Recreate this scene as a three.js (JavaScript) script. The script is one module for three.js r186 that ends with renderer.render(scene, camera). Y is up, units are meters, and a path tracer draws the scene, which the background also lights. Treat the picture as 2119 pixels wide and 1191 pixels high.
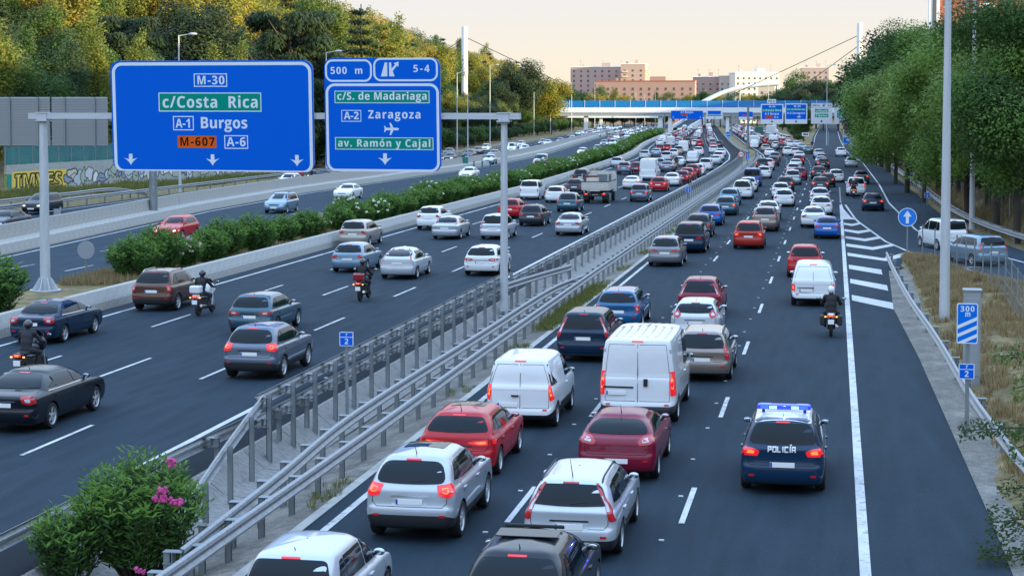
import * as THREE from 'three';
import { mergeGeometries } from 'three/addons/utils/BufferGeometryUtils.js';
import { RoundedBoxGeometry } from 'three/addons/geometries/RoundedBoxGeometry.js';
import { MarchingCubes } from 'three/addons/objects/MarchingCubes.js';
import { createNoise2D } from 'simplex-noise';

// ---------- camera ----------
const F = 3790, PW = 2119, PH = 1191, EYE = 8.25, CX = PW / 2, CY = PH / 2 - 180;   // focal length and principal point in photograph pixels
const PITCH = Math.atan(190.5 / F), YAW = Math.atan((1727 - CX) / F * Math.cos(PITCH));
const scene = new THREE.Scene();
const camera = new THREE.PerspectiveCamera(2 * Math.atan(PH / 2 / F) * 180 / Math.PI, PW / PH, 0.5, 9000);
camera.position.set(0, EYE, 0); camera.rotation.order = 'YXZ'; camera.rotation.set(-PITCH, YAW, 0);
camera.setViewOffset(PW, PH, 0, 180, PW, PH);

// ---------- sky, sun, exposure ----------
const SUN = new THREE.Vector3(0.96, 0.128, 0.24).normalize();      // low, to the right of the road
{
  const W = 1024, Hh = 512, d = new Float32Array(W * Hh * 4);
  const stops = [[-90, [0.18, 0.18, 0.18]], [-6, [0.3, 0.29, 0.28]], [0, [0.53, 0.45, 0.32]], [1.2, [0.505, 0.45, 0.36]], [3.2, [0.45, 0.44, 0.43]], [6, [0.46, 0.49, 0.52]], [14, [0.54, 0.66, 0.8]], [35, [0.58, 0.82, 1.18]], [90, [0.52, 0.8, 1.28]]];
  const az = Math.atan2(SUN.z, SUN.x);
  for (let j = 0; j < Hh; j++) {
    const el = ((j + 0.5) / Hh - 0.5) * 180;
    let k = 0; while (k < stops.length - 2 && el > stops[k + 1][0]) k++;
    const t = Math.min(1, Math.max(0, (el - stops[k][0]) / (stops[k + 1][0] - stops[k][0])));
    for (let i = 0; i < W; i++) {
      const ph = ((i + 0.5) / W - 0.5) * 2 * Math.PI, near = Math.cos(ph - az), o = (j * W + i) * 4;
      const glow = el > -2 ? 0.22 * Math.pow(Math.max(0, near), 3) * Math.exp(-Math.max(0, el) / 14) : 0;
      for (let c = 0; c < 3; c++) d[o + c] = (stops[k][1][c] * (1 - t) + stops[k + 1][1][c] * t) * (1 + glow * [1.2, 0.9, 0.4][c]);
      d[o + 3] = 1;
    }
  }
  const sky = new THREE.DataTexture(d, W, Hh, THREE.RGBAFormat, THREE.FloatType);
  sky.mapping = THREE.EquirectangularReflectionMapping; sky.magFilter = sky.minFilter = THREE.LinearFilter; sky.needsUpdate = true;
  scene.background = sky; scene.environment = sky;
}
const sun = new THREE.DirectionalLight(new THREE.Color(1, 0.82, 0.44), 5);
sun.position.copy(SUN).multiplyScalar(900).add(new THREE.Vector3(-40, 0, -300)); sun.target.position.set(-40, 0, -300);
sun.castShadow = true; sun.shadow.mapSize.set(4096, 4096);
Object.assign(sun.shadow.camera, { left: -500, right: 500, top: 200, bottom: -200, near: 10, far: 2200 });
scene.add(sun, sun.target);
const renderer = new THREE.WebGLRenderer({ antialias: true });
renderer.toneMapping = THREE.LinearToneMapping; renderer.toneMappingExposure = 1.98;
renderer.shadowMap.enabled = true;

// ---------- helpers ----------
let seedState = 20240611;
function rnd() { seedState = (seedState + 0x6d2b79f5) | 0; let t = Math.imul(seedState ^ (seedState >>> 15), 1 | seedState); t = (t + Math.imul(t ^ (t >>> 7), 61 | t)) ^ t; return ((t ^ (t >>> 14)) >>> 0) / 4294967296; }
const rr = (a, b) => a + (b - a) * rnd(), pick = (a) => a[Math.floor(rnd() * a.length)];
const noise2 = createNoise2D(rnd);
const lerp = (a, b, t) => a + (b - a) * t, clamp = (v, a, b) => Math.min(b, Math.max(a, v)), smooth = (a, b, v) => { const t = clamp((v - a) / (b - a), 0, 1); return t * t * (3 - 2 * t); };
function tab(pairs, x) {                                   // smooth table lookup
  if (x <= pairs[0][0]) return pairs[0][1];
  for (let i = 1; i < pairs.length; i++) if (x <= pairs[i][0]) { const t = (x - pairs[i - 1][0]) / (pairs[i][0] - pairs[i - 1][0]); return lerp(pairs[i - 1][1], pairs[i][1], t); }
  return pairs[pairs.length - 1][1];
}
function rayOf(x, y) {
  const v = new THREE.Vector3((x - CX) / F, -(y - CY) / F, -1);
  return v.applyEuler(camera.rotation);
}
function ground(x, y, h = 0) { const r = rayOf(x, y), t = (h - EYE) / r.y; return new THREE.Vector3(r.x * t, h, r.z * t); }   // where a pixel's ray meets the level h
function atZ(x, y, z) { const r = rayOf(x, y), t = z / r.z; return new THREE.Vector3(r.x * t, EYE + r.y * t, z); }
// the road bends to the left beyond 270 m: sideways shift at distance d
const SH = [[0, 0], [230, 0], [265, -0.3], [300, -1.1], [330, -2.7], [365, -5.2], [400, -8], [440, -11.2], [625, -24.5], [845, -40], [1100, -58], [2000, -122]];
const shift = (z) => tab(SH, -z);
const headAt = (z) => { const dx = shift(z - 4) - shift(z + 4); return Math.atan2(-dx, 8); };   // heading of a car driving away there (rotation.y)

const used = new Map();
function numbered(name) { const n = used.get(name) || 0; used.set(name, n + 1); return n ? name + '_' + String(n).padStart(3, '0') : name; }
function tag(o, label, category, group) { o.userData.label = label; o.userData.category = category; if (group) o.userData.group = group; return o; }
function thing(name, label, category, pos = [0, 0, 0], turn = 0, group) {
  const o = new THREE.Group(); o.name = numbered(name); o.position.set(...pos); o.rotation.y = turn; scene.add(o); return tag(o, label, category, group);
}
function part(name, geo, mat, parent) { const m = new THREE.Mesh(geo, mat); m.name = name; m.castShadow = m.receiveShadow = true; parent.add(m); return m; }
function struct(name, geo, mat) { const m = part(numbered(name), geo, mat, scene); m.userData.kind = 'structure'; return m; }
function geoOf(pos, idx, uv) {
  const g = new THREE.BufferGeometry(); g.setAttribute('position', new THREE.Float32BufferAttribute(pos, 3));
  if (uv) g.setAttribute('uv', new THREE.Float32BufferAttribute(uv, 2));
  g.setIndex(idx); g.computeVertexNormals(); return g;
}
const nx = (g) => { const r = g.index ? g.toNonIndexed() : g; for (const k of Object.keys(r.attributes)) if (!['position', 'normal', 'uv'].includes(k)) r.deleteAttribute(k); if (!r.attributes.uv) r.setAttribute('uv', new THREE.Float32BufferAttribute(new Float32Array(r.attributes.position.count * 2), 2)); return r; };
const merge = (list) => mergeGeometries(list.map(nx));
const box = (w, h, d, x = 0, y = 0, z = 0) => new THREE.BoxGeometry(w, h, d).translate(x, y, z);
const rbox = (w, h, d, r, x = 0, y = 0, z = 0) => new RoundedBoxGeometry(w, h, d, 2, r).translate(x, y, z);
const cyl = (r1, r2, h, n = 12, x = 0, y = 0, z = 0) => new THREE.CylinderGeometry(r1, r2, h, n).translate(x, y, z);
function bar(a, b, r1, r2 = r1, n = 8) {                    // tapered rod from a to b
  const A = new THREE.Vector3(...a), B = new THREE.Vector3(...b), L = A.distanceTo(B), g = new THREE.CylinderGeometry(r2, r1, L, n);
  g.translate(0, L / 2, 0); g.applyQuaternion(new THREE.Quaternion().setFromUnitVectors(new THREE.Vector3(0, 1, 0), B.clone().sub(A).normalize())); return g.translate(A.x, A.y, A.z);
}
function ribbon(leftX, rightX, z0, z1, step, y, cols = 1) {  // a strip of road; uv in metres
  const pos = [], uv = [], idx = []; let rows = 0;
  for (let z = z0; z > z1 - 1e-6; z -= step) {
    for (let c = 0; c <= cols; c++) { const x = lerp(leftX(z), rightX(z), c / cols); pos.push(x, typeof y === 'function' ? y(x, z) : y, z); uv.push((x - shift(z)) / 10, z / 10); }
    rows++;
  }
  for (let r = 0; r < rows - 1; r++) for (let c = 0; c < cols; c++) { const a = r * (cols + 1) + c, b = a + cols + 1; idx.push(a, a + 1, b, a + 1, b + 1, b); }
  return geoOf(pos, idx, uv);
}
function sweep(profile, path, closedEnds = true) {           // profile: [[sideways, up]...] closed, path: [Vector3...]
  const pos = [], uv = [], idx = [], n = profile.length; let run = 0;
  const tan = path.map((p, i) => { const a = path[Math.max(0, i - 1)], b = path[Math.min(path.length - 1, i + 1)]; return new THREE.Vector3(b.x - a.x, 0, b.z - a.z).normalize(); });
  let per = 0; const along = profile.map((p, i) => { const q = profile[(i + 1) % n]; const r = per; per += Math.hypot(q[0] - p[0], q[1] - p[1]); return r; });
  path.forEach((p, i) => {
    if (i) run += p.distanceTo(path[i - 1]);
    const sx = -tan[i].z, sz = tan[i].x;                     // to the right of the way the path goes
    for (let k = 0; k < n; k++) for (let dup = 0; dup < 2; dup++) { const q = profile[dup ? k : k]; pos.push(p.x + sx * q[0], p.y + q[1], p.z + sz * q[0]); uv.push(run, dup && k === 0 ? 0 : along[k]); }
  });
  const row = 2 * n;
  for (let i = 0; i < path.length - 1; i++) for (let k = 0; k < n; k++) { const a = i * row + 2 * k + 1, b = i * row + 2 * ((k + 1) % n), c = a + row, e = b + row; idx.push(a, c, b, b, c, e); }
  if (closedEnds) { const tri = THREE.ShapeUtils.triangulateShape(profile.map((q) => new THREE.Vector2(...q)), []); const last = (path.length - 1) * row; const base = pos.length / 3;
    for (const at of [0, last]) for (let k = 0; k < n; k++) { const o = (at + 2 * k) * 3; pos.push(pos[o], pos[o + 1], pos[o + 2]); uv.push(profile[k][0], profile[k][1]); }
    for (const t of tri) { idx.push(base + t[0], base + t[1], base + t[2]); idx.push(base + n + t[2], base + n + t[1], base + n + t[0]); } }
  return geoOf(pos, idx, uv);
}
function canvasTex(w, h, draw, srgb = true) { const c = document.createElement('canvas'); c.width = w; c.height = h; draw(c.getContext('2d'), w, h); const t = new THREE.CanvasTexture(c); if (srgb) t.colorSpace = THREE.SRGBColorSpace; t.wrapS = t.wrapT = THREE.RepeatWrapping; return t; }
function noiseTex(n, f, srgb = true) {                       // f(u, v) -> [r, g, b] 0..255, tiling noise helper passed in
  const d = new Uint8Array(n * n * 4);
  for (let j = 0; j < n; j++) for (let i = 0; i < n; i++) { const c = f(i / n, j / n), o = (j * n + i) * 4; d[o] = c[0]; d[o + 1] = c[1]; d[o + 2] = c[2]; d[o + 3] = 255; }
  const t = new THREE.DataTexture(d, n, n); t.wrapS = t.wrapT = THREE.RepeatWrapping; t.magFilter = THREE.LinearFilter; t.minFilter = THREE.LinearMipmapLinearFilter; t.generateMipmaps = true; if (srgb) t.colorSpace = THREE.SRGBColorSpace; t.needsUpdate = true; return t;
}
function tnoise(u, v, f) {                                   // noise that tiles on the unit square
  const a = noise2(u * f, v * f), b = noise2((u - 1) * f, v * f), c = noise2(u * f, (v - 1) * f), e = noise2((u - 1) * f, (v - 1) * f);
  return lerp(lerp(a, b, u), lerp(c, e, u), v);
}
const lin = (r, g, b) => new THREE.Color().setRGB(r, g, b);
const std = (color, roughness = 0.8, extra = {}) => new THREE.MeshStandardMaterial({ color, roughness, ...extra });
// ---------- surfaces ----------
const asphaltTex = (base, streak) => noiseTex(1024, (u, v) => {
  const coarse = tnoise(u, v, 5) * 0.5 + tnoise(u, v, 13) * 0.3, lane = tnoise(u, v * 0.12, 14) * 0.6 + tnoise(u, v * 0.06 + 0.3, 34) * 0.4, g = rnd() - 0.5;
  const k = base * (1 + 0.05 * coarse + streak * lane + 0.34 * g + (rnd() > 0.985 ? 0.5 : 0)); return [k * 0.74, k, k * 1.2];
});
const roadMat = (base, streak) => { const t = asphaltTex(base, streak); return new THREE.MeshPhysicalMaterial({ map: t, roughness: 0.85, specularIntensity: 0.3, bumpMap: t, bumpScale: 0.004 }); };
const MAT = {
  roadA: roadMat(52, 0.12), roadB: roadMat(54, 0.17), roadC: roadMat(60, 0.16), shoulder: roadMat(36, 0.06), ramp: roadMat(58, 0.14),
  white: new THREE.MeshStandardMaterial({ roughness: 0.75, map: noiseTex(256, (u, v) => { const k = 196 + 20 * tnoise(u, v, 6) + 14 * (rnd() - 0.5) - (tnoise(u, v, 17) > 0.55 ? 45 : 0) - (tnoise(u, v, 41) > 0.5 ? 38 : 0); return [k, k, k]; }) }),
  concrete: new THREE.MeshStandardMaterial({ roughness: 0.9, map: noiseTex(512, (u, v) => { const k = 176 + 14 * tnoise(u, v, 4) + 10 * tnoise(u, v, 19) + 10 * (rnd() - 0.5); return [k, k * 0.985, k * 0.95]; }) }),
  concreteStained: new THREE.MeshStandardMaterial({ roughness: 0.9, map: noiseTex(512, (u, v) => { const st = Math.max(0, tnoise(u, v * 0.15, 18)) * 0.7 + Math.max(0, tnoise(u, v, 9) - 0.35) * 0.9, k = (172 + 14 * tnoise(u, v, 4) + 12 * (rnd() - 0.5)) * (1 - 0.42 * st); return [k, k * 0.98, k * 0.94]; }) }),
  gravel: new THREE.MeshStandardMaterial({ roughness: 1, map: noiseTex(512, (u, v) => { const k = 122 + 22 * tnoise(u, v, 5) + 18 * tnoise(u, v, 23) + 46 * (rnd() - 0.5); return [k, k * 0.96, k * 0.9]; }) }),
  galv: new THREE.MeshStandardMaterial({ roughness: 0.5, metalness: 0.6, map: noiseTex(256, (u, v) => { const k = 156 + 16 * tnoise(u, v, 5) + 12 * tnoise(u, v, 21) + 8 * (rnd() - 0.5); return [k * 0.98, k, k * 1.02]; }) }),
  galvDull: new THREE.MeshStandardMaterial({ roughness: 0.55, metalness: 0.55, map: noiseTex(256, (u, v) => { const k = 146 + 14 * tnoise(u, v, 5) + 14 * tnoise(u, v, 21) + 8 * (rnd() - 0.5); return [k * 0.96, k, k * 1.02]; }) }),
  pole: new THREE.MeshStandardMaterial({ roughness: 0.5, metalness: 0.12, map: noiseTex(256, (u, v) => { const k = 196 + 10 * tnoise(u, v, 4) + 6 * tnoise(u, v, 21) + 6 * (rnd() - 0.5); return [k * 0.98, k, k * 1.02]; }) }),
  soil: new THREE.MeshStandardMaterial({ roughness: 1, map: noiseTex(1024, (u, v) => { const a = tnoise(u, v, 7), b = tnoise(u, v, 26), k = 112 + 24 * a + 18 * b + 40 * (rnd() - 0.5), gr = clamp(0.5 + tnoise(u + 0.37, v, 9) * 0.9, 0, 1); return [k * lerp(1.16, 0.98, gr), k * lerp(0.98, 0.9, gr), k * lerp(0.7, 0.56, gr)]; }) }),
};
// ---------- terrain ----------
const RAMPRAIL = [[60, 24], [85, 15.5], [97, 13], [111, 11.1], [126, 9.5], [142, 8.7], [183, 8.2], [230, 7.6], [266, 7.1], [300, 6.0], [354, 4.4], [400, 3.6], [500, 3.0], [700, 2.4], [1100, 2]];
const rampRail = (z) => tab(RAMPRAIL, -z);
const DLEFT = -63.6;
function terrain(x, z) {
  const bump = 0.35 * noise2(x * 0.07, z * 0.07) + 0.12 * noise2(x * 0.4, z * 0.4);
  const u = -(x - shift(z)) + DLEFT - 3, v = x - rampRail(z) - 1.2;
  let h = -0.1; if (x > -14.5 && x < -9.5 && z > -340) return -0.95;
  if (u > 0) h = -0.1 + smooth(0, 3, u) * (0.25 + bump * 0.6) + 2.2 * smooth(2, 26, u) + (30 * smooth(16, 82, u) + 12 * smooth(80, 180, u)) * tab([[0, 1.1], [220, 1.1], [300, 1], [400, 0.8], [500, 0.6], [650, 0.5], [1000, 0.45]], -z);
  else if (v > 0) h = -0.1 + smooth(0, 2, v) * (0.35 + bump) + 2.4 * smooth(1, 9, v) + 3.5 * smooth(10, 40, v);
  else if (z > -104 && z < 60 && x > 3.6 && x < rampLeft(z) - 0.2) { const m = Math.min(x - 3.6, rampLeft(z) - 0.2 - x); h = -0.1 + smooth(0, 1.6, m) * (0.38 + bump); }
  const far = smooth(900, 1500, -z); return lerp(h, h > 1 ? h * 0.6 : h, far);
}
const RAMPLEFT = [[60, 17.5], [75, 12], [88, 8.8], [97, 6.6], [105.8, 4.5], [116, 3.1], [138, 1.55], [163, 0.8], [175, 0.6]];
const rampLeft = (z) => tab(RAMPLEFT, -z);
{
  const xs = [-6000, -2500, -1200, -700, -450], zs = [400, 200, 120];
  for (let x = -330; x < -60; x += 5) xs.push(x); for (let x = -60; x < 4; x += 4) xs.push(x); for (let x = 3.2; x < 40; x += 1.2) xs.push(x); for (let x = 42; x < 140; x += 7) xs.push(x); xs.push(200, 350, 700, 1400, 3000, 6000);
  for (let z = 80; z > -20; z -= 8) zs.push(z); for (let z = -20; z > -240; z -= 2.5) zs.push(z); for (let z = -240; z > -700; z -= 7) zs.push(z); for (let z = -700; z > -1300; z -= 25) zs.push(z); zs.push(-1500, -1900, -2600, -4000, -8000);
  const pos = [], uv = [], idx = [], n = xs.length;
  for (const z of zs) for (const x of xs) { pos.push(x, terrain(x, z), z); uv.push(x / 7, z / 7); }
  for (let j = 0; j < zs.length - 1; j++) for (let i = 0; i < n - 1; i++) { const a = j * n + i; idx.push(a, a + 1, a + n, a + 1, a + n + 1, a + n); }
  struct('ground', geoOf(pos, idx, uv), MAT.soil);
}
// ---------- carriageways ----------
const off = (x) => (z) => x + shift(z);
const hedgeDrift = (z) => tab([[0, 0], [180, 0], [270, -2.6], [390, -3.4], [520, -2], [614, 0]], -z);
const aRight = (z) => -z < 97 ? tab([[-60, 3.4], [37, 3.2], [62, 2.85], [77, 2.5], [99, 2.9]], -z) : -z < 175 ? Math.max(rampLeft(z), 0.75) + 0.3 : rampRail(z) - 0.3;
struct('road', ribbon(off(-10.25), aRight, 60, -1000, 4, 0.0, 6), MAT.roadA);
struct('road', ribbon(off(-15.45), (z) => (z > -335 ? -14.02 : -13.0) + shift(z), 60, -1000, 6, 0.004, 1), MAT.shoulder);
struct('road', ribbon((z) => -29.5 + shift(z) + hedgeDrift(z), off(-15.45), 60, -1000, 6, 0.0, 6), MAT.roadB);
const wallX = (z) => -tab([[0, 40.5], [60, 43.4], [97, 46.4], [141, 50.4], [172, 51.5], [216, 50.6], [241, 49.8], [2000, 49.8]], -z) + shift(z);      // foot of the long concrete wall
struct('road', ribbon((z) => wallX(z) + 0.2, off(-35.0), 60, -1000, 6, 0.0, 4), MAT.roadC);
struct('road', ribbon(off(DLEFT + 0.2), (z) => wallX(z) - 2.2, 60, -1000, 6, 0.0, 4), MAT.roadC);
struct('ramp', ribbon(rampLeft, (z) => rampRail(z) - 0.35, -60, -176, 2, 0.008, 4), MAT.ramp);
// painted lines
const lineGeo = (x, w, z0, z1) => ribbon((z) => x(z) - w / 2, (z) => x(z) + w / 2, z0, z1, Math.max(1, Math.min(4, (z0 - z1) / 4)), 0.013, 1);
function line(x, w, z0, z1) { struct('road_line', lineGeo(x, w, z0, z1), MAT.white); }
function dashes(x, w, start, period, len, end) { const L = []; for (let z = start; z > end; z -= period) L.push(ribbon((q) => x(q) - w / 2, (q) => x(q) + w / 2, z, z - len, len / 2, 0.013, 1)); struct('road_dashes', merge(L), MAT.white); }
line(off(-9.78), 0.16, 60, -640); line((z) => -z < 162 ? 0.62 : 0.62, 0.2, 60, -163);
dashes(() => 0.62, 0.13, -164, 2.2, 1.0, -196);
line((z) => rampLeft(z) + 0.12, 0.16, -92, -163.5);
const rampLine = (z) => tab([[92, 12], [104, 9.6], [113, 7.4], [125.4, 5.6], [163.6, 4.8], [205, 4.9], [290, 4.35], [330, 3.0], [380, 2.2], [500, 1.6], [900, 1.0]], -z);
line(rampLine, 0.15, -92, -800); line((z) => tab([[420, -4.6], [560, -5.6], [900, -6.5]], -z), 0.15, -420, -800); dashes((z) => tab([[420, -1.3], [900, -2.6]], -z), 0.12, -420, 12.5, 4, -700);
const islandL = (z) => 1.6 + shift(z), islandR = (z) => tab([[425, -5.2], [560, -6.2], [900, -7.2]], -z);
struct('traffic_island', ribbon(islandL, (z) => Math.max(islandL(z) + 0.05, islandR(z)), -425, -1000, 6, 0.03, 2), MAT.soil);
dashes(off(-2.93), 0.12, -23.4, 12.74, 3.5, -620); dashes(off(-6.37), 0.12, -22.9, 12.74, 3.5, -620);
line(off(-15.72), 0.18, 60, -640); line((z) => -28.55 + shift(z) + hedgeDrift(z) * 0.9, 0.16, 60, -600);
for (const x of [-19.02, -22.25, -25.4]) dashes((z) => x + shift(z) + (x < -24 ? hedgeDrift(z) * 0.5 : 0), 0.12, -15.6, 12.5, 4.25, -600);
line(off(-35.62), 0.15, 60, -640); line((z) => wallX(z) + 0.9, 0.15, 60, -640);
for (const x of [-38.5, -41.8]) dashes(off(x), 0.12, -12.5, 12.5, 3.6, -600);
line((z) => wallX(z) - 3.1, 0.15, 60, -640); line(off(DLEFT + 1.4), 0.15, 60, -640);
for (const k of [0.34, 0.67]) dashes((z) => lerp(DLEFT + 1.4 + shift(z), wallX(z) - 3.1, k), 0.12, -10, 12.5, 3.6, -600);
function paintPoly(pix) { const P = pix.map(([x, y]) => ground(x, y)), sh = P.map((p) => new THREE.Vector2(p.x, p.z)), T = THREE.ShapeUtils.triangulateShape(sh, []); const pos = [], uv = []; for (const p of P) { pos.push(p.x, 0.017, p.z); uv.push(p.x, p.z); } const g = geoOf(pos, T.flatMap((t) => [t[0], t[2], t[1]]), uv); if (g.attributes.normal.getY(0) < 0) { g.setIndex(T.flat()); g.computeVertexNormals(); } return g; }
struct('gore_wedge', paintPoly([[1741, 418], [1746, 432], [1762, 450], [1775, 454], [1744, 454]]), MAT.white);
for (const c of [[[1747, 461], [1764, 463.5], [1781, 460], [1783, 463.5], [1764, 468], [1747, 465]], [[1748, 474], [1776, 478], [1800, 475], [1802, 479], [1777, 483.5], [1748, 478.5]], [[1750, 488.5], [1790, 494], [1822, 489], [1824, 493.5], [1791, 499.5], [1750, 493.5]], [[1752, 504], [1806, 511.5], [1848, 504.5], [1853, 508.5], [1807, 517.5], [1752, 510]], [[1754, 523], [1829, 534.5], [1882, 520.5], [1893, 526.5], [1834, 540.5], [1755, 529.5]], [[1757, 548], [1824, 558], [1827, 568.5], [1758, 556.5]], [[1760, 577], [1836, 590.5], [1839, 602], [1760, 586]], [[1763, 610.5], [1849, 627], [1855, 641.5], [1764, 622]]]) struct('chevron_marking', paintPoly(c), MAT.white);
// ---------- central reserve: gravel, sloping concrete, verge ----------
struct('gravel_strip', ribbon(off(-12.75), off(-10.2), 60, -330, 3, (x, z) => tab([[-12.75, -0.46], [-11.6, -0.3], [-10.9, -0.1], [-10.3, 0.004]], x - shift(z)) + (x - shift(z) < -10.4 ? 0.04 * noise2(x * 1.3, z * 0.5) : 0), 8), MAT.gravel);
struct('kerb_strip', ribbon(off(-10.42), off(-10.2), 60, -330, 4, 0.012, 1), MAT.concrete);
struct('verge', ribbon((z) => aRight(z) - 0.02, (z) => aRight(z) + 1.15, 40, -99, 3, 0.02, 1), MAT.gravel);
{
  const wall = thing('concrete_slope', 'low stained concrete slope in jointed slabs between the two carriageways', 'barrier', [0, 0, 0]);
  const slabMat = MAT.concreteStained.clone(); slabMat.color = lin(0.68, 0.68, 0.7);
  for (let z = -18; z > -330; z -= 3) { const w = 2.965, g = sweep([[0, 0.03], [0.1, 0.03], [0.62, -0.4], [1.25, -0.46], [1.25, -0.7], [0, -0.7]], [new THREE.Vector3(-14.05 + shift(z), 0.01, z), new THREE.Vector3(-14.05 + shift(z - w), 0.01, z - w)]); part('slab', g, slabMat, wall); }
}
// low wall along the hedge, long wall between the oncoming carriageways
function wallThing(name, label, profile, xAt, z0, z1, len, mat) {
  const w = thing(name, label, 'wall');
  for (let z = z0; z > z1; z -= len) { const e = len - 0.018, P = [0, 0.5, 1].map((t) => new THREE.Vector3(xAt(z - e * t), 0, z - e * t)); part('panel', sweep(profile, P), mat, w); }
}
const hedgeWall = (z) => -29.75 + shift(z) + hedgeDrift(z);
wallThing('retaining_wall', 'low grey concrete wall along the foot of the oleander hedge', [[-0.42, -0.3], [-0.42, 0.76], [-0.1, 0.76], [0.12, 0.3], [0.16, -0.3]], hedgeWall, 10, -620, 6, MAT.concrete);
wallThing('traffic_wall', 'long two-stepped concrete wall between the oncoming carriageways', [[-2.05, -0.3], [-2.05, 0.3], [-1.75, 1.42], [-1.5, 1.42], [-1.38, 0.62], [-0.3, 0.52], [-0.1, 0.0], [-0.1, -0.3]], wallX, 10, -640, 6, MAT.concreteStained);
struct('planting_bed', ribbon((z) => -34.9 + shift(z), (z) => hedgeWall(z) - 0.4, 30, -620, 4, (x, z) => 0.3 + 0.12 * noise2(x * 0.6, z * 0.3), 3), MAT.soil);
// ---------- guard rails ----------
const WAVE = (() => { const f = [[0.0, -0.155], [0.06, -0.13], [0.08, -0.08], [0.02, -0.02], [0.02, 0.02], [0.08, 0.08], [0.06, 0.13], [0.0, 0.155]]; return [...f, ...f.slice().reverse().map(([x, y]) => [x - 0.006, y])]; })();
const wave = (side) => side > 0 ? WAVE : WAVE.map(([x, y]) => [-x, y]).reverse();
const postG = merge([box(0.01, 1, 0.1, -0.05, 0.5, 0), box(0.11, 1, 0.008, 0, 0.5, 0.046), box(0.11, 1, 0.008, 0, 0.5, -0.046)]), spacerG = merge([box(0.34, 0.012, 0.2, 0, 0.1, 0), box(0.34, 0.012, 0.2, 0, -0.1, 0), box(0.012, 0.2, 0.2, 0.0, 0, 0)]);
// path: [[x, z]...]; beams: [{ y, side, dx }]; posts every `every` metres with the height ph
function guardRail(label, path, beams, every, ph, group, opt = {}) {
  const rail = thing('guard_rail', label, 'guard rail', [0, 0, 0], 0, group), curve = new THREE.CatmullRomCurve3(path.map(([x, z, y]) => new THREE.Vector3(x, y || 0, z)), false, 'centripetal'), L = curve.getLength();
  const n = Math.max(1, Math.round(L / (opt.section || 4)));
  for (const b of beams) for (let i = 0; i < n; i++) { const P = []; for (let k = 0; k <= 4; k++) { const q = curve.getPointAt(clamp((i + k / 4) / n, 0, 1)); P.push(new THREE.Vector3(q.x, q.y + b.y, q.z)); } const prof = wave(b.side).map(([x, y]) => [x + b.dx, y]); part('beam', sweep(prof, P, false), MAT.galv, rail); }
  const m = Math.round(L / every);
  for (let i = 0; i <= m; i++) { const t = clamp((i * every) / L, 0, 1), q = curve.getPointAt(t), d = curve.getTangentAt(t), po = part('post', postG, MAT.galvDull, rail); po.position.set(q.x - (opt.postDx || 0) * d.z, q.y + (opt.postY || -0.1), q.z + (opt.postDx || 0) * d.x); po.scale.y = ph - (opt.postY || -0.1); po.rotation.y = Math.atan2(-d.x, -d.z);
    if (opt.spacers !== false) for (const b of beams) { const s = part('spacer', spacerG, MAT.galvDull, po); s.position.set(b.dx - b.side * 0.12 - (opt.postDx || 0), (b.y - (opt.postY || -0.1)) / po.scale.y, 0); s.scale.y = 1 / po.scale.y; } }
  return rail;
}
const along = (x0, z0, z1, step = 12) => { const r = []; for (let z = z0; z > z1; z -= step) r.push([x0 + shift(z), z]); r.push([x0 + shift(z1), z1]); return r; };
// carriageway on the left: single height at first, two high from 41 m on, then single again behind the gantry post
guardRail('single galvanised guard rail running past the oleander bush', [[-14.42, -8], [-14.4, -30], [-14.15, -39.5], [-13.75, -46]], [{ y: 0.6, side: -1, dx: -0.05 }], 4, 0.72, undefined, { postDx: 0.2 });
guardRail('tall guard rail with two beams one above the other on high posts', along(-13.5, -42.6, -77, 8), [{ y: 1.14, side: -1, dx: -0.3 }, { y: 0.62, side: -1, dx: -0.3 }], 2, 1.3, undefined, { postY: -0.5 });
guardRail('sloping end beam rising beside the concrete slope to the tall guard rail', [[-12.5, -33.5, -0.6], [-12.85, -36.8, -0.05], [-13.2, -39.8, 0.3], [-13.55, -42.7, 0.56]], [{ y: 0.58, side: -1, dx: -0.1 }], 2.4, 0.72, undefined, { spacers: false, postY: -0.85 });
guardRail('guard rail of the left carriageway stretching on beyond the gantry post', along(-13.5, -78, -330, 10), [{ y: 0.82, side: -1, dx: -0.28 }], 2.6, 0.96, undefined, { postY: -0.5 });
guardRail('short slanting guard rail behind the foot of the gantry post', [[-13.6, -75], [-12.9, -80.5], [-12.2, -85]], [{ y: 0.8, side: 1, dx: 0.05 }], 4, 0.7, undefined, { spacers: false });
// carriageway on the right: front rail all along, rear rail splaying off it
guardRail('long front guard rail at the edge of the crowded right carriageway', [[-10.72, -8], [-10.74, -28], [-10.75, -36], [-10.77, -42], [-10.9, -57], [-10.98, -74], ...along(-11.02, -84, -322, 12)], [{ y: 0.6, side: 1, dx: 0.05 }], 2, 0.7, undefined, { postDx: -0.2, postY: -0.3 });
guardRail('rear guard rail splaying away from the long front guard rail', [[-11.0, -29.5], [-11.3, -36], [-11.72, -43], [-11.75, -61], [-11.68, -77], [-11.2, -82]], [{ y: 0.6, side: 1, dx: 0.05 }], 2, 0.7, undefined, { postDx: -0.18, postY: -0.4 });
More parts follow.
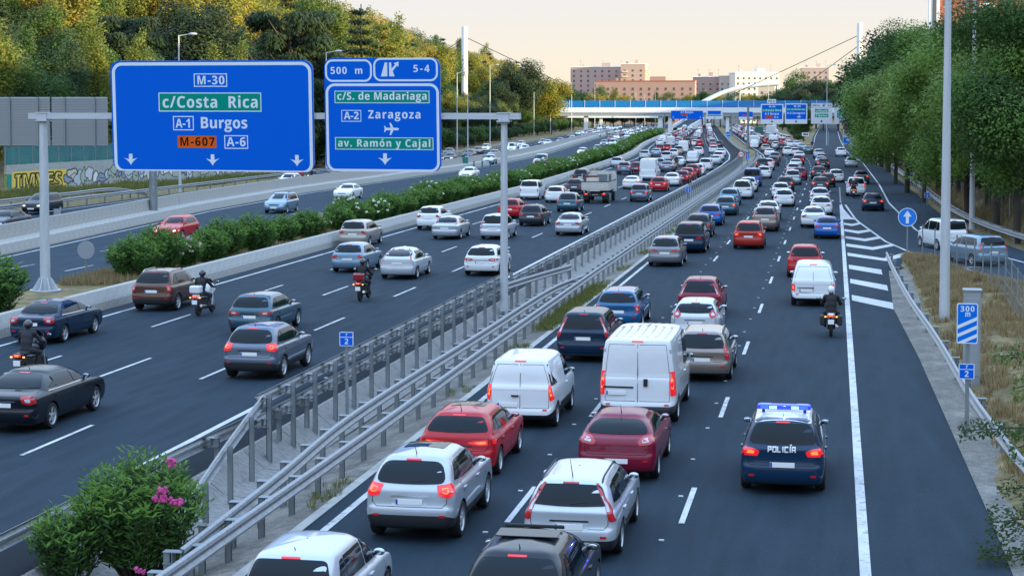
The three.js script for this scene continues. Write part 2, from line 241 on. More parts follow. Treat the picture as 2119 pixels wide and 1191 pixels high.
// right hand edge
guardRail('curving guard rail at the edge of the hard shoulder below the dry verge', [[4.9, -33], [4.45, -37], [4.1, -41], [3.85, -46], [3.72, -50], [3.5, -62], [3.12, -75], [2.92, -88], [2.85, -98]], [{ y: 0.6, side: -1, dx: -0.05 }], 4, 0.66, undefined, { postDx: 0.16 });
guardRail('guard rail curving along the outer side of the slip road', [[13.6, -96], [11.4, -111], [9.8, -126], [8.95, -142], [8.5, -183], [7.9, -230], [7.4, -266], [6.3, -300], [4.7, -354], [3.9, -400], [3.3, -500], [2.7, -700]], [{ y: 0.6, side: -1, dx: -0.05 }, { y: 0.62, side: 1, dx: 0.3 }], 4, 0.68, undefined, { postDx: 0.12 });
guardRail('far guard rail along the foot of the graffiti wall', along(DLEFT - 0.2, -90, -420, 12), [{ y: 0.6, side: 1, dx: 0.05 }], 4, 0.68, undefined, { postDx: -0.12 });
guardRail('second guard rail behind the far one with a sloping end', [[-65.6, -95, 0.25], [-65.6, -130, 0.25], [-65.6, -150, 0.25], [-65.3, -160, 0.2], [-64.6, -166, -0.5]], [{ y: 0.62, side: 1, dx: 0.05 }], 4, 0.68, undefined, { postDx: -0.12 });
guardRail('narrow guard rail in the gap where the two carriageways part', [[-12.2 + shift(-330), -330], [-13 + shift(-350), -350], [-13.2 + shift(-420), -420], [-13 + shift(-560), -560]], [{ y: 0.6, side: 1, dx: 0.2 }, { y: 0.6, side: -1, dx: -0.2 }], 4, 0.7, undefined, { spacers: false });

// reflecting studs beside the lane lines
{
  const G = []; for (const x of [-6.62, -3.18]) for (let z = -18; z > -190; z -= 4.16) G.push(box(0.1, 0.018, 0.07, x + rr(-0.03, 0.03), 0.012, z + rr(-0.15, 0.15))); for (const x of [-15.3]) for (let z = -30; z > -190; z -= 8) G.push(box(0.1, 0.018, 0.07, x, 0.016, z));
  const m = part('road_studs', merge(G), std(lin(0.6, 0.62, 0.62), 0.4), scene); m.userData.kind = 'stuff'; tag(m, 'small pale reflecting studs along the lane lines', 'road studs');
}
// ---------- vehicles: bodies are lofted rings, everything else is shaped onto them ----------
const M = {
  glass: new THREE.MeshPhysicalMaterial({ color: lin(0.007, 0.013, 0.018), roughness: 0.05, ior: 1.34 }),
  trim: std(lin(0.018, 0.019, 0.021), 0.6), rubber: std(lin(0.013, 0.013, 0.014), 0.85), seam: std(lin(0.006, 0.006, 0.006), 0.9),
  under: std(lin(0.008, 0.008, 0.009), 0.95),
  chrome: std(lin(0.7, 0.71, 0.73), 0.18, { metalness: 1 }), alloy: std(lin(0.58, 0.6, 0.63), 0.35, { metalness: 0.45 }), alloyDark: std(lin(0.03, 0.03, 0.033), 0.5),
  plate: std(lin(0.9, 0.9, 0.87), 0.45), plateBlue: std(lin(0.02, 0.07, 0.4), 0.5),
  mirrorGlass: std(lin(0.6, 0.66, 0.72), 0.05, { metalness: 1 }),
  red: new THREE.MeshPhysicalMaterial({ color: lin(0.45, 0.012, 0.018), roughness: 0.15, clearcoat: 1, emissive: lin(0.55, 0.012, 0.02), emissiveIntensity: 0.06 }),
  redOn: new THREE.MeshPhysicalMaterial({ color: lin(0.5, 0.01, 0.015), roughness: 0.15, clearcoat: 1, emissive: lin(1, 0.02, 0.025), emissiveIntensity: 0.3 }),
  hot: std(lin(0.8, 0.2, 0.05), 0.3, { emissive: lin(1, 0.2, 0.05), emissiveIntensity: 0.62 }),
  clear: new THREE.MeshPhysicalMaterial({ color: lin(0.6, 0.62, 0.66), roughness: 0.12, clearcoat: 1 }),
  amber: std(lin(0.8, 0.3, 0.03), 0.3, { emissive: lin(1, 0.42, 0.08), emissiveIntensity: 1.2 }),
  head: std(lin(0.85, 0.85, 0.82), 0.15, { emissive: lin(1, 0.93, 0.75), emissiveIntensity: 0.7 }),
};
const paints = new Map();
const PAINT = { white: [0.82, 0.83, 0.83, 0], cream: [0.66, 0.64, 0.58, 0], silver: [0.5, 0.53, 0.57, 0.45], pale: [0.6, 0.63, 0.67, 0.35], beige: [0.42, 0.38, 0.33, 0.4], grey: [0.2, 0.21, 0.23, 0.45], slate: [0.11, 0.14, 0.2, 0.4], charcoal: [0.035, 0.042, 0.055, 0.3],
  black: [0.004, 0.007, 0.014, 0], navy: [0.004, 0.022, 0.055, 0.1], blue: [0.006, 0.1, 0.4, 0.1], midblue: [0.012, 0.11, 0.26, 0.2], teal: [0.02, 0.09, 0.14, 0.35], cyan: [0.05, 0.26, 0.42, 0.35], steel: [0.19, 0.3, 0.4, 0.4], green: [0.05, 0.12, 0.12, 0.3],
  red: [0.5, 0.008, 0.018, 0], darkred: [0.22, 0.006, 0.03, 0.1], orange: [0.42, 0.028, 0.018, 0.1], brown: [0.1, 0.04, 0.025, 0.4], bronze: [0.26, 0.2, 0.17, 0.45], police: [0.004, 0.03, 0.075, 0.1] };
function paint(name) {
  if (!paints.has(name)) { const [r, g, b, m] = PAINT[name]; paints.set(name, new THREE.MeshPhysicalMaterial({ color: lin(r, g, b), metalness: m, roughness: m > 0.3 ? 0.34 : 0.42, specularIntensity: m > 0.3 ? 1 : 0.35, clearcoat: g < 0.05 ? 0.7 : 1, clearcoatRoughness: 0.04 })); }
  return paints.get(name);
}
// ring control points: s = distance forward from the rear bumper, y = height, w = half width
function makeRings(p) {
  const { L, W, H } = p, hw = W / 2, gc = p.gc;
  const R = (yr, ysr, ysf, yf, sr, sf, w, cr = 0.22, cf = 0.3, bow = 0.05) => [yr, ysr, ysf, yf, sr, sf, w, cr, cf, bow];
  const b = p.box ? 1 : 0;
  return [
    R(gc, gc, gc, gc, 0.2, L - 0.3, hw - 0.2),
    R(gc, gc, gc, gc, 0.1, L - 0.16, hw - 0.09),
    R(gc + 0.09, gc + 0.07, gc + 0.07, gc + 0.08, 0.03, L - 0.05, hw - 0.045),
    R(p.bump - 0.16, 0.46, 0.46, 0.42, p.b0 ?? 0, L, hw - 0.015),
    R(p.bump, 0.6, 0.58, 0.56, p.b1 ?? 0.01, L - 0.01, hw, 0.22, 0.32),
    R(p.bump + 0.03, 0.68, 0.66, 0.66, p.b2 ?? 0.05, L - 0.05, hw),
    R(p.ry - 0.16, p.belt - 0.16, p.belt - 0.16, p.hood - 0.02, p.r0, L - 0.12, hw - 0.005, 0.2 - 0.08 * b),
    R(p.ry - 0.05, p.belt - 0.06, p.belt - 0.07, p.hood + 0.05, p.r1, L - 0.28, hw - 0.02, 0.2 - 0.08 * b, 0.3),
    R(p.ry, p.belt, p.belt - 0.02, p.cowl - 0.02, p.rg, p.fc + 0.12, hw - p.tuck, 0.2 - 0.1 * b, 0.3, 0.06),
    R(p.ry + 0.05, p.belt + 0.05, p.belt + 0.02, p.cowl + 0.02, p.rg + 0.03 * (p.slope ?? 1), p.fc, hw - p.tuck - 0.012, 0.2 - 0.1 * b, 0.3, 0.06),
    R(lerp(p.ry, H, 0.55), lerp(p.belt, H, 0.5), lerp(p.belt, H, 0.5), lerp(p.cowl, H, 0.52), lerp(p.rg, p.rt, 0.5) - 0.02, lerp(p.fc, p.fa, 0.5) + 0.03, lerp(hw - p.tuck, p.roof, 0.44), 0.19 - 0.1 * b, 0.28, 0.07),
    R(H - 0.10, H - 0.15, H - 0.15, H - 0.10, p.rt - 0.02, p.fa + 0.05, p.roof + 0.035, 0.2 - 0.1 * b, 0.28, 0.07),
    R(H - 0.045, H - 0.075, H - 0.075, H - 0.05, p.rt + 0.04, p.fa - 0.1, p.roof - 0.02, 0.2 - 0.1 * b, 0.28, 0.07),
    R(H - 0.02, H - 0.035, H - 0.035, H - 0.025, p.rt + 0.2, p.fa - 0.3, p.roof - 0.14, 0.2, 0.28, 0.06),
    R(H, H - 0.005, H - 0.005, H, lerp(p.rt, p.fa, 0.42), lerp(p.rt, p.fa, 0.58), 0.12, 0.05, 0.05, 0),
    R(H, H, H, H, lerp(p.rt, p.fa, 0.48), lerp(p.rt, p.fa, 0.52), 0.01, 0.004, 0.004, 0),
  ];
}
function ringPoint(r, u, N) {                                // u: index along the half ring
  const [yr, ysr, ysf, yf, sr, sf, w, cr0, cf0, bow] = r, [nr, nc, ns] = N;
  const cr = Math.min(cr0, w * 0.9, (sf - sr) * 0.45), cf = Math.min(cf0, w * 0.9, (sf - sr) * 0.45);
  const ease = (t) => t * t * (3 - 2 * t), plan = (s) => { const t = (s - sr) / Math.max(1e-3, sf - sr); return w * (1 - 0.045 * Math.pow(Math.abs(2 * t - 1), 3)); };
  if (u <= nr) { const t = u / nr, x = t * (w - cr); return [x, yr, sr + bow * Math.pow(x / Math.max(w, 0.01), 2)]; }
  u -= nr;
  if (u <= nc) { const a = u / nc * Math.PI / 2, sb = sr + bow * Math.pow((w - cr) / Math.max(w, 0.01), 2); const x = w - cr + cr * Math.sin(a), s = sb + cr * (1 - Math.cos(a)), k = ease(u / nc); return [lerp(x, x * plan(s) / w, k), lerp(yr, ysr, k), s]; }
  u -= nc;
  const s0 = sr + bow * Math.pow((w - cr) / Math.max(w, 0.01), 2) + cr, s1 = sf - bow - cf;
  if (u <= ns) { const t = u / ns, s = lerp(s0, s1, t); return [plan(s), lerp(ysr, ysf, t), s]; }
  u -= ns;
  if (u <= nc) { const a = u / nc * Math.PI / 2, k = ease(u / nc), x = w - cf + cf * Math.cos(a), s = s1 + cf * Math.sin(a); return [lerp(x * plan(s) / w, x, k), lerp(ysf, yf, k), s]; }
  u -= nc;
  const t = 1 - u / nr, x = t * (w - cf); return [x, yf, s1 + cf + bow * (1 - Math.pow(x / Math.max(w - cf, 0.01), 2))];
}
const LOD = [{ N: [3, 2, 9], sub: 1 }, { N: [4, 3, 22], sub: 2 }, { N: [7, 5, 46], sub: 3 }];
function bodyShell(p, lod) {
  const ctl = makeRings(p), { N, sub } = LOD[lod], rows = [];
  // quadratic B-spline through the rings
  rows.push(ctl[0]);
  const mid = (a, b) => a.map((v, i) => (v + b[i]) / 2);
  for (let i = 1; i < ctl.length - 1; i++) {
    const A = i === 1 ? ctl[0] : mid(ctl[i - 1], ctl[i]), B = ctl[i], C = i === ctl.length - 2 ? ctl[i + 1] : mid(ctl[i], ctl[i + 1]);
    for (let k = 1; k <= sub; k++) { const t = k / sub; rows.push(A.map((v, j) => (1 - t) * (1 - t) * v + 2 * t * (1 - t) * B[j] + t * t * C[j])); }
  }
  const half = N[0] * 2 + N[1] * 2 + N[2], cols = half * 2, pos = [];
  for (const r of rows) for (let c = 0; c < cols; c++) { const m = c > half, u = m ? cols - c : c, q = ringPoint(r, u, N); pos.push([m ? -q[0] : q[0], q[1], q[2]]); }
  // wheel arches
  const Ra = p.wr + p.arch, wheels = [p.ro, p.ro + p.wb], inside = new Uint8Array(pos.length), kept = [];
  if (lod > 0) pos.forEach((q, i) => { if (Math.abs(q[0]) > p.W / 2 - 0.3) for (const s of wheels) if (Math.hypot(q[2] - s, q[1] - p.wr) < Ra) inside[i] = s === wheels[0] ? 1 : 2; });
  const move = new Set();
  for (let r = 0; r < rows.length - 1; r++) for (let c = 0; c < cols; c++) {
    const a = r * cols + c, b = r * cols + (c + 1) % cols, e = a + cols, f = b + cols;
    if (inside[a] && inside[b] && inside[e] && inside[f]) continue;
    for (const v of [a, b, e, f]) if (inside[v]) move.add(v);
    kept.push(a, e, b, b, e, f);
  }
  for (const v of move) { const q = pos[v], s = wheels[inside[v] - 1]; let dx = q[2] - s, dy = q[1] - p.wr; const l = Math.max(1e-3, Math.hypot(dx, dy)); q[2] = s + dx / l * Ra; q[1] = Math.max(p.gc, p.wr + dy / l * Ra); }
  const flat = []; for (const q of pos) flat.push(q[0], q[1], p.ro - q[2]);
  const whole = geoOf(flat, kept), cut = p.cut ?? 1.9, upper = [], lower = [];
  for (let t = 0; t < kept.length; t += 3) { const r = Math.max(Math.floor(kept[t] / cols), Math.floor(kept[t + 1] / cols), Math.floor(kept[t + 2] / cols)); (r < 1 ? lower : (Math.ceil(r / sub) - 0.5 + ((r - 1) % sub + 1) / sub) <= cut ? lower : upper).push(kept[t], kept[t + 1], kept[t + 2]); }
  const share = (idx) => { const q = new THREE.BufferGeometry(), map = new Map(), P = [], Nn = [], I = []; for (const v of idx) { if (!map.has(v)) { map.set(v, P.length / 3); for (let k = 0; k < 3; k++) { P.push(whole.attributes.position.array[v * 3 + k]); Nn.push(whole.attributes.normal.array[v * 3 + k]); } } I.push(map.get(v)); } q.setAttribute('position', new THREE.Float32BufferAttribute(P, 3)); q.setAttribute('normal', new THREE.Float32BufferAttribute(Nn, 3)); q.setIndex(I); return q; };
  return { g: share(upper), low: share(lower), tris: kept, pos };
}
// depth pictures of the body from behind, the side, above and in front
function depthMap(pos, tris, ax, ay, ad, sign, res) {
  let lo = [1e9, 1e9], hi = [-1e9, -1e9]; for (const q of pos) { lo = [Math.min(lo[0], q[ax]), Math.min(lo[1], q[ay])]; hi = [Math.max(hi[0], q[ax]), Math.max(hi[1], q[ay])]; }
  const w = Math.ceil((hi[0] - lo[0]) / res) + 1, h = Math.ceil((hi[1] - lo[1]) / res) + 1, d = new Float32Array(w * h).fill(-1e9);
  for (let t = 0; t < tris.length; t += 3) {
    const A = pos[tris[t]], B = pos[tris[t + 1]], C = pos[tris[t + 2]];
    if (sign === 'side' && (A[0] < -0.02 || B[0] < -0.02)) continue;
    const sg = sign === 'side' ? 1 : sign, x0 = Math.floor((Math.min(A[ax], B[ax], C[ax]) - lo[0]) / res), x1 = Math.ceil((Math.max(A[ax], B[ax], C[ax]) - lo[0]) / res), y0 = Math.floor((Math.min(A[ay], B[ay], C[ay]) - lo[1]) / res), y1 = Math.ceil((Math.max(A[ay], B[ay], C[ay]) - lo[1]) / res);
    const den = (B[ay] - C[ay]) * (A[ax] - C[ax]) + (C[ax] - B[ax]) * (A[ay] - C[ay]); if (Math.abs(den) < 1e-9) continue;
    for (let j = Math.max(0, y0); j <= Math.min(h - 1, y1); j++) for (let i = Math.max(0, x0); i <= Math.min(w - 1, x1); i++) {
      const px = lo[0] + i * res, py = lo[1] + j * res, l0 = ((B[ay] - C[ay]) * (px - C[ax]) + (C[ax] - B[ax]) * (py - C[ay])) / den, l1 = ((C[ay] - A[ay]) * (px - C[ax]) + (A[ax] - C[ax]) * (py - C[ay])) / den, l2 = 1 - l0 - l1;
      if (l0 < -0.02 || l1 < -0.02 || l2 < -0.02) continue;
      const v = sg * (l0 * A[ad] + l1 * B[ad] + l2 * C[ad]); if (v > d[j * w + i]) d[j * w + i] = v;
    }
  }
  const ext = new Float32Array(h), low = new Float32Array(h); for (let j = 0; j < h; j++) { ext[j] = -1e9; low[j] = 1e9; for (let i = 0; i < w; i++) if (d[j * w + i] > -1e8) { ext[j] = Math.max(ext[j], lo[0] + i * res); low[j] = Math.min(low[j], lo[0] + i * res); } }
  for (let pass = 0; pass < 12; pass++) { const c = d.slice(); let n = 0; for (let j = 0; j < h; j++) for (let i = 0; i < w; i++) if (c[j * w + i] < -1e8) { let best = -1e9; for (const [a, b] of [[1, 0], [-1, 0], [0, 1], [0, -1]]) { const x = i + a, y = j + b; if (x >= 0 && y >= 0 && x < w && y < h && c[y * w + x] > best) best = c[y * w + x]; } if (best > -1e8) { d[j * w + i] = best - 0.01; n++; } } if (!n) break; }
  const sg = sign === 'side' ? 1 : sign;
  const row = (y) => clamp(Math.round((y - lo[1]) / res), 0, h - 1);
  const at = (x, y) => { const fx = clamp((x - lo[0]) / res, 0, w - 1.001), fy = clamp((y - lo[1]) / res, 0, h - 1.001), i = Math.floor(fx), j = Math.floor(fy), a = fx - i, b = fy - j; return sg * lerp(lerp(d[j * w + i], d[j * w + i + 1], a), lerp(d[(j + 1) * w + i], d[(j + 1) * w + i + 1], a), b); };
  at.max = (y) => ext[row(y)]; at.min = (y) => low[row(y)]; return at;
}
function roundPoly(pts, r, n = 3) {
  const out = [], m = pts.length;
  for (let i = 0; i < m; i++) {
    const P = pts[i], A = pts[(i + m - 1) % m], B = pts[(i + 1) % m], la = Math.hypot(A[0] - P[0], A[1] - P[1]), lb = Math.hypot(B[0] - P[0], B[1] - P[1]), k = Math.min(r, la * 0.45, lb * 0.45);
    const a = [P[0] + (A[0] - P[0]) * k / la, P[1] + (A[1] - P[1]) * k / la], b = [P[0] + (B[0] - P[0]) * k / lb, P[1] + (B[1] - P[1]) * k / lb];
    for (let t = 0; t <= n; t++) { const u = t / n; out.push([(1 - u) * (1 - u) * a[0] + 2 * u * (1 - u) * P[0] + u * u * b[0], (1 - u) * (1 - u) * a[1] + 2 * u * (1 - u) * P[1] + u * u * b[1]]); }
  }
  return out;
}
// a panel cut to an outline and laid on the body: place(x, y) -> point, off = how far it stands proud
function panel(outline, place, off, sub, out) {
  const pts = outline.map((q) => new THREE.Vector2(...q)); if (THREE.ShapeUtils.area(pts) < 0) pts.reverse();
  let V = pts.map((q) => [q.x, q.y]), T = THREE.ShapeUtils.triangulateShape(pts, []);
  for (let s = 0; s < sub; s++) { const mids = new Map(), T2 = []; const mid = (a, b) => { const k = a < b ? a * 100000 + b : b * 100000 + a; if (!mids.has(k)) { mids.set(k, V.length); V.push([(V[a][0] + V[b][0]) / 2, (V[a][1] + V[b][1]) / 2]); } return mids.get(k); };
    for (const [a, b, c] of T) { const x = mid(a, b), y = mid(b, c), z = mid(c, a); T2.push([a, x, z], [x, b, y], [z, y, c], [x, y, z]); } T = T2; }
  const pos = [], nor = [], idx = [], e = 0.025; let turned = 0;
  const spots = V.map(([x, y]) => { const P = place(x, y, 0), dx = place(x + e, y, 0).sub(place(x - e, y, 0)), dy = place(x, y + e, 0).sub(place(x, y - e, 0)), n = dx.cross(dy).normalize(); if (n.dot(out) < 0) { n.negate(); turned++; } return [P, n]; });
  for (const [P, n] of spots) { pos.push(P.x + n.x * off, P.y + n.y * off, P.z + n.z * off); nor.push(n.x, n.y, n.z); }
  const flip = turned > V.length / 2;
  for (const t of T) flip ? idx.push(t[0], t[2], t[1]) : idx.push(...t);
  const base = V.length, m = pts.length;                     // the rim, down to the body
  for (let i = 0; i < m; i++) { const [P, n] = spots[i], a = spots[(i + m - 1) % m][0], b = spots[(i + 1) % m][0], t = b.clone().sub(a).cross(n).normalize().multiplyScalar(flip ? -1 : 1); for (const f of [off, -0.012]) { pos.push(P.x + n.x * f, P.y + n.y * f, P.z + n.z * f); nor.push(t.x, t.y, t.z); } }
  for (let i = 0; i < m; i++) { const a = base + 2 * i, b = base + 2 * ((i + 1) % m); flip ? idx.push(a, b, a + 1, b, b + 1, a + 1) : idx.push(a, a + 1, b, b, a + 1, b + 1); }
  const g = new THREE.BufferGeometry(); g.setAttribute('position', new THREE.Float32BufferAttribute(pos, 3)); g.setAttribute('normal', new THREE.Float32BufferAttribute(nor, 3)); g.setIndex(idx); return g;
}
const strip = (pts, w) => { const l = [], r = []; pts.forEach((p, i) => { const a = pts[Math.max(0, i - 1)], b = pts[Math.min(pts.length - 1, i + 1)], d = Math.hypot(b[0] - a[0], b[1] - a[1]) || 1, nx_ = -(b[1] - a[1]) / d * w / 2, ny = (b[0] - a[0]) / d * w / 2; l.push([p[0] + nx_, p[1] + ny]); r.push([p[0] - nx_, p[1] - ny]); }); return [...l, ...r.reverse()]; };
const flipX = (poly) => poly.map(([x, y]) => [-x, y]).reverse();
// wheels
function lathe(pts, n) { return new THREE.LatheGeometry(pts.map((p) => new THREE.Vector2(...p)), n).rotateZ(Math.PI / 2); }
const wheelCache = new Map();
function wheelGeo(lod, style) {
  const k = lod + style; if (wheelCache.has(k)) return wheelCache.get(k);
  const n = [12, 20, 32][lod];
  const tyre = lathe([[0.66, -0.3], [0.9, -0.34], [0.98, -0.27], [1, -0.12], [1, 0.12], [0.98, 0.27], [0.9, 0.34], [0.66, 0.3]].map(([r, h]) => [r, h]), n);
  const list = [lathe([[0.7, 0.31], [0.67, 0.3], [0.63, 0.22], [0.62, 0.0]], n)];
  const spokes = style === 'steel' ? 0 : style === 'multi' ? 9 : 5;
  if (style === 'steel') list.push(lathe([[0.63, 0.2], [0.5, 0.27], [0.3, 0.24], [0.12, 0.29], [0.001, 0.3]], n));
  else {
    list.push(lathe([[0.17, 0.18], [0.16, 0.25], [0.1, 0.28], [0.001, 0.285]], 12));
    for (let i = 0; i < spokes; i++) { const w = spokes === 5 ? 0.2 : 0.11, g = new THREE.BoxGeometry(0.08, 0.53, w); const ps = g.attributes.position; for (let v = 0; v < ps.count; v++) { const y = ps.getY(v); ps.setZ(v, ps.getZ(v) * (y > 0 ? 0.85 : 0.75)); ps.setX(v, ps.getX(v) + (y > 0 ? -0.2 : -0.22)); } g.translate(0, 0.38, 0).rotateX(i / spokes * 2 * Math.PI); list.push(g); }
  }
  const r = { tyre, rim: merge(list), back: lathe([[0.64, 0.1], [0.001, 0.1]], n) };
  // lathe's axis is x after the turn: outer face towards -x; mirrored for the right side at use
  wheelCache.set(k, r); return r;
}
function addWheels(car, p, lod, rimMat) {
  const tr = p.W / 2 - p.tw / 2 - 0.015, G = wheelGeo(lod, p.rim || 'five');
  for (const s of [0, p.wb]) for (const side of [1, -1]) {
    const m = part('wheel', G.tyre, M.rubber, car); m.position.set(side * tr, p.wr, -s); m.scale.set(p.tw / 0.64, p.wr, p.wr); if (side > 0) m.rotation.y = Math.PI; m.rotation.x = rnd() * 3;
    part('rim', G.rim, rimMat, m); if (lod > 1) part('brake_disc', G.back, M.alloyDark, m);
  }
}
const BASE = { L: 4.25, W: 1.79, H: 1.48, gc: 0.2, ro: 0.78, wb: 2.6, wr: 0.315, tw: 0.2, arch: 0.045, bump: 0.6, belt: 0.93, ry: 0.98, hood: 0.76, cowl: 0.98, r0: 0.06, r1: 0.07, rg: 0.12, rt: 0.48, fc: 3.1, fa: 2.3, tuck: 0.07, roof: 0.6 };
const KINDS = {
  hatch: {},
  small: { L: 3.8, W: 1.69, H: 1.5, wb: 2.46, ro: 0.6, fc: 2.85, fa: 2.1, rt: 0.36, belt: 0.95, ry: 1.0 },
  coupe: { L: 4.3, W: 1.8, H: 1.42, rt: 0.85, rg: 0.25, r1: 0.1, ry: 1.0, roof: 0.56, belt: 0.97, fa: 2.2, wb: 2.64 },
  sedan: { L: 4.6, W: 1.79, H: 1.45, ro: 1.0, wb: 2.68, ry: 1.02, r0: 0.02, r1: 0.05, rg: 0.62, rt: 1.25, belt: 0.95, fc: 3.45, fa: 2.65, roof: 0.57 },
  bigsedan: { L: 4.9, W: 1.86, H: 1.46, ro: 1.08, wb: 2.84, wr: 0.335, ry: 1.03, r0: 0.02, r1: 0.05, rg: 0.7, rt: 1.5, belt: 0.97, fc: 3.65, fa: 2.85, roof: 0.57 },
  estate: { L: 4.55, W: 1.78, H: 1.46, ro: 1.0, wb: 2.66, rt: 0.36, rg: 0.1, r1: 0.05, fc: 3.4, fa: 2.65, belt: 0.94, ry: 0.98, roof: 0.6 },
  suv: { L: 4.35, W: 1.8, H: 1.62, gc: 0.26, ro: 0.82, wb: 2.63, wr: 0.345, tw: 0.22, arch: 0.05, bump: 0.68, belt: 1.05, ry: 1.12, hood: 0.9, cowl: 1.1, rt: 0.52, rg: 0.14, fc: 3.1, fa: 2.35, roof: 0.61 },
  bigsuv: { L: 4.75, W: 1.88, H: 1.84, gc: 0.3, ro: 0.98, wb: 2.75, wr: 0.38, tw: 0.25, arch: 0.05, bump: 0.72, belt: 1.14, ry: 1.16, hood: 1.02, cowl: 1.16, rt: 0.22, rg: 0.08, r1: 0.05, fc: 3.4, fa: 2.75, roof: 0.68, tuck: 0.06, box: true },
  mpv: { L: 4.4, W: 1.82, H: 1.64, ro: 0.84, wb: 2.72, bump: 0.62, belt: 1.0, ry: 1.04, hood: 0.84, cowl: 1.08, rt: 0.34, rg: 0.1, r1: 0.05, fc: 3.5, fa: 2.55, roof: 0.63 },
  bigmpv: { L: 4.75, W: 1.88, H: 1.74, ro: 0.96, wb: 2.85, wr: 0.33, bump: 0.64, belt: 1.04, ry: 1.06, hood: 0.86, cowl: 1.1, rt: 0.26, rg: 0.08, r1: 0.05, fc: 3.8, fa: 2.85, roof: 0.66, tuck: 0.06 },
  smallvan: { L: 4.28, W: 1.83, H: 1.83, ro: 0.72, wb: 2.7, gc: 0.22, bump: 0.5, belt: 1.08, ry: 1.12, hood: 0.9, cowl: 1.12, r0: 0.05, r1: 0.06, rg: 0.09, rt: 0.24, fc: 3.4, fa: 2.6, roof: 0.7, tuck: 0.035, box: true },
  bigvan: { L: 5.4, W: 2.05, H: 2.28, ro: 0.98, wb: 3.45, wr: 0.35, tw: 0.22, gc: 0.26, bump: 0.58, belt: 1.22, ry: 1.22, hood: 1.1, cowl: 1.35, b0: 0, b1: 0.02, b2: 0.05, r0: 0.06, r1: 0.065, rg: 0.07, rt: 0.14, fc: 4.7, fa: 4.0, roof: 0.87, tuck: 0.02, box: true },
};
const LIGHTS = {                                              // outlines seen from behind, right side: x as share of half width, y in metres from the window's base
  corner: [[0.62, -0.1], [0.99, -0.03], [1.0, -0.22], [0.86, -0.27], [0.66, -0.22]],
  wide: [[0.45, -0.14], [0.6, -0.08], [1.0, -0.04], [1.0, -0.2], [0.7, -0.25], [0.5, -0.22]],
  slim: [[0.42, -0.16], [0.62, -0.1], [1.0, -0.09], [1.0, -0.19], [0.7, -0.23], [0.48, -0.21]],
  pillar: [[0.8, 0.42], [0.88, 0.42], [0.97, 0.04], [1.0, -0.22], [0.86, -0.22], [0.87, 0.05]],
  high: [[0.79, 0.36], [0.87, 0.36], [0.95, 0.0], [0.92, -0.16], [0.84, -0.16], [0.85, 0.05]],
  round: Array.from({ length: 12 }, (_, i) => [0.82 + 0.13 * Math.cos(i / 6 * Math.PI), -0.17 + 0.115 * Math.sin(i / 6 * Math.PI)]),
  block: [[0.78, -0.06], [1.0, -0.04], [1.0, -0.3], [0.8, -0.32]],
  tall: [[0.88, 0.14], [0.98, 0.14], [1.0, -0.28], [0.86, -0.28]],
  van: [[0.87, 0.18], [0.99, 0.2], [1.0, -0.44], [0.87, -0.44]],
  sedan: [[0.6, -0.08], [0.98, -0.06], [1.0, -0.24], [0.84, -0.28], [0.62, -0.24]],
};
const shapeCache = new Map();
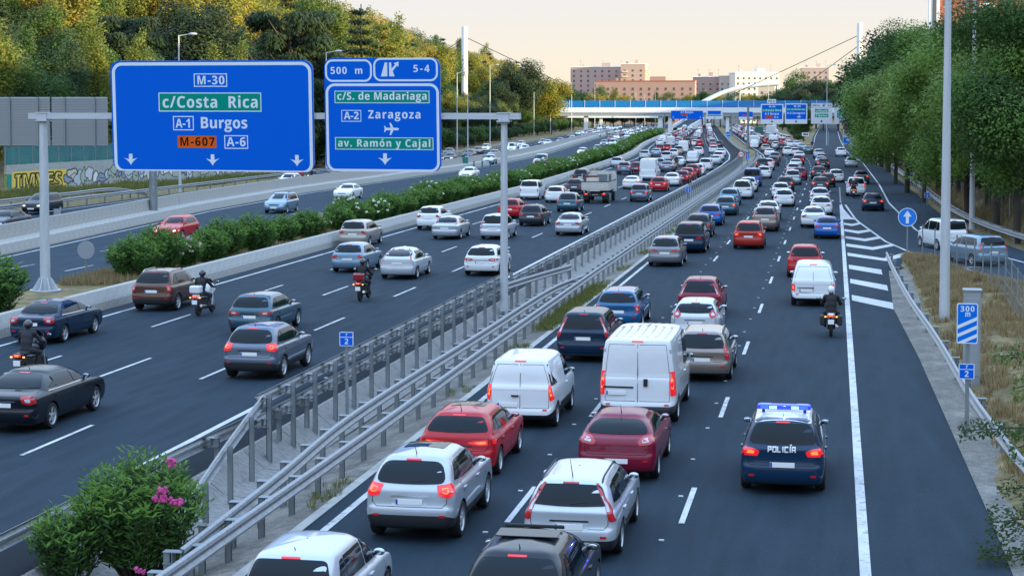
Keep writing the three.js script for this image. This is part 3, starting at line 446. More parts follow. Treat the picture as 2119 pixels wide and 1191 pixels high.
function buildCar(kind, o = {}) {
  // o: paint, lights, on, lod, glassPoly..., returns a Group whose origin is the ground under the rear axle, driving towards -z
  const p = { ...BASE, ...KINDS[kind], ...(o.dim || {}), cut: o.cut }, lod = o.lod ?? 2, key = kind + lod + JSON.stringify(o.dim || 0) + (o.cut || '');
  if (!shapeCache.has(key)) {
    const sh = bodyShell(p, lod), fine = bodyShell(p, Math.max(1, lod)), res = lod === 2 ? 0.02 : 0.04;
    sh.rear = depthMap(fine.pos, fine.tris, 0, 1, 2, -1, res); sh.front = depthMap(fine.pos, fine.tris, 0, 1, 2, 1, res);
    const whole = bodyShell({ ...p, arch: -p.wr }, Math.max(1, lod)); sh.side = depthMap(whole.pos, whole.tris, 2, 1, 0, 'side', res); sh.top = depthMap(fine.pos, fine.tris, 2, 0, 1, 1, res); sh.geo = new Map();
    shapeCache.set(key, sh);
  }
  const sh = shapeCache.get(key), car = new THREE.Group(), hw = p.W / 2, pm = paint(o.paint || 'silver');
  const V = (x, y, s) => new THREE.Vector3(x, y, p.ro - s);
  const PL = { rear: (x, y, f) => V(x, y, sh.rear(x, y) - f), front: (x, y, f) => V(x, y, sh.front(x, y) + f), right: (s, y, f) => V(sh.side(s, y) + f, y, s), left: (s, y, f) => V(-sh.side(s, y) - f, y, s), top: (s, x, f) => V(x, sh.top(s, x) + f, s) };
  const OUT = { rear: new THREE.Vector3(0, 0, 1), front: new THREE.Vector3(0, 0, -1), right: new THREE.Vector3(1, 0, 0), left: new THREE.Vector3(-1, 0, 0), top: new THREE.Vector3(0, 1, 0) };
  const rep = (name, view, poly, mat, off = 0.006, sub, parent = car) => {
    const k = view + JSON.stringify(poly) + off; let g = sh.geo.get(k);
    if (!g) { const xs = poly.map((q) => q[0]), ys = poly.map((q) => q[1]), size = Math.max(Math.max(...xs) - Math.min(...xs), Math.max(...ys) - Math.min(...ys)); g = panel(poly, PL[view], lod === 0 ? Math.max(off, 0.035) : off, lod === 0 ? (size > 0.5 ? 1 : 0) : sub ?? (size > 0.7 ? 2 : size > 0.2 ? 1 : 0), OUT[view]); sh.geo.set(k, g); }
    return part(name, g, mat, parent);
  };
  const both = (name, poly, mat, off, sub, parent) => [rep(name, 'rear', poly, mat, off, sub, parent), rep(name, 'rear', flipX(poly), mat, off, sub, parent)];
  const sides = (name, poly, mat, off, sub) => { rep(name, 'right', poly, mat, off, sub); rep(name, 'left', poly, mat, off, sub); };
  part('body', sh.g, o.bodyMat || pm, car); part('lower_bumper', sh.low, o.lowerMat || M.trim, car);
  if (lod > 0) part('underbody', box(p.W - 2 * p.tw - 0.1, 0.5, p.L - 0.5, 0, p.gc + 0.27, p.ro - p.L / 2), M.under, car);
  addWheels(car, p, lod, o.rimMat || M.alloy);
  const rn = lod === 2 ? 4 : lod === 1 ? 2 : 1;
  // windows
  const yb = p.ry + (o.winUp ?? 0.05), yt = p.H - (o.winDown ?? 0.13), wb = (hw - p.tuck) * (o.winW ?? 0.86), wt = p.roof * (o.winT ?? 0.93);
  const glass = o.glassMat || M.glass;
  if (!o.noRearWindow) rep('rear_window', 'rear', roundPoly(o.rearPoly || [[-wb, yb], [-0.3 * wb, yb - 0.02], [0.3 * wb, yb - 0.02], [wb, yb], [wt, yt], [0, yt + 0.015], [-wt, yt]], o.winR ?? 0.09, rn), glass, 0.011);
  const A = (y) => lerp(p.fc - 0.02, p.fa + 0.12, (y - p.belt) / (p.H - 0.1 - p.belt)) - 0.22, sB = o.bPillar ?? lerp(p.ro, p.ro + p.wb, 0.52), y0 = p.belt + 0.03, y1 = p.H - 0.17;
  const c0 = o.cBase ?? (p.rg + 0.3), c1 = o.cTop ?? (p.rt + 0.3), Cs = (y) => lerp(c0, c1, (y - y0) / (y1 - y0));
  if (!o.noSide) {
    const g2 = 0.035;
    sides('front_window', roundPoly([[sB + g2, y0 + 0.01], [A(y0), y0 - 0.01], [A(y1), y1], [sB + g2 + 0.01, y1]], 0.05, rn), glass, 0.011);
    if (!o.cargo) {
      const sD = o.dPillar ?? lerp(c0, sB, 0.3);
      if (o.quarter !== false && sD - Cs(y0) > 0.16) {
        sides('rear_side_window', roundPoly([[sD + 0.02, y0 + 0.03], [sB - g2, y0 + 0.01], [sB - g2, y1], [sD + 0.05, y1]], 0.04, rn), glass, 0.011);
        sides('quarter_window', roundPoly([[Cs(y0) + 0.06, y0 + 0.07], [sD - 0.02, y0 + 0.03], [sD + 0.01, y1 - 0.01], [Cs(y1) + 0.04, y1 - 0.03]], 0.06, rn), glass, 0.011);
      } else sides('rear_side_window', roundPoly([[Cs(y0), y0 + 0.04], [sB - g2, y0 + 0.01], [sB - g2, y1], [Cs(y1), y1 - 0.02]], 0.07, rn), glass, 0.011);
    }
  }
  if (o.front || lod > 1) { const w0 = (hw - p.tuck) * 0.9, w1 = p.roof * 0.9; rep('windscreen', 'front', roundPoly([[-w0, p.cowl + 0.05], [w0, p.cowl + 0.05], [w1, p.H - 0.13], [-w1, p.H - 0.13]], 0.08, rn), glass, 0.011); }
  // tail lights
  const L0 = o.lightPoly || LIGHTS[o.lights || 'corner'], LP = roundPoly(L0.map(([x, y]) => [x * (sh.rear.max(p.ry + y) - 0.022), p.ry + y]), o.lightR ?? 0.03, rn);
  if (!o.front || lod > 0) {
    const lens = both('tail_light', LP, o.on ? M.redOn : M.red, 0.012, lod > 1 ? 2 : 1);
    if (lod > 1 || o.on) { const cx = LP.reduce((a, q) => a + q[0], 0) / LP.length, cy = LP.reduce((a, q) => a + q[1], 0) / LP.length; const inner = LP.map(([x, y]) => [lerp(cx, x, 0.42), lerp(cy, y, 0.42)]); rep('bulb', 'rear', inner, o.on ? M.hot : M.clear, 0.016, 0, lens[0]); rep('bulb', 'rear', flipX(inner), o.on ? M.hot : M.clear, 0.016, 0, lens[1]); }
    if (lod > 1 && o.lightSide !== false) { const ys = LP.filter((q) => q[0] > hw * 0.9).map((q) => q[1]), ya = Math.min(...ys), yc = Math.max(...ys), se = o.lightSide ?? 0.3; if (ys.length > 1 && yc - ya > 0.06) sides('tail_light', roundPoly([[sh.side.min(ya) + 0.1, ya + 0.01], [sh.side.min(yc) + 0.1, yc], [sh.side.min(yc) + se, yc - 0.02], [sh.side.min(ya) + se - 0.05, ya + 0.04]], 0.03, 2), o.on ? M.redOn : M.red, 0.008, 1); }
  }
  if (o.third !== false && lod > 0) rep('brake_light', 'rear', roundPoly([[-0.15, p.H - 0.115], [0.15, p.H - 0.115], [0.15, p.H - 0.09], [-0.15, p.H - 0.09]], 0.01, 1), o.on ? M.redOn : M.red, 0.02, 0);
  // plate
  const py = o.plateY ?? (p.ry - 0.3), pw = 0.26;
  if (!o.front) {
    const sPlate = Math.min(sh.rear(0, py), sh.rear(0, py + 0.05), sh.rear(0, py - 0.05));
    if (lod > 1 && o.recess !== false) { rep('plate_recess', 'rear', roundPoly([[-0.34, py - 0.085], [0.34, py - 0.085], [0.38, py + 0.1], [-0.38, py + 0.1]], 0.03, 3), M.trim === o.recessMat ? M.trim : (o.recessMat || pm), 0.004, 1); rep('handle_trim', 'rear', roundPoly([[-0.36, py + 0.085], [0.36, py + 0.085], [0.36, py + 0.115], [-0.36, py + 0.115]], 0.01, 2), o.chromeStrip ? M.chrome : M.trim, 0.014, 1); }
    const px0 = o.plateX || 0, pl = part('number_plate', lod > 0 ? rbox(2 * pw, 0.11, 0.012, 0.005, px0, py, p.ro - sPlate + 0.02) : box(2 * pw, 0.11, 0.02, px0, py, p.ro - sPlate + 0.02), M.plate, car);
    if (lod > 1) part('plate_band', box(0.04, 0.1, 0.004, px0 - pw + 0.025, py, p.ro - sPlate + 0.0275), M.plateBlue, pl);
  }
  if (o.reflectors !== false && lod > 1) { const yq = o.reflY ?? (p.gc + 0.26); both('reflector', roundPoly([[hw - 0.32, yq], [hw - 0.2, yq], [hw - 0.2, yq + 0.045], [hw - 0.32, yq + 0.045]], 0.015, 2), M.red, 0.012, 0); }
  // tailgate and door joints
  if (lod > 1) {
    const gap = (view, pts) => { const g = rep('panel_joint', view, strip(pts, 0.009), M.seam, 0.006, 2); return g; };
    if (o.gate !== false) { const gw = hw * (o.gateW ?? 0.8), gy = o.gateY ?? (p.bump + 0.02); gap('rear', [[-gw, p.ry - 0.02], [-gw, gy + 0.08], [-gw + 0.08, gy], [gw - 0.08, gy], [gw, gy + 0.08], [gw, p.ry - 0.02]]); }
    for (const v of ['right', 'left']) {
      const yl = p.gc + 0.14, aF = p.fc - 0.05;
      gap(v, [[aF, p.belt - 0.02], [aF + 0.12, p.belt - 0.25], [aF + 0.08, yl]]); gap(v, [[sB, p.belt], [sB, yl]]);
      if (!o.twoDoor && !o.cargo) { const rs = p.ro + p.wr + 0.09; gap(v, [[p.ro + 0.05, p.belt], [p.ro + 0.12, p.belt - 0.14], [rs - 0.02, p.wr + 0.12], [rs + 0.02, yl]]); }
      gap(v, [[p.ro + p.wr + 0.1, yl], [aF + 0.08, yl]]);
      for (const s of o.twoDoor || o.cargo ? [sB + 0.16] : [sB + 0.16, p.ro + 0.3]) rep('door_handle', v, roundPoly([[s - 0.1, p.belt - 0.16], [s + 0.1, p.belt - 0.16], [s + 0.1, p.belt - 0.12], [s - 0.1, p.belt - 0.12]], 0.015, 2), o.handleMat || pm, 0.03, 0);
      if (o.sideTrim) rep('side_trim', v, roundPoly([[p.ro + 0.5, p.gc + 0.28], [p.ro + p.wb - 0.5, p.gc + 0.28], [p.ro + p.wb - 0.5, p.gc + 0.34], [p.ro + 0.5, p.gc + 0.34]], 0.02, 2), M.trim, 0.015, 2);
      if (o.chromeLine) rep('window_trim', v, strip([[c0, y0 - 0.01], [A(y0), y0 - 0.03]], 0.018), M.chrome, 0.007, 2);
    }
    if (o.wiper !== false) { const a = PL.rear(0.02, yb + 0.03, 0.015), b = PL.rear(0.34, yb + 0.07, 0.015); part('wiper', bar(a.toArray(), b.toArray(), 0.011, 0.007, 5), M.trim, car); }
    if (o.antenna !== false) { const a = PL.top(p.rt + 0.22, 0, -0.01); part('antenna', bar(a.toArray(), [a.x, a.y + (o.antenna || 0.09), a.z + (o.antenna || 0.09) * 0.9], 0.012, 0.004, 5), M.trim, car); }
  }
  // mirrors
  if (lod > 0 && o.mirrors !== false) {
    const ms = p.fc - 0.28, my = p.belt + 0.07;
    for (const sd of [1, -1]) {
      const x = sd * (sh.side(ms, my) + 0.11), g = new THREE.SphereGeometry(1, 10, 8).scale(0.1, 0.062, 0.055), a = part('wing_mirror', merge([g.translate(x, my + 0.01, p.ro - ms), bar([x - sd * 0.14, my - 0.05, p.ro - ms - 0.01], [x - sd * 0.04, my - 0.03, p.ro - ms], 0.022, 0.022, 6)]), o.mirrorMat || pm, car);
      if (lod > 1) part('mirror_glass', new THREE.SphereGeometry(1, 10, 6).scale(0.086, 0.05, 0.01).translate(x, my + 0.01, p.ro - ms + 0.05), M.mirrorGlass, a);
    }
  }
  if (o.rails && lod > 0) for (const sd of [1, -1]) { const xx = sd * (p.roof - 0.04), pts = []; for (let i = 0; i <= 8; i++) { const s = lerp(p.rt + 0.12, p.fa - 0.15, i / 8), q = PL.top(s, xx, i === 0 || i === 8 ? 0 : 0.045); pts.push(q); } part('roof_rail', new THREE.TubeGeometry(new THREE.CatmullRomCurve3(pts), 12, 0.018, 6), o.railMat || M.trim, car); }
  if (o.sunroof && lod > 0) rep('sunroof', 'top', roundPoly([[lerp(p.rt, p.fa, 0.45), -p.roof + 0.2], [p.fa - 0.2, -p.roof + 0.2], [p.fa - 0.2, p.roof - 0.2], [lerp(p.rt, p.fa, 0.45), p.roof - 0.2]], 0.05, 3), M.glass, 0.006, 2);
  if (o.front) {                                              // a car that comes towards us
    const w = hw - 0.02, hy = p.hood - 0.02;
    for (const sd of [1, -1]) { const P = roundPoly([[0.5 * w, hy - 0.1], [0.97 * w, hy - 0.04], [0.97 * w, hy - 0.16], [0.6 * w, hy - 0.19]], 0.04, rn); rep('head_light', 'front', sd > 0 ? P : flipX(P), o.lampsOn ? M.head : M.clear, 0.01, lod ? 1 : 0); }
    rep('grille', 'front', roundPoly([[-0.44 * w, hy - 0.1], [0.44 * w, hy - 0.1], [0.4 * w, hy - 0.19], [-0.4 * w, hy - 0.19]], 0.03, rn), M.trim, 0.006, 1);
    rep('air_intake', 'front', roundPoly([[-0.6 * w, 0.38], [0.6 * w, 0.38], [0.5 * w, 0.25], [-0.5 * w, 0.25]], 0.04, rn), M.trim, 0.006, 1);
    const pf = sh.front(0, 0.46); part('number_plate', box(0.52, 0.11, 0.015, 0, 0.46, p.ro - pf - 0.012), M.plate, car);
  }
  car.userData.dims = p; car.userData.place = PL; car.userData.rep = rep;
  return car;
}
// ---------- traffic ----------
const bodySlot = new THREE.MeshStandardMaterial();          // stands for the paint while a far car is being joined
const flatCache = new Map();
function flatCar(kind, o) {                                  // a far car, a few pixels wide: one mesh with several materials
  const k = kind + (o.lights || '') + (o.on ? 1 : 0) + (o.front ? 1 : 0) + (o.cargo ? 1 : 0) + (o.lampsOn ? 1 : 0);
  if (!flatCache.has(k)) {
    const c = buildCar(kind, { ...o, lod: 0, bodyMat: bodySlot }); c.updateMatrixWorld(true);
    const by = new Map(); c.traverse((m) => { if (!m.isMesh || m.name === 'rim') return; const g = nx(m.geometry.clone().applyMatrix4(m.matrixWorld)); if (!by.has(m.material)) by.set(m.material, []); by.get(m.material).push(g); });
    const mats = [...by.keys()], geo = mergeGeometries(mats.map((q) => mergeGeometries(by.get(q))), true); flatCache.set(k, { geo, mats });
  }
  const { geo, mats } = flatCache.get(k), m = new THREE.Mesh(geo, mats.map((q) => (q === bodySlot ? paint(o.paint) : q))); m.castShadow = m.receiveShadow = true; return m;
}
const KINDWORD = { hatch: 'hatchback', small: 'small hatchback', coupe: 'coupe', sedan: 'saloon car', bigsedan: 'large saloon car', estate: 'estate car', suv: 'crossover', bigsuv: 'off-road car', mpv: 'people carrier', bigmpv: 'large people carrier', smallvan: 'small van', bigvan: 'large van' };
const NAMEWORD = { hatch: 'hatchback', small: 'small_hatchback', coupe: 'coupe', sedan: 'saloon_car', bigsedan: 'saloon_car', estate: 'estate_car', suv: 'crossover_car', bigsuv: 'off_road_car', mpv: 'people_carrier', bigmpv: 'people_carrier', smallvan: 'small_van', bigvan: 'large_van' };
const PAINTWORD = { cream: 'cream', pale: 'pale silver', slate: 'slate grey', charcoal: 'charcoal', navy: 'navy blue', midblue: 'blue', cyan: 'light blue', steel: 'steel blue', darkred: 'dark red', orange: 'orange red', bronze: 'bronze', police: 'dark blue' };
const VANLIKE = { smallvan: 1, bigvan: 1 };
// x, y: photograph pixel of the ground midway between the rear wheels (front wheels for oncoming cars)
function putCar(x, y, kind, o, label, group) {
  const P = ground(x, y), d = -P.z, lod = o.lod ?? (d < 82 ? 2 : d < 235 ? 1 : 0), opt = { ...o, lod };
  const c = lod === 0 ? flatCar(kind, opt) : buildCar(kind, opt), wb = { ...BASE, ...KINDS[kind], ...(o.dim || {}) }.wb, head = headAt(P.z) + (o.turn || 0) + (o.front ? Math.PI : 0);
  c.name = numbered(o.name || NAMEWORD[kind]); c.rotation.y = head; c.position.set(P.x, 0.012, P.z);
  if (o.front) { c.position.x += wb * Math.sin(head); c.position.z += wb * Math.cos(head); }
  scene.add(c); tag(c, label, VANLIKE[kind] ? 'van' : 'car', group); return c;
}
const cargo = { cargo: true, noRearWindow: true, wiper: false };
const bumperGrey = std(lin(0.05, 0.052, 0.056), 0.7);
// --- right carriageway, near ---
putCar(613, 1338, 'small', { paint: 'pale', on: true, dim: { H: 1.53 }, antenna: 0.06 }, 'pale silver small hatchback with rounded roof at the kerb strip, cut off by the picture');
{
  const c = putCar(1078, 1323, 'hatch', { paint: 'black', on: true, lights: 'slim', sunroof: true }, 'black hatchback with its glass sunroof tilted open');
  const q = c.userData.place, p = c.userData.dims; const lid = part('sunroof_lid', rbox(1.0, 0.02, 0.5, 0.008), M.glass, c), at = q.top(p.fa - 0.8, 0, 0.022); lid.position.copy(at); lid.rotation.x = 0.015; part('wind_deflector', rbox(0.98, 0.06, 0.05, 0.02, 0, 0, 0), M.trim, c).position.copy(q.top(p.fa - 0.2, 0, 0.035));
}
putCar(865, 1106, 'suv', { paint: 'silver', on: true, chromeStrip: true, sunroof: true, antenna: 0.2, lightPoly: [[0.66, 0.02], [0.9, 0.04], [1, 0.06], [1, -0.13], [0.9, -0.2], [0.68, -0.17]], cut: 3.45, plateY: 0.8, winR: 0.16, winW: 0.84, dim: { ry: 1.08 }, reflY: 0.52 }, 'silver crossover with dark lower bumper and lit round-edged tail lights');
putCar(1192, 1139, 'estate', { paint: 'pale', lights: 'pillar', rails: true, antenna: 0.4, sideTrim: true, cut: 2.9, lowerMat: M.trim, dim: { H: 1.5, W: 1.78 }, plateY: 0.66, lightSide: 0.26 }, 'pale silver estate car with black roof rails and tall tail lights');
putCar(957, 977, 'hatch', { paint: 'red', on: true, lights: 'slim', lightPoly: [[0.3, -0.17], [0.55, -0.13], [1, -0.1], [1, -0.21], [0.6, -0.24], [0.34, -0.2]], dim: { W: 1.81, H: 1.45 }, antenna: 0.2, plateY: 0.62, sunroof: true }, 'bright red hatchback with thin lit tail lights behind the white panel van');
putCar(1283, 985, 'coupe', { paint: 'darkred', lights: 'wide', twoDoor: true, winR: 0.2, antenna: 0.2, plateY: 0.48, recess: false, lightPoly: [[0.55, -0.1], [0.74, 0.0], [0.98, 0.04], [1, -0.12], [0.6, -0.19]], quarter: false, third: false }, 'dark red two-door coupe with clear tail lights and an oval rear window');
function vanDoors(c, hy, extra = {}) {                       // twin rear doors of a panel van
  const { rep, dims: p } = c.userData, w = p.roof * 0.93, b = p.W / 2 * 0.82; rep('panel_joint', 'rear', strip([[0.01, p.H - 0.16], [0.01, p.bump + 0.02]], 0.012), M.seam, 0.007, 2);
  for (const sd of [1, -1]) rep('panel_joint', 'rear', strip([[sd * 0.06, p.H - 0.18], [sd * w * 0.92, p.H - 0.18], [sd * b, p.belt + 0.1], [sd * b, p.bump + 0.05], [sd * 0.06, p.bump + 0.05]], 0.01), M.seam, 0.007, 2);
  rep('door_pressing', 'rear', strip([[-b * 0.95, hy + 0.16], [b * 0.95, hy + 0.16]], 0.02), c.userData.paintMat, 0.012, 2);
  const at = c.userData.place.rear(extra.hx ?? -0.12, hy, 0.03); part('rear_handle', rbox(extra.hw ?? 0.2, extra.hh ?? 0.045, 0.04, 0.015), M.trim, c).position.copy(at);
}
{
  const c = putCar(1084, 879, 'smallvan', { ...cargo, paint: 'white', on: true, lights: 'tall', lightPoly: [[0.87, 0.0], [0.97, 0.04], [1, -0.34], [0.88, -0.4]], sideTrim: true, cut: 3.2, mirrorMat: M.trim, gate: false, plateY: 0.62, plateX: -0.32, recess: false, antenna: false }, 'white panel van with black tall light strips and rounded roof');
  c.userData.paintMat = paint('white'); vanDoors(c, 0.86); const { rep, dims: p } = c.userData;
  for (const sd of [1, -1]) { const P = roundPoly([[0.94 * p.roof * 1.02, 1.66], [0.97 * p.roof * 1.04, 1.66], [0.9 * 0.97, 1.12], [0.83 * 0.97, 1.12]], 0.02, 2); rep('lamp_surround', 'rear', sd > 0 ? P : flipX(P), M.trim, 0.008, 1); }
}
{
  const c = putCar(1326, 868, 'bigvan', { ...cargo, paint: 'white', on: true, lights: 'van', gate: false, mirrorMat: M.trim, cut: 3.6, lowerMat: bumperGrey, plateY: 0.84, plateX: -0.55, recess: false, antenna: false, sideTrim: true }, 'tall white panel van with ribbed roof and twin rear doors');
  c.userData.paintMat = paint('white'); vanDoors(c, 1.12, { hx: 0.22, hw: 0.11, hh: 0.2 }); const { rep, dims: p } = c.userData;
  for (let i = -3; i <= 3; i++) rep('roof_rib', 'top', roundPoly([[0.5, i * 0.22 - 0.04], [3.9, i * 0.22 - 0.04], [3.9, i * 0.22 + 0.04], [0.5, i * 0.22 + 0.04]], 0.03, 2), paint('white'), 0.02, 1);
  rep('plate_lamp', 'rear', roundPoly([[-0.9, 0.97], [-0.1, 0.97], [-0.1, 1.01], [-0.9, 1.01]], 0.01, 1), M.trim, 0.025, 1);
  for (const sd of [1, -1]) for (const y of [1.95, 1.9]) { const at = c.userData.place.rear(sd * 0.86, y - (y > 1.92 ? 0 : 0.6), 0.01); part('hinge', rbox(0.06, 0.1, 0.03, 0.008), M.alloy, c).position.copy(at); }
}
// the police car
const roofWhite = new THREE.MeshPhysicalMaterial({ color: lin(0.78, 0.79, 0.8), roughness: 0.4, clearcoat: 1, clearcoatRoughness: 0.04 });
const blueGlow = std(lin(0.05, 0.12, 0.9), 0.2, { emissive: lin(0.015, 0.05, 1), emissiveIntensity: 1.3 }), blueHot = std(lin(0.3, 0.4, 1), 0.2, { emissive: lin(0.12, 0.26, 1), emissiveIntensity: 1.5 }), blueDark = new THREE.MeshPhysicalMaterial({ color: lin(0.004, 0.012, 0.35), roughness: 0.25, emissive: lin(0.02, 0.04, 1), emissiveIntensity: 0.7 });
{
  const c = putCar(1621, 1010, 'mpv', { name: 'police_car', paint: 'police', on: true, lightPoly: [[0.56, -0.1], [0.8, -0.04], [1, -0.03], [1, -0.2], [0.6, -0.21]], plateY: 0.66, antenna: 0.14, winR: 0.12, recess: false, gateW: 0.82, dim: { W: 1.83, H: 1.62, L: 4.43 }, reflY: 0.4 }, 'dark blue police car with a white roof and lit blue light bar');
  const { rep, dims: p, place } = c.userData;
  rep('roof_panel', 'top', roundPoly([[p.rt + 0.02, -p.roof + 0.03], [p.fa - 0.05, -p.roof + 0.03], [p.fa - 0.05, p.roof - 0.03], [p.rt + 0.02, p.roof - 0.03]], 0.12, 5), roofWhite, 0.008, 3);
  const bs = p.rt + 0.95, at = place.top(bs, 0, 0.09), barG = new THREE.Group(); barG.position.copy(at);
  const lb = part('light_bar', rbox(1.16, 0.1, 0.3, 0.035), blueDark, c); lb.position.copy(at);
  for (const [x, m] of [[-0.43, blueGlow], [-0.24, blueHot], [0.24, blueHot], [0.43, blueGlow]]) part('beacon', rbox(0.17, 0.07, 0.02, 0.01, x, 0, 0.152), m, lb);
  for (const [x, m] of [[-0.4, blueGlow], [0.4, blueGlow]]) part('beacon', rbox(0.24, 0.015, 0.2, 0.006, x, 0.05, 0), m, lb);
  for (const x of [-0.45, 0.45]) part('bar_foot', box(0.06, 0.12, 0.12, x, -0.08, 0), M.trim, lb);
  const lamp = new THREE.PointLight(lin(0.08, 0.16, 1), 1.0, 6, 2); lamp.position.set(at.x, at.y + 0.16, at.z + 0.3); lamp.castShadow = true; c.add(lamp);
  // lettering of the tailgate, built from strokes
  const strokes = { P: [[[0, 0], [0, 1], [0.8, 1], [0.8, 0.45], [0, 0.45]]], O: [[[0, 0], [0, 1], [0.9, 1], [0.9, 0], [0, 0]]], L: [[[0, 1], [0, 0], [0.75, 0]]], I: [[[0.18, 0], [0.18, 1]]], C: [[[0.85, 1], [0, 1], [0, 0], [0.85, 0]]], A: [[[0, 0], [0, 1], [0.85, 1], [0.85, 0]], [[0, 0.42], [0.85, 0.42]]], Í: [[[0.18, 0], [0.18, 1]], [[0.2, 1.32], [0.45, 1.55]]] };
  const text = 'POLICÍA', hgt = 0.09, geos = []; let cx = -0.3;
  for (const ch of text) { for (const s of strokes[ch]) for (let i = 0; i < s.length - 1; i++) { const w = 0.074, pt = ([x, y]) => [cx + x * w, p.ry - 0.105 + y * hgt]; let a = pt(s[i]), b = pt(s[i + 1]); const l = Math.hypot(b[0] - a[0], b[1] - a[1]), e = 0.008 / l; a = [a[0] - (b[0] - a[0]) * e, a[1] - (b[1] - a[1]) * e]; b = [b[0] + (b[0] - a[0]) * e, b[1] + (b[1] - a[1]) * e]; const g = panel(strip([a, b], 0.024), place.rear, 0.018 + 0.0008 * (geos.length % 5), 1, new THREE.Vector3(0, 0, 1)); geos.push(g); } cx += (ch === 'I' || ch === 'Í' ? 0.68 : 1.24) * 0.08; }
  part('lettering', merge(geos), std(lin(0.8, 0.8, 0.8), 0.5), c);
}
putCar(1212, 744, 'mpv', { paint: 'navy', lights: 'pillar', lowerMat: bumperGrey, plateY: 0.78 }, 'navy blue people carrier with upright tail light strips beside the white vans');
putCar(1283, 677, 'estate', { paint: 'midblue', lights: 'block', rails: true, railMat: M.chrome, lightSide: 0.25 }, 'blue estate car with silver roof rails and square tail lights');
putCar(1456, 782, 'estate', { paint: 'bronze', lights: 'tall', rails: true, railMat: M.chrome, dim: { H: 1.53, L: 4.2, wb: 2.54, rt: 0.4 } }, 'bronze estate car overtaken by the tall white panel van');
putCar(1441, 712, 'suv', { paint: 'pale', dim: { L: 4.13, H: 1.57, W: 1.76 }, lightPoly: [[0.62, -0.02], [0.84, 0.16], [0.92, 0.12], [1, -0.08], [0.7, -0.13]] }, 'pale silver crossover with boomerang tail lights between two other cars');
putCar(1450, 655, 'hatch', { paint: 'darkred', lights: 'high', dim: { H: 1.55 } }, 'dark red hatchback with large rear window ahead of the pale crossover');
putCar(1378, 550, 'hatch', { paint: 'grey', lights: 'slim', dim: { H: 1.56, ry: 1.02 } }, 'grey tall hatchback with wide slim tail lights beside the central rail', undefined);
putCar(1428, 522, 'bigmpv', { paint: 'navy', lights: 'slim', on: false }, 'navy blue large people carrier behind the grey tall hatchback');
putCar(1446, 490, 'hatch', { paint: 'charcoal', lights: 'round', dim: { H: 1.5 } }, 'charcoal hatchback with round tail lights half hidden by the large people carrier');
putCar(1470, 466, 'hatch', { paint: 'blue', lights: 'slim', amberOn: true }, 'vivid blue hatchback with thin tail lights in the lane by the central rail');
putCar(1502, 445, 'hatch', { paint: 'teal', lights: 'corner', on: true }, 'teal hatchback with red tail lights following the light blue car');
putCar(1510, 425, 'hatch', { paint: 'cyan', lights: 'corner' }, 'light blue hatchback hidden behind the teal hatchback');
putCar(1537, 411, 'bigmpv', { paint: 'white', lights: 'slim', rails: true }, 'white large people carrier with a thin line of tail lights');
putCar(1549, 397, 'hatch', { paint: 'white', lights: 'block' }, 'white hatchback squeezed between the people carrier and the blue van');
{ const c = putCar(1557, 386, 'bigvan', { paint: 'blue', lights: 'tall', dim: { L: 4.9, H: 1.97, W: 1.9, roof: 0.78, wb: 3.0, fc: 4.2, fa: 3.4, belt: 1.1, ry: 1.12 }, lod: 1 }, 'vivid blue van with a wide rear window near the central rail'); }
putCar(1581, 369, 'hatch', { paint: 'white', lights: 'corner', lod: 1 }, 'white hatchback just in front of the vivid blue van');
putCar(1550, 514, 'mpv', { paint: 'orange', lights: 'corner', on: true, dim: { H: 1.62 } }, 'orange red people carrier alone in the middle lane');
putCar(1584, 478, 'suv', { paint: 'bronze', lights: 'pillar', dim: { H: 1.66, L: 4.53 } }, 'bronze crossover with long light strips up the rear pillars');
putCar(1590, 456, 'sedan', { paint: 'white', lights: 'sedan' }, 'white saloon car hidden behind the bronze crossover');
putCar(1623, 427, 'hatch', { paint: 'white', lights: 'round', on: false }, 'white hatchback with round red tail lights and a dark diffuser');
putCar(1616, 411, 'small', { paint: 'white', lights: 'corner' }, 'white small hatchback tucked behind the round-lighted white hatchback');
putCar(1625, 395, 'hatch', { paint: 'charcoal', lights: 'corner', on: true }, 'charcoal hatchback braking in the middle lane');
putCar(1641, 382, 'mpv', { paint: 'silver', lights: 'tall' }, 'silver people carrier in the middle lane ahead of the braking charcoal hatchback');
putCar(1655, 372, 'hatch', { paint: 'darkred', lights: 'corner', lod: 1 }, 'dark red hatchback peeping out behind the silver people carrier');
{
  const c = putCar(1683, 631, 'smallvan', { ...cargo, paint: 'white', on: true, lights: 'block', lightPoly: [[0.86, -0.2], [0.99, -0.18], [1, -0.48], [0.87, -0.48]], gate: false, cut: 3.0, plateY: 0.66, plateX: -0.3, recess: false, antenna: false, dim: { rt: 0.45, H: 1.82 } }, 'white panel van with sloping back ahead of the motorcyclist in black');
  c.userData.paintMat = paint('white'); vanDoors(c, 0.78, { hx: -0.3, hw: 0.7, hh: 0.03 });
}
putCar(1666, 573, 'small', { paint: 'red', lights: 'round', dim: { H: 1.57, W: 1.76, L: 4.1 }, mirrorMat: M.mirrorGlass }, 'cherry red small crossover with round tail lights right before a white van');
putCar(1712, 493, 'hatch', { paint: 'blue', lights: 'corner', rim: 'steel', dim: { H: 1.4, W: 1.66, L: 3.9, rt: 0.75, rg: 0.3 } }, 'vivid blue older hatchback next to the painted chevrons');
putCar(1684, 470, 'sedan', { paint: 'white', lights: 'sedan', antenna: 0.2 }, 'white older saloon car with a black strip across its bumper');
putCar(1700, 445, 'hatch', { paint: 'white', lights: 'slim' }, 'white hatchback with swept tail lights in the lane beside the gore');
putCar(1697, 423, 'hatch', { paint: 'pale', lights: 'corner' }, 'pale silver hatchback with an orange glint in its right tail light');
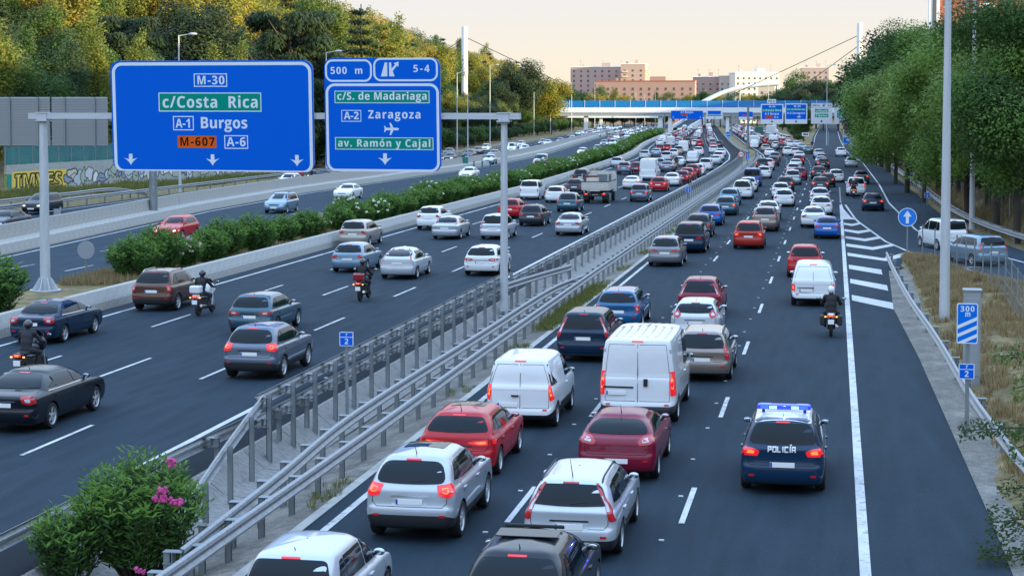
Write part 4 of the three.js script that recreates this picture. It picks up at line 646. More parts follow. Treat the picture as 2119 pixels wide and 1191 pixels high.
putCar(1698, 399, 'suv', { paint: 'charcoal', lights: 'corner', on: true }, 'charcoal crossover with lit tail lights and a bright number plate');
putCar(1712, 387, 'hatch', { paint: 'black', lights: 'slim', on: true, lod: 1 }, 'black hatchback just in front of the charcoal crossover');
putCar(1731, 377, 'hatch', { paint: 'white', lights: 'slim', turn: 0.05, lod: 1 }, 'white hatchback with a dark diffuser at the start of the merging lane');
putCar(1695, 372, 'suv', { paint: 'charcoal', lights: 'corner', on: true, lod: 1 }, 'charcoal crossover left of the white hatchback at the merge');
putCar(1704, 349, 'hatch', { paint: 'charcoal', lights: 'corner', on: true, lod: 1 }, 'charcoal hatchback with a bright right brake light far up the right lane');
// slip road
putCar(1807, 436, 'hatch', { paint: 'navy', lights: 'corner', on: true, dim: { W: 1.78 } }, 'navy blue hatchback driving up the slip road');
putCar(1772, 406, 'bigsuv', { paint: 'white', lights: 'tall', on: true }, 'white off-road car with bright brake lights on the slip road');
putCar(1783, 380, 'sedan', { paint: 'charcoal', lights: 'sedan', on: true, lod: 1 }, 'charcoal saloon car ahead of the white off-road car');
putCar(1741, 324, 'suv', { paint: 'white', lights: 'corner', lod: 1 }, 'white crossover farthest up the emptier right hand lane');
putCar(1762, 346, 'hatch', { paint: 'silver', lights: 'corner', lod: 1 }, 'silver hatchback following the white crossover in the right hand lane');
{ const c = putCar(1968, 517, 'smallvan', { paint: 'white', lights: 'tall', turn: 0.32, dim: { L: 4.1, W: 1.75, H: 1.82 }, winUp: 0.12, winR: 0.05 }, 'white boxy van with side windows coming up the slip road behind a lamp post'); }
putCar(2043, 549, 'mpv', { paint: 'steel', lights: 'tall', turn: 0.4, dim: { H: 1.62, L: 4.26 } }, 'steel blue people carrier behind the wire fence on the slip road');
// --- left carriageway, near ---
putCar(40, 884, 'bigsedan', { paint: 'black', lights: 'sedan', chromeLine: true, chromeStrip: true, dim: { W: 1.86 } }, 'black large saloon car with chrome window trim, cut off by the picture');
putCar(87, 707, 'sedan', { paint: 'navy', lights: 'sedan', chromeLine: true, dim: { L: 4.7, W: 1.76 }, lod: 2 }, 'navy blue saloon car beside the low concrete wall');
putCar(326, 641, 'suv', { paint: 'brown', lights: 'block', rails: true, railMat: M.chrome, dim: { H: 1.66, W: 1.82 }, lod: 2, cut: 3.0 }, 'brown crossover with silver roof rails beside the scooter');
putCar(528, 690, 'hatch', { paint: 'teal', lights: 'slim', lod: 2, dim: { W: 1.77 } }, 'dark teal hatchback partly hidden by the slate crossover');
putCar(531, 780, 'suv', { paint: 'slate', lod: 2, on: true, lightPoly: [[0.66, 0.02], [0.9, 0.04], [1, 0.06], [1, -0.13], [0.9, -0.2], [0.68, -0.17]], cut: 3.45, plateY: 0.8, winR: 0.16, dim: { ry: 1.08 }, reflY: 0.52 }, 'slate grey crossover with alloy wheels near the tall guard rail');
putCar(726, 562, 'hatch', { paint: 'steel', lights: 'corner', chromeStrip: true, rim: 'multi' }, 'steel blue hatchback just behind the rider with a red top box');
putCar(828, 576, 'hatch', { paint: 'pale', lights: 'high', dim: { L: 4.46, H: 1.49, rt: 1.1, rg: 0.2, ry: 1.08 }, rim: 'multi' }, 'pale silver fastback with a split rear window');
putCar(736, 509, 'mpv', { paint: 'beige', lights: 'corner', lod: 1, dim: { H: 1.58 } }, 'beige people carrier along the wall ahead of the steel blue hatchback');
putCar(1000, 569, 'hatch', { paint: 'white', lights: 'slim', lod: 2, lowerMat: M.trim }, 'white hatchback partly behind the gantry post');
putCar(891, 475, 'suv', { paint: 'white', lights: 'corner' }, 'white crossover beside the wall below the large blue sign');
putCar(926, 494, 'sedan', { paint: 'silver', lights: 'tall', dim: { L: 4.5 } }, 'silver saloon car with upright tail lights next to the white crossover');
putCar(1025, 494, 'estate', { paint: 'pale', lights: 'tall', dim: { H: 1.6, rt: 0.3 }, sideTrim: true }, 'pale silver tall estate car crossing behind the gantry post');
putCar(1056, 451, 'hatch', { paint: 'red', lights: 'corner' }, 'red hatchback right beside the gantry post');
putCar(1101, 467, 'hatch', { paint: 'charcoal', lights: 'corner', dim: { H: 1.5 } }, 'charcoal hatchback with glass roof right of the gantry post');
putCar(1179, 486, 'sedan', { paint: 'silver', lights: 'sedan', dim: { L: 4.7 } }, 'silver saloon car with arched roof in the open lane beside the white edge line');
putCar(1176, 438, 'hatch', { paint: 'teal', lights: 'tall', dim: { H: 1.55 } }, 'teal hatchback close behind the flatbed lorry');
putCar(1097, 413, 'smallvan', { paint: 'white', lights: 'block', lightPoly: [[0.86, -0.1], [0.99, -0.1], [1, -0.36], [0.87, -0.36]], winUp: 0.14, winR: 0.05, dim: { H: 1.8 } }, 'white boxy van with rear windows beside the hedge wall');
putCar(1150, 419, 'hatch', { paint: 'white', lights: 'high', on: true }, 'white hatchback with tall tail lights between the boxy van and the flatbed lorry');
putCar(1190, 401, 'hatch', { paint: 'charcoal', lights: 'corner' }, 'charcoal hatchback left of the flatbed lorry');
putCar(1203, 380, 'mpv', { paint: 'charcoal', lights: 'corner' }, 'charcoal people carrier hidden beyond the flatbed lorry');
putCar(1324, 417, 'mpv', { paint: 'slate', lights: 'round', on: true, dim: { L: 3.9, H: 1.6, W: 1.7 } }, 'slate blue small people carrier braking beside the edge line');
putCar(1363, 396, 'hatch', { paint: 'red', lights: 'corner', on: true }, 'red hatchback braking with a bright number plate');
putCar(1390, 385, 'sedan', { paint: 'white', lights: 'block', on: true }, 'white saloon car braking behind a line of dark red cars');
putCar(1307, 391, 'sedan', { paint: 'white', lights: 'corner', on: true, dim: { L: 4.1, H: 1.36 } }, 'white low saloon car with a dark roof line behind the tall white van');
{ const c = putCar(1342, 373, 'bigvan', { ...cargo, paint: 'white', lights: 'tall', lod: 1, mirrorMat: M.trim, dim: { H: 2.55, L: 5.9, wb: 3.66 }, plateX: -0.4 }, 'tall white delivery van with high roof amid the left traffic'); }
putCar(1292, 361, 'suv', { paint: 'slate', lights: 'corner', on: true, lod: 1 }, 'slate grey crossover left of the tall white delivery van');
putCar(1411, 380, 'hatch', { paint: 'darkred', lights: 'corner', on: true, lod: 1 }, 'dark red hatchback nearest behind the white saloon car');
putCar(1422, 373, 'hatch', { paint: 'red', lights: 'corner', on: true, lod: 1 }, 'red hatchback second in the braking line by the edge line');
putCar(1433, 367, 'suv', { paint: 'darkred', lights: 'corner', on: true, lod: 1 }, 'dark red crossover third in the braking line by the edge line');
putCar(1444, 363, 'hatch', { paint: 'white', lights: 'corner', on: true, lod: 1 }, 'white hatchback leading the braking line by the edge line');
putCar(1460, 352, 'mpv', { paint: 'white', lights: 'tall', lod: 1 }, 'white people carrier with dark lower half by the bend of the edge line');
putCar(1433, 337, 'smallvan', { ...cargo, paint: 'white', lights: 'tall', lod: 1 }, 'white panel van in the far left carriageway lanes');
// --- oncoming, near ---
const on = { front: true, lampsOn: true };
putCar(350, 496, 'hatch', { ...on, paint: 'red' }, 'red hatchback with headlights on behind the pink oleander');
putCar(572, 441, 'mpv', { ...on, paint: 'steel', rails: true, lampsOn: false }, 'steel blue people carrier with roof rails coming towards us beyond the hedge');
putCar(712, 413, 'sedan', { ...on, paint: 'white', lampsOn: false }, 'white car roof showing over the hedge under the blue sign');
putCar(72, 443, 'mpv', { ...on, paint: 'black' }, 'black people carrier coming past the graffiti wall');
putCar(-6, 480, 'sedan', { ...on, paint: 'charcoal', lampsOn: false }, 'charcoal saloon car nose behind the long concrete wall, cut off by the picture');
putCar(590, 391, 'suv', { ...on, paint: 'white', lampsOn: false }, 'white crossover coming towards us below the wide blue sign');
putCar(602, 369, 'hatch', { ...on, paint: 'red' }, 'red hatchback with headlights on just below the wide blue sign');
putCar(664, 376, 'sedan', { ...on, paint: 'black', lampsOn: false }, 'black saloon car beside an oncoming motorcycle below the gap between signs');
putCar(966, 371, 'sedan', { ...on, paint: 'white' }, 'white oncoming saloon car behind the hedge right of the blue signs');
putCar(1117, 345, 'smallvan', { ...on, paint: 'pale', lampsOn: true }, 'pale silver oncoming van half hidden by oleanders');
putCar(1010, 340, 'hatch', { ...on, paint: 'silver', lampsOn: false }, 'silver oncoming hatchback nearest the orange crash cushion');
putCar(967, 329, 'mpv', { ...on, paint: 'charcoal', lampsOn: false }, 'charcoal oncoming people carrier by the far guard rail');
putCar(927, 335, 'sedan', { ...on, paint: 'black' }, 'black oncoming saloon car at the edge of the smaller blue sign');
putCar(1084, 317, 'suv', { ...on, paint: 'white', lod: 1 }, 'white oncoming crossover right of the gantry post');
putCar(1058, 315, 'smallvan', { ...on, paint: 'white', lod: 1 }, 'white oncoming van right beside the gantry post');
// --- the middle distance: colour, kind, pixel ---
function crowd(list, place, group, extra = {}) {
  for (const [x, y, kind, colour, o] of list) { const lit = extra.front ? { lampsOn: rnd() < 0.5 } : { on: rnd() < 0.35, lights: pick(['corner', 'slim', 'tall', 'block']) }; putCar(x, y, kind, { ...lit, ...extra, ...(o || {}), paint: colour }, `${PAINTWORD[colour] || colour} ${KINDWORD[kind]} ${place}`, group); }
}
const V0 = { cargo: true, noRearWindow: true };
crowd([[1277, 346, 'hatch', 'silver'], [1317, 359, 'hatch', 'darkred'], [1364, 349, 'hatch', 'cyan'], [1381, 356, 'sedan', 'slate'], [1404, 344, 'sedan', 'white'], [1480, 341, 'sedan', 'silver'], [1487, 332, 'hatch', 'white'], [1492, 324, 'sedan', 'white'], [1446, 322, 'suv', 'white'], [1334, 331, 'suv', 'silver'], [1358, 324, 'sedan', 'steel'], [1379, 334, 'mpv', 'pale'], [1394, 325, 'hatch', 'white'], [1404, 320, 'mpv', 'beige'], [1414, 316, 'bigvan', 'white', V0], [1366, 314, 'hatch', 'darkred'], [1381, 313, 'hatch', 'red'], [1448, 304, 'hatch', 'red'], [1446, 295, 'hatch', 'darkred'], [1477, 317, 'hatch', 'white'], [1477, 309, 'sedan', 'red'], [1488, 305, 'hatch', 'charcoal'], [1388, 303, 'bigvan', 'pale', V0], [1400, 299, 'hatch', 'red'], [1420, 305, 'sedan', 'slate'], [1424, 297, 'hatch', 'charcoal']], 'amid the left jam short of the footbridge', 'traffic on the left carriageway');
crowd([[1578, 352, 'mpv', 'charcoal'], [1589, 352, 'suv', 'white'], [1600, 344, 'hatch', 'charcoal'], [1604, 334, 'hatch', 'slate'], [1593, 324, 'sedan', 'white'], [1585, 314, 'hatch', 'beige'], [1561, 307, 'smallvan', 'white', V0], [1642, 362, 'hatch', 'silver'], [1647, 350, 'sedan', 'pale'], [1652, 341, 'hatch', 'red'], [1655, 331, 'sedan', 'silver'], [1645, 322, 'hatch', 'white'], [1637, 316, 'sedan', 'slate'], [1630, 322, 'suv', 'white'], [1617, 311, 'hatch', 'charcoal'], [1606, 307, 'hatch', 'white'], [1600, 300, 'bigvan', 'white', V0], [1634, 301, 'suv', 'red'], [1673, 318, 'sedan', 'green'], [1695, 328, 'suv', 'silver'], [1701, 337, 'hatch', 'bronze'], [1700, 343, 'sedan', 'cyan'], [1650, 305, 'sedan', 'silver'], [1660, 311, 'sedan', 'steel']], 'in the dense right jam before the far gantry', 'traffic on the right carriageway');
crowd([[1268, 305, 'smallvan', 'white'], [1250, 304, 'suv', 'slate'], [1275, 290, 'suv', 'white'], [1263, 293, 'hatch', 'darkred'], [1290, 294, 'hatch', 'steel'], [1284, 297, 'sedan', 'charcoal'], [1205, 322, 'sedan', 'white'], [1236, 315, 'sedan', 'silver'], [1298, 287, 'sedan', 'silver'], [1320, 283, 'hatch', 'white'], [1330, 287, 'hatch', 'pale'], [1312, 280, 'suv', 'red'], [1340, 277, 'mpv', 'silver']], 'queueing towards us beyond the oleander hedge', 'oncoming traffic beside the hedge', { front: true });
crowd([[1077, 307, 'suv', 'silver'], [1004, 315, 'suv', 'cream'], [1020, 327, 'sedan', 'slate'], [986, 320, 'hatch', 'brown'], [926, 323, 'sedan', 'navy'], [1122, 301, 'hatch', 'slate'], [1133, 302, 'sedan', 'silver'], [1159, 298, 'hatch', 'steel'], [1184, 292, 'hatch', 'white'], [1180, 286, 'sedan', 'charcoal'], [1208, 286, 'hatch', 'white'], [1236, 283, 'sedan', 'slate'], [1256, 279, 'hatch', 'charcoal'], [1278, 277, 'suv', 'silver'], [1292, 274, 'hatch', 'white'], [1240, 275, 'suv', 'steel'], [1218, 279, 'sedan', 'silver']], 'coming towards us in the outermost carriageway', 'oncoming traffic on the outer carriageway', { front: true });
// --- the far jam: lane by lane ---
{
  const kinds = ['hatch', 'hatch', 'sedan', 'suv', 'mpv', 'hatch', 'small', 'sedan'], colours = ['white', 'white', 'white', 'silver', 'pale', 'silver', 'charcoal', 'black', 'slate', 'red', 'darkred', 'steel', 'beige', 'navy', 'white'];
  const jam = (x, z0, z1, gap, place, group, front, drift = () => 0) => { for (let z = z0; z > z1; z -= gap * rr(0.85, 1.35) * (z < -640 ? 1.45 : 1)) { const van = rnd() < 0.06, kind = van ? (rnd() < 0.5 ? 'bigvan' : 'smallvan') : pick(kinds), colour = van ? 'white' : pick(colours), o = front ? { front: true, lampsOn: rnd() < 0.5 } : { on: rnd() < 0.4, lights: pick(['corner', 'slim', 'tall', 'block']) }; if (van) Object.assign(o, V0);
    const m = flatCar(kind, { ...o, lod: 0, paint: colour }); m.name = numbered(NAMEWORD[kind]); m.position.set(x + shift(z) + drift(z) + rr(-0.25, 0.25), 0.012, z); m.rotation.y = headAt(z) + (front ? Math.PI : 0); scene.add(m); tag(m, `${PAINTWORD[colour] || colour} ${KINDWORD[kind]} ${place}`, van ? 'van' : 'car', group); } };
  for (const x of [-8.1, -4.65, -1.3]) jam(x, -402, -850, 9.8, 'in the far right jam under the gantry signs', 'far jam on the right carriageway');
  jam(1.8, -470, -700, 11, 'in the far right jam under the gantry signs', 'far jam on the right carriageway');
  for (const x of [-17.3, -20.6, -23.8, -27]) jam(x, -405, -840, 10.4, 'in the far left jam by the footbridge pillars', 'far jam on the left carriageway', false, (z) => hedgeDrift(z) * clamp((-15 - x) / 14, 0, 1));
  for (const x of [-37.5, -41, -44.6]) jam(x, -560, -760, 15, 'in the far oncoming queue beyond the hedge end', 'far oncoming traffic', true);
  for (const x of [-54, -58]) jam(x, -560, -760, 19, 'on the outer carriageway near the footbridge', 'far oncoming traffic on the outer side', true);
}
// ---------- signs, gantries, lamp posts, fences ----------
const SBLUE = '#0062d4', SGREEN = '#00907c', SWHITE = '#e4e8ec', SORANGE = '#e8601c';
const aluBack = std(lin(0.34, 0.37, 0.4), 0.5, { metalness: 0.4 });
function rr2(g, x, y, w, h, r) { g.beginPath(); g.moveTo(x + r, y); g.arcTo(x + w, y, x + w, y + h, r); g.arcTo(x + w, y + h, x, y + h, r); g.arcTo(x, y + h, x, y, r); g.arcTo(x, y, x + w, y, r); g.closePath(); }
function fitText(g, s, x0, x1, base, cap, color, weight = 'bold') {   // text stretched to run from x0 to x1, capitals cap high
  g.save(); const size = cap / 0.714; g.font = `${weight} ${size}px sans-serif`; g.fillStyle = color; g.textAlign = 'left'; g.textBaseline = 'alphabetic'; const n = [...s], nat = n.reduce((a, c) => a + g.measureText(c).width, 0), gap = (x1 - x0 - nat) / Math.max(1, n.length - 1); let x = x0;
  if (gap < -0.02 * size) { g.translate(x0, base); g.scale((x1 - x0) / nat, 1); let q = 0; for (const c of n) { g.fillText(c, q, 0); q += g.measureText(c).width; } } else for (const c of n) { g.fillText(c, x, base); x += g.measureText(c).width + gap; }
  g.restore();
}
function downArrow(g, x, y, w, h, col) { g.fillStyle = col; g.beginPath(); g.moveTo(x - w * 0.13, y - h / 2); g.lineTo(x + w * 0.13, y - h / 2); g.lineTo(x + w * 0.13, y - h * 0.02); g.lineTo(x + w / 2, y - h * 0.14); g.quadraticCurveTo(x + w * 0.14, y + h * 0.12, x, y + h / 2); g.quadraticCurveTo(x - w * 0.14, y + h * 0.12, x - w / 2, y - h * 0.14); g.lineTo(x - w * 0.13, y - h * 0.02); g.closePath(); g.fill(); }
function exitIcon(g, x, y, w, h, col) { g.fillStyle = col; const P = (pts) => { g.beginPath(); pts.forEach(([a, b], i) => g[i ? 'lineTo' : 'moveTo'](x + a * w, y + b * h)); g.closePath(); g.fill(); };
  P([[0, 1], [0.22, 0.05], [0.36, 0.05], [0.36, 1]]); P([[0.46, 1], [0.46, 0.05], [0.58, 0.05], [0.6, 0.48], [0.8, 0.2], [0.72, 0.1], [1.0, 0], [0.98, 0.34], [0.9, 0.27], [0.66, 0.62], [0.76, 1]]); }
function planeIcon(g, x, y, w, h, col) { g.fillStyle = col; g.beginPath(); [[1, 0.5], [0.9, 0.4], [0.62, 0.4], [0.46, 0], [0.36, 0], [0.44, 0.4], [0.14, 0.4], [0.06, 0.24], [0, 0.24], [0.04, 0.5], [0, 0.76], [0.06, 0.76], [0.14, 0.6], [0.44, 0.6], [0.36, 1], [0.46, 1], [0.62, 0.6], [0.9, 0.6]].forEach(([a, b], i) => g[i ? 'lineTo' : 'moveTo'](x + a * w, y + b * h)); g.closePath(); g.fill(); }
// a sign panel with rounded corners: w x h metres, print on its front (towards +z)
function signBoard(parent, w, h, r, draw, cw, back = aluBack) {
  const ch = Math.round(cw * h / w), tex = canvasTex(cw, ch, (g) => draw(g, cw, ch)); tex.wrapS = tex.wrapT = THREE.ClampToEdgeWrapping;
  const s = new THREE.Shape(); const x = -w / 2, y = -h / 2; s.moveTo(x + r, y); s.lineTo(x + w - r, y); s.absarc(x + w - r, y + r, r, -Math.PI / 2, 0); s.lineTo(x + w, y + h - r); s.absarc(x + w - r, y + h - r, r, 0, Math.PI / 2); s.lineTo(x + r, y + h); s.absarc(x + r, y + h - r, r, Math.PI / 2, Math.PI); s.lineTo(x, y + r); s.absarc(x + r, y + r, r, Math.PI, Math.PI * 1.5);
  const face = new THREE.ShapeGeometry(s, 6), uv = face.attributes.uv, ps = face.attributes.position; for (let i = 0; i < ps.count; i++) uv.setXY(i, (ps.getX(i) + w / 2) / w, (ps.getY(i) + h / 2) / h);
  part('sign_face', face.translate(0, 0, 0.003), new THREE.MeshPhysicalMaterial({ map: tex, roughness: 0.8, specularIntensity: 0.2 }), parent);
  return part('sign_plate', new THREE.ExtrudeGeometry(s, { depth: 0.05, bevelEnabled: false }).translate(0, 0, -0.05), back, parent);
}
{
  const zb = (x) => lerp(-75.3, -74.3, (x + 34.05) / 20.65);
  const g = thing('sign_gantry', 'pale steel gantry across the left carriageway carrying the two large blue signs', 'gantry', [-34.05, 0, -75.3]);
  const rel = (x, y, z) => [x + 34.05, y, z + 75.3];
  const pole = (x, base, top, w) => { const P = part('post', new THREE.CylinderGeometry(w * 0.46, w * 0.6, top - base, 8).rotateY(Math.PI / 8), MAT.pole, g); P.position.set(...rel(x, (top + base) / 2, zb(x))); return P; };
  const pl = pole(-34.05, 0.3, 7.75, 0.38), pr = pole(-13.4, -0.1, 7.8, 0.29);
  for (let i = 0; i < 8; i++) { const a = i / 8 * Math.PI * 2; part('base_fin', new THREE.ExtrudeGeometry(new THREE.Shape([new THREE.Vector2(0.2, 0), new THREE.Vector2(0.62, 0), new THREE.Vector2(0.28, 0.55), new THREE.Vector2(0.2, 0.55)]), { depth: 0.025, bevelEnabled: false }).rotateY(a).translate(0, -3.72, 0), MAT.pole, pl); }
  part('base_plate', cyl(0.68, 0.68, 0.05, 16, 0, -3.72, 0), MAT.pole, pl);
  const bm = part('beam', box(22.0, 0.26, 0.3), MAT.pole, g); bm.position.set(...rel(-23.7, 7.95, (zb(-23.7)))); bm.rotation.y = -Math.atan2(1.0, 20.65);
  for (const x of [-34.05, -13.4]) { const c = part('cap', merge([box(0.56, 0.05, 0.5, 0, 0.02, 0), box(0.44, 0.3, 0.4, 0, 0.2, 0), box(0.52, 0.05, 0.46, 0, 0.36, 0)]), MAT.pole, g); c.position.set(...rel(x, 7.72, zb(x))); for (let i = 0; i < 8; i++) part('bolt', cyl(0.02, 0.02, 0.1, 6, -0.24 + 0.068 * i, -0.03, 0.22), MAT.galvDull, c); }
  const z1 = zb(-26) + 0.36, a1 = atZ(226.5, 126, z1), b1 = atZ(651.5, 356, z1), w1 = b1.x - a1.x, h1 = a1.y - b1.y;
  const s1 = thing('direction_sign', 'wide blue overhead sign for Burgos with three white lane arrows', 'road sign', [(a1.x + b1.x) / 2, (a1.y + b1.y) / 2, z1]); s1.rotation.x = 0.05; s1.rotation.y = -0.03;
  signBoard(s1, w1, h1, 0.42, (c, W) => {
    const k = W / 432; c.fillStyle = SBLUE; c.fillRect(0, 0, W, 9999); c.scale(k, k); c.translate(-223, -125);
    c.strokeStyle = SWHITE; c.lineWidth = 6.5; rr2(c, 229.5, 131.5, 419, 218, 18); c.stroke();
    const bx = (x, y, x2, y2, fill, line = SWHITE) => { if (fill) { c.fillStyle = fill; c.fillRect(x, y, x2 - x, y2 - y); } c.strokeStyle = line; c.lineWidth = 2; if (line) c.strokeRect(x, y, x2 - x, y2 - y); };
    bx(404, 152, 473, 177); fitText(c, 'M-30', 408.5, 469, 173, 17, SWHITE);
    bx(327, 190.5, 544.5, 227, SGREEN); fitText(c, 'c/Costa  Rica', 333, 540, 220, 23, SWHITE);
    bx(357, 238, 399.5, 265); fitText(c, 'A-1', 361.5, 395.5, 261, 18, SWHITE); fitText(c, 'Burgos', 413, 516, 262, 22.5, SWHITE);
    bx(365, 277, 448, 301.5, SORANGE, null); fitText(c, 'M-607', 368.5, 445, 297.5, 17, '#1c1410'); bx(466, 276.5, 514.5, 302); fitText(c, 'A-6', 470, 511, 298, 18, SWHITE);
    for (const x of [262, 439, 618]) downArrow(c, x, 326, 30, 23, SWHITE);
  }, 1296);
  const z2 = zb(-18.7) + 0.36, a2 = atZ(670.5, 120, z2), b2 = atZ(913, 356, z2), w2 = b2.x - a2.x, h2 = a2.y - b2.y;
  const s2 = thing('direction_sign', 'narrower blue overhead sign for Zaragoza and the airport with an exit panel', 'road sign', [(a2.x + b2.x) / 2, (a2.y + b2.y) / 2, z2]); s2.rotation.x = 0.05; s2.rotation.y = -0.03;
  signBoard(s2, w2, h2, 0.38, (c, W) => {
    const k = W / 246; c.fillStyle = SBLUE; c.fillRect(0, 0, W, 9999); c.scale(k, k); c.translate(-669, -120);
    c.strokeStyle = SWHITE; c.lineWidth = 4; rr2(c, 673, 125, 96, 42, 14); c.stroke(); rr2(c, 776, 122, 132, 44, 14); c.stroke(); c.lineWidth = 5.5; rr2(c, 674, 175, 235, 176, 17); c.stroke();
    fitText(c, '500  m', 682, 752, 153, 14, SWHITE); exitIcon(c, 790, 128, 38, 30, SWHITE); fitText(c, '5-4', 858, 893, 149, 14.5, SWHITE);
    const bx = (x, y, x2, y2, fill) => { if (fill) { c.fillStyle = fill; c.fillRect(x, y, x2 - x, y2 - y); } c.strokeStyle = SWHITE; c.lineWidth = 1.5; c.strokeRect(x, y, x2 - x, y2 - y); };
    bx(691, 188, 891, 212, SGREEN); fitText(c, 'c/S. de Madariaga', 695, 887.5, 206, 15.5, SWHITE);
    bx(705, 227.5, 746, 250); fitText(c, 'A-2', 709.5, 742, 246, 15.5, SWHITE); fitText(c, 'Zaragoza', 761, 874, 244, 17, SWHITE);
    planeIcon(c, 795, 253, 32, 25, SWHITE); bx(690.5, 283.5, 898, 307.5, SGREEN); fitText(c, 'av. Ramón y Cajal', 695, 894, 301.5, 15, SWHITE); downArrow(c, 796, 327.5, 31, 24, SWHITE);
  }, 1024);
}
// small signs on their own posts
function signPost(name, label, px, py, w, h, r, draw, cw, opt = {}) {   // px, py: foot of the post on the ground
  const P = ground(px, py), g = thing(name, label, 'road sign', [P.x, terrain(P.x, P.z) > 0 ? 0 : 0, P.z], opt.turn ?? YAW * 0.4, opt.group);
  const top = opt.top; part('post', opt.round ? cyl(0.045, 0.045, top + 0.3, 10, 0, top / 2 - 0.15, 0) : box(0.08, top + 0.3, 0.045, 0, top / 2 - 0.15, 0), MAT.galvDull, g);
  const b = new THREE.Group(); b.name = 'sign_panel'; b.position.set(0, top - h / 2 + (opt.up || 0), 0.055); g.add(b); signBoard(b, w, h, r, draw, cw); return [g, b];
}
const kmSign = (big, small) => (c, W, Hh) => { c.fillStyle = SWHITE; c.fillRect(0, 0, W, Hh); c.fillStyle = '#0b62d6'; c.fillRect(W * 0.05, Hh * 0.04, W * 0.9, Hh * 0.3); c.fillRect(W * 0.05, Hh * 0.39, W * 0.9, Hh * 0.57); fitText(c, small, W * 0.42, W * 0.58, Hh * 0.29, Hh * 0.2, SWHITE); fitText(c, big, W * 0.36, W * 0.66, Hh * 0.86, Hh * 0.38, SWHITE); };
const roundDraw = (fn) => (c, W) => { c.clearRect(0, 0, W, W); fn(c, W); };
signPost('kilometre_sign', 'small blue 7 over 2 distance plate on a post at the tall guard rail', 718, 863, 0.375, 0.375, 0.03, kmSign('2', '7'), 96, { top: 2.3 });
{
  const P = ground(2001, 905), g = thing('exit_countdown_sign', 'blue 300 m countdown sign with three white slanting bars', 'road sign', [P.x, 0, P.z], 0.02); part('post', box(0.1, 3.55, 0.05, 0, 1.62, 0), MAT.galvDull, g);
  const zz = P.z + 0.08, a = atZ(1981, 627, zz), b = atZ(2024, 711, zz), q = new THREE.Group(); q.name = 'sign_panel'; q.position.set((a.x + b.x) / 2 - P.x, (a.y + b.y) / 2, 0.08); g.add(q);
  signBoard(q, b.x - a.x, a.y - b.y, 0.05, (c, W, Hh) => { c.fillStyle = SWHITE; c.fillRect(0, 0, W, Hh); rr2(c, W * 0.045, W * 0.045, W * 0.91, Hh - W * 0.09, W * 0.08); c.fillStyle = '#0a74dc'; c.fill(); c.save(); c.clip(); c.fillStyle = SWHITE; for (const y of [0.42, 0.63, 0.84]) { c.beginPath(); c.moveTo(0, Hh * (y + 0.14)); c.lineTo(W, Hh * (y - 0.1)); c.lineTo(W, Hh * (y - 0.01)); c.lineTo(0, Hh * (y + 0.23)); c.fill(); } c.restore(); fitText(c, '300', W * 0.16, W * 0.84, Hh * 0.2, Hh * 0.135, SWHITE); fitText(c, 'm', W * 0.38, W * 0.66, Hh * 0.33, Hh * 0.14, SWHITE); }, 160);
  const a2 = atZ(1985, 752, zz), b2 = atZ(2017, 784, zz), kq = thing('kilometre_sign', 'small blue 7 over 2 distance plate below the countdown sign', 'road sign', [(a2.x + b2.x) / 2, (a2.y + b2.y) / 2, zz + 0.01]); signBoard(kq, b2.x - a2.x, a2.y - b2.y, 0.03, kmSign('2', '7'), 96);
  part('clamp', box(0.12, 0.06, 0.06, P.x - (a2.x + b2.x) / 2, 0, -0.07), MAT.galvDull, kq);
}
function roundSign(name, label, px, py, cx, cy, rad, draw, opt = {}) {   // disc at pixel cx, cy with radius rad (pixels)
  const P = ground(px, py), C = atZ(cx, cy, P.z + 0.08), R = rad * -P.z / F / Math.cos(YAW) * 1.0, g = thing(name, label, 'road sign', [P.x, 0, P.z], opt.turn || 0, opt.group);
  part('post', cyl(0.045, 0.045, C.y + R * 0.6 + 0.2, 10, 0, (C.y + R * 0.6 - 0.2) / 2, 0), MAT.galvDull, g);
  const d = part('sign_plate', new THREE.CylinderGeometry(R, R, 0.03, 32).rotateX(Math.PI / 2).translate(C.x - P.x, C.y, 0.075), aluBack, g);
  if (draw) { const f = new THREE.CircleGeometry(R, 32).translate(C.x - P.x, C.y, 0.093); part('sign_face', f, new THREE.MeshStandardMaterial({ map: canvasTex(192, 192, (c) => draw(c, 192)), roughness: 0.55 }), d); }
  return g;
}
const speed = (n) => (c, W) => { c.fillStyle = '#c8202c'; c.fillRect(0, 0, W, W); c.fillStyle = SWHITE; c.beginPath(); c.arc(W / 2, W / 2, W * 0.36, 0, 7); c.fill(); fitText(c, n, W * 0.24, W * 0.76, W * 0.63, W * 0.27, '#16181c'); };
roundSign('ahead_only_sign', 'round blue ahead-only sign with a white arrow on a grey post at the gore', 1878, 531, 1878.5, 449, 18.5, (c, W) => { c.fillStyle = SWHITE; c.fillRect(0, 0, W, W); c.fillStyle = '#0a78dc'; c.beginPath(); c.arc(W / 2, W / 2, W * 0.465, 0, 7); c.fill(); c.fillStyle = SWHITE; c.beginPath(); for (const [i, q] of [[0.42, 0.84], [0.42, 0.47], [0.28, 0.47], [0.5, 0.14], [0.72, 0.47], [0.58, 0.47], [0.58, 0.84]].entries()) c[i ? 'lineTo' : 'moveTo'](W * q[0], W * q[1]); c.fill(); });
roundSign('speed_limit_sign', 'red-ringed 80 speed limit sign between the two carriageways', 1536, 345, 1534, 319, 7, speed('80'));
roundSign('speed_limit_sign', 'red-ringed 90 speed limit sign beyond the slip road guard rail', 1850, 352, 1850, 316, 6.5, speed('90'));
roundSign('round_sign', 'back of a round grey sign standing in the planted bed', 178, 578, 177, 517, 19.5, null, {});
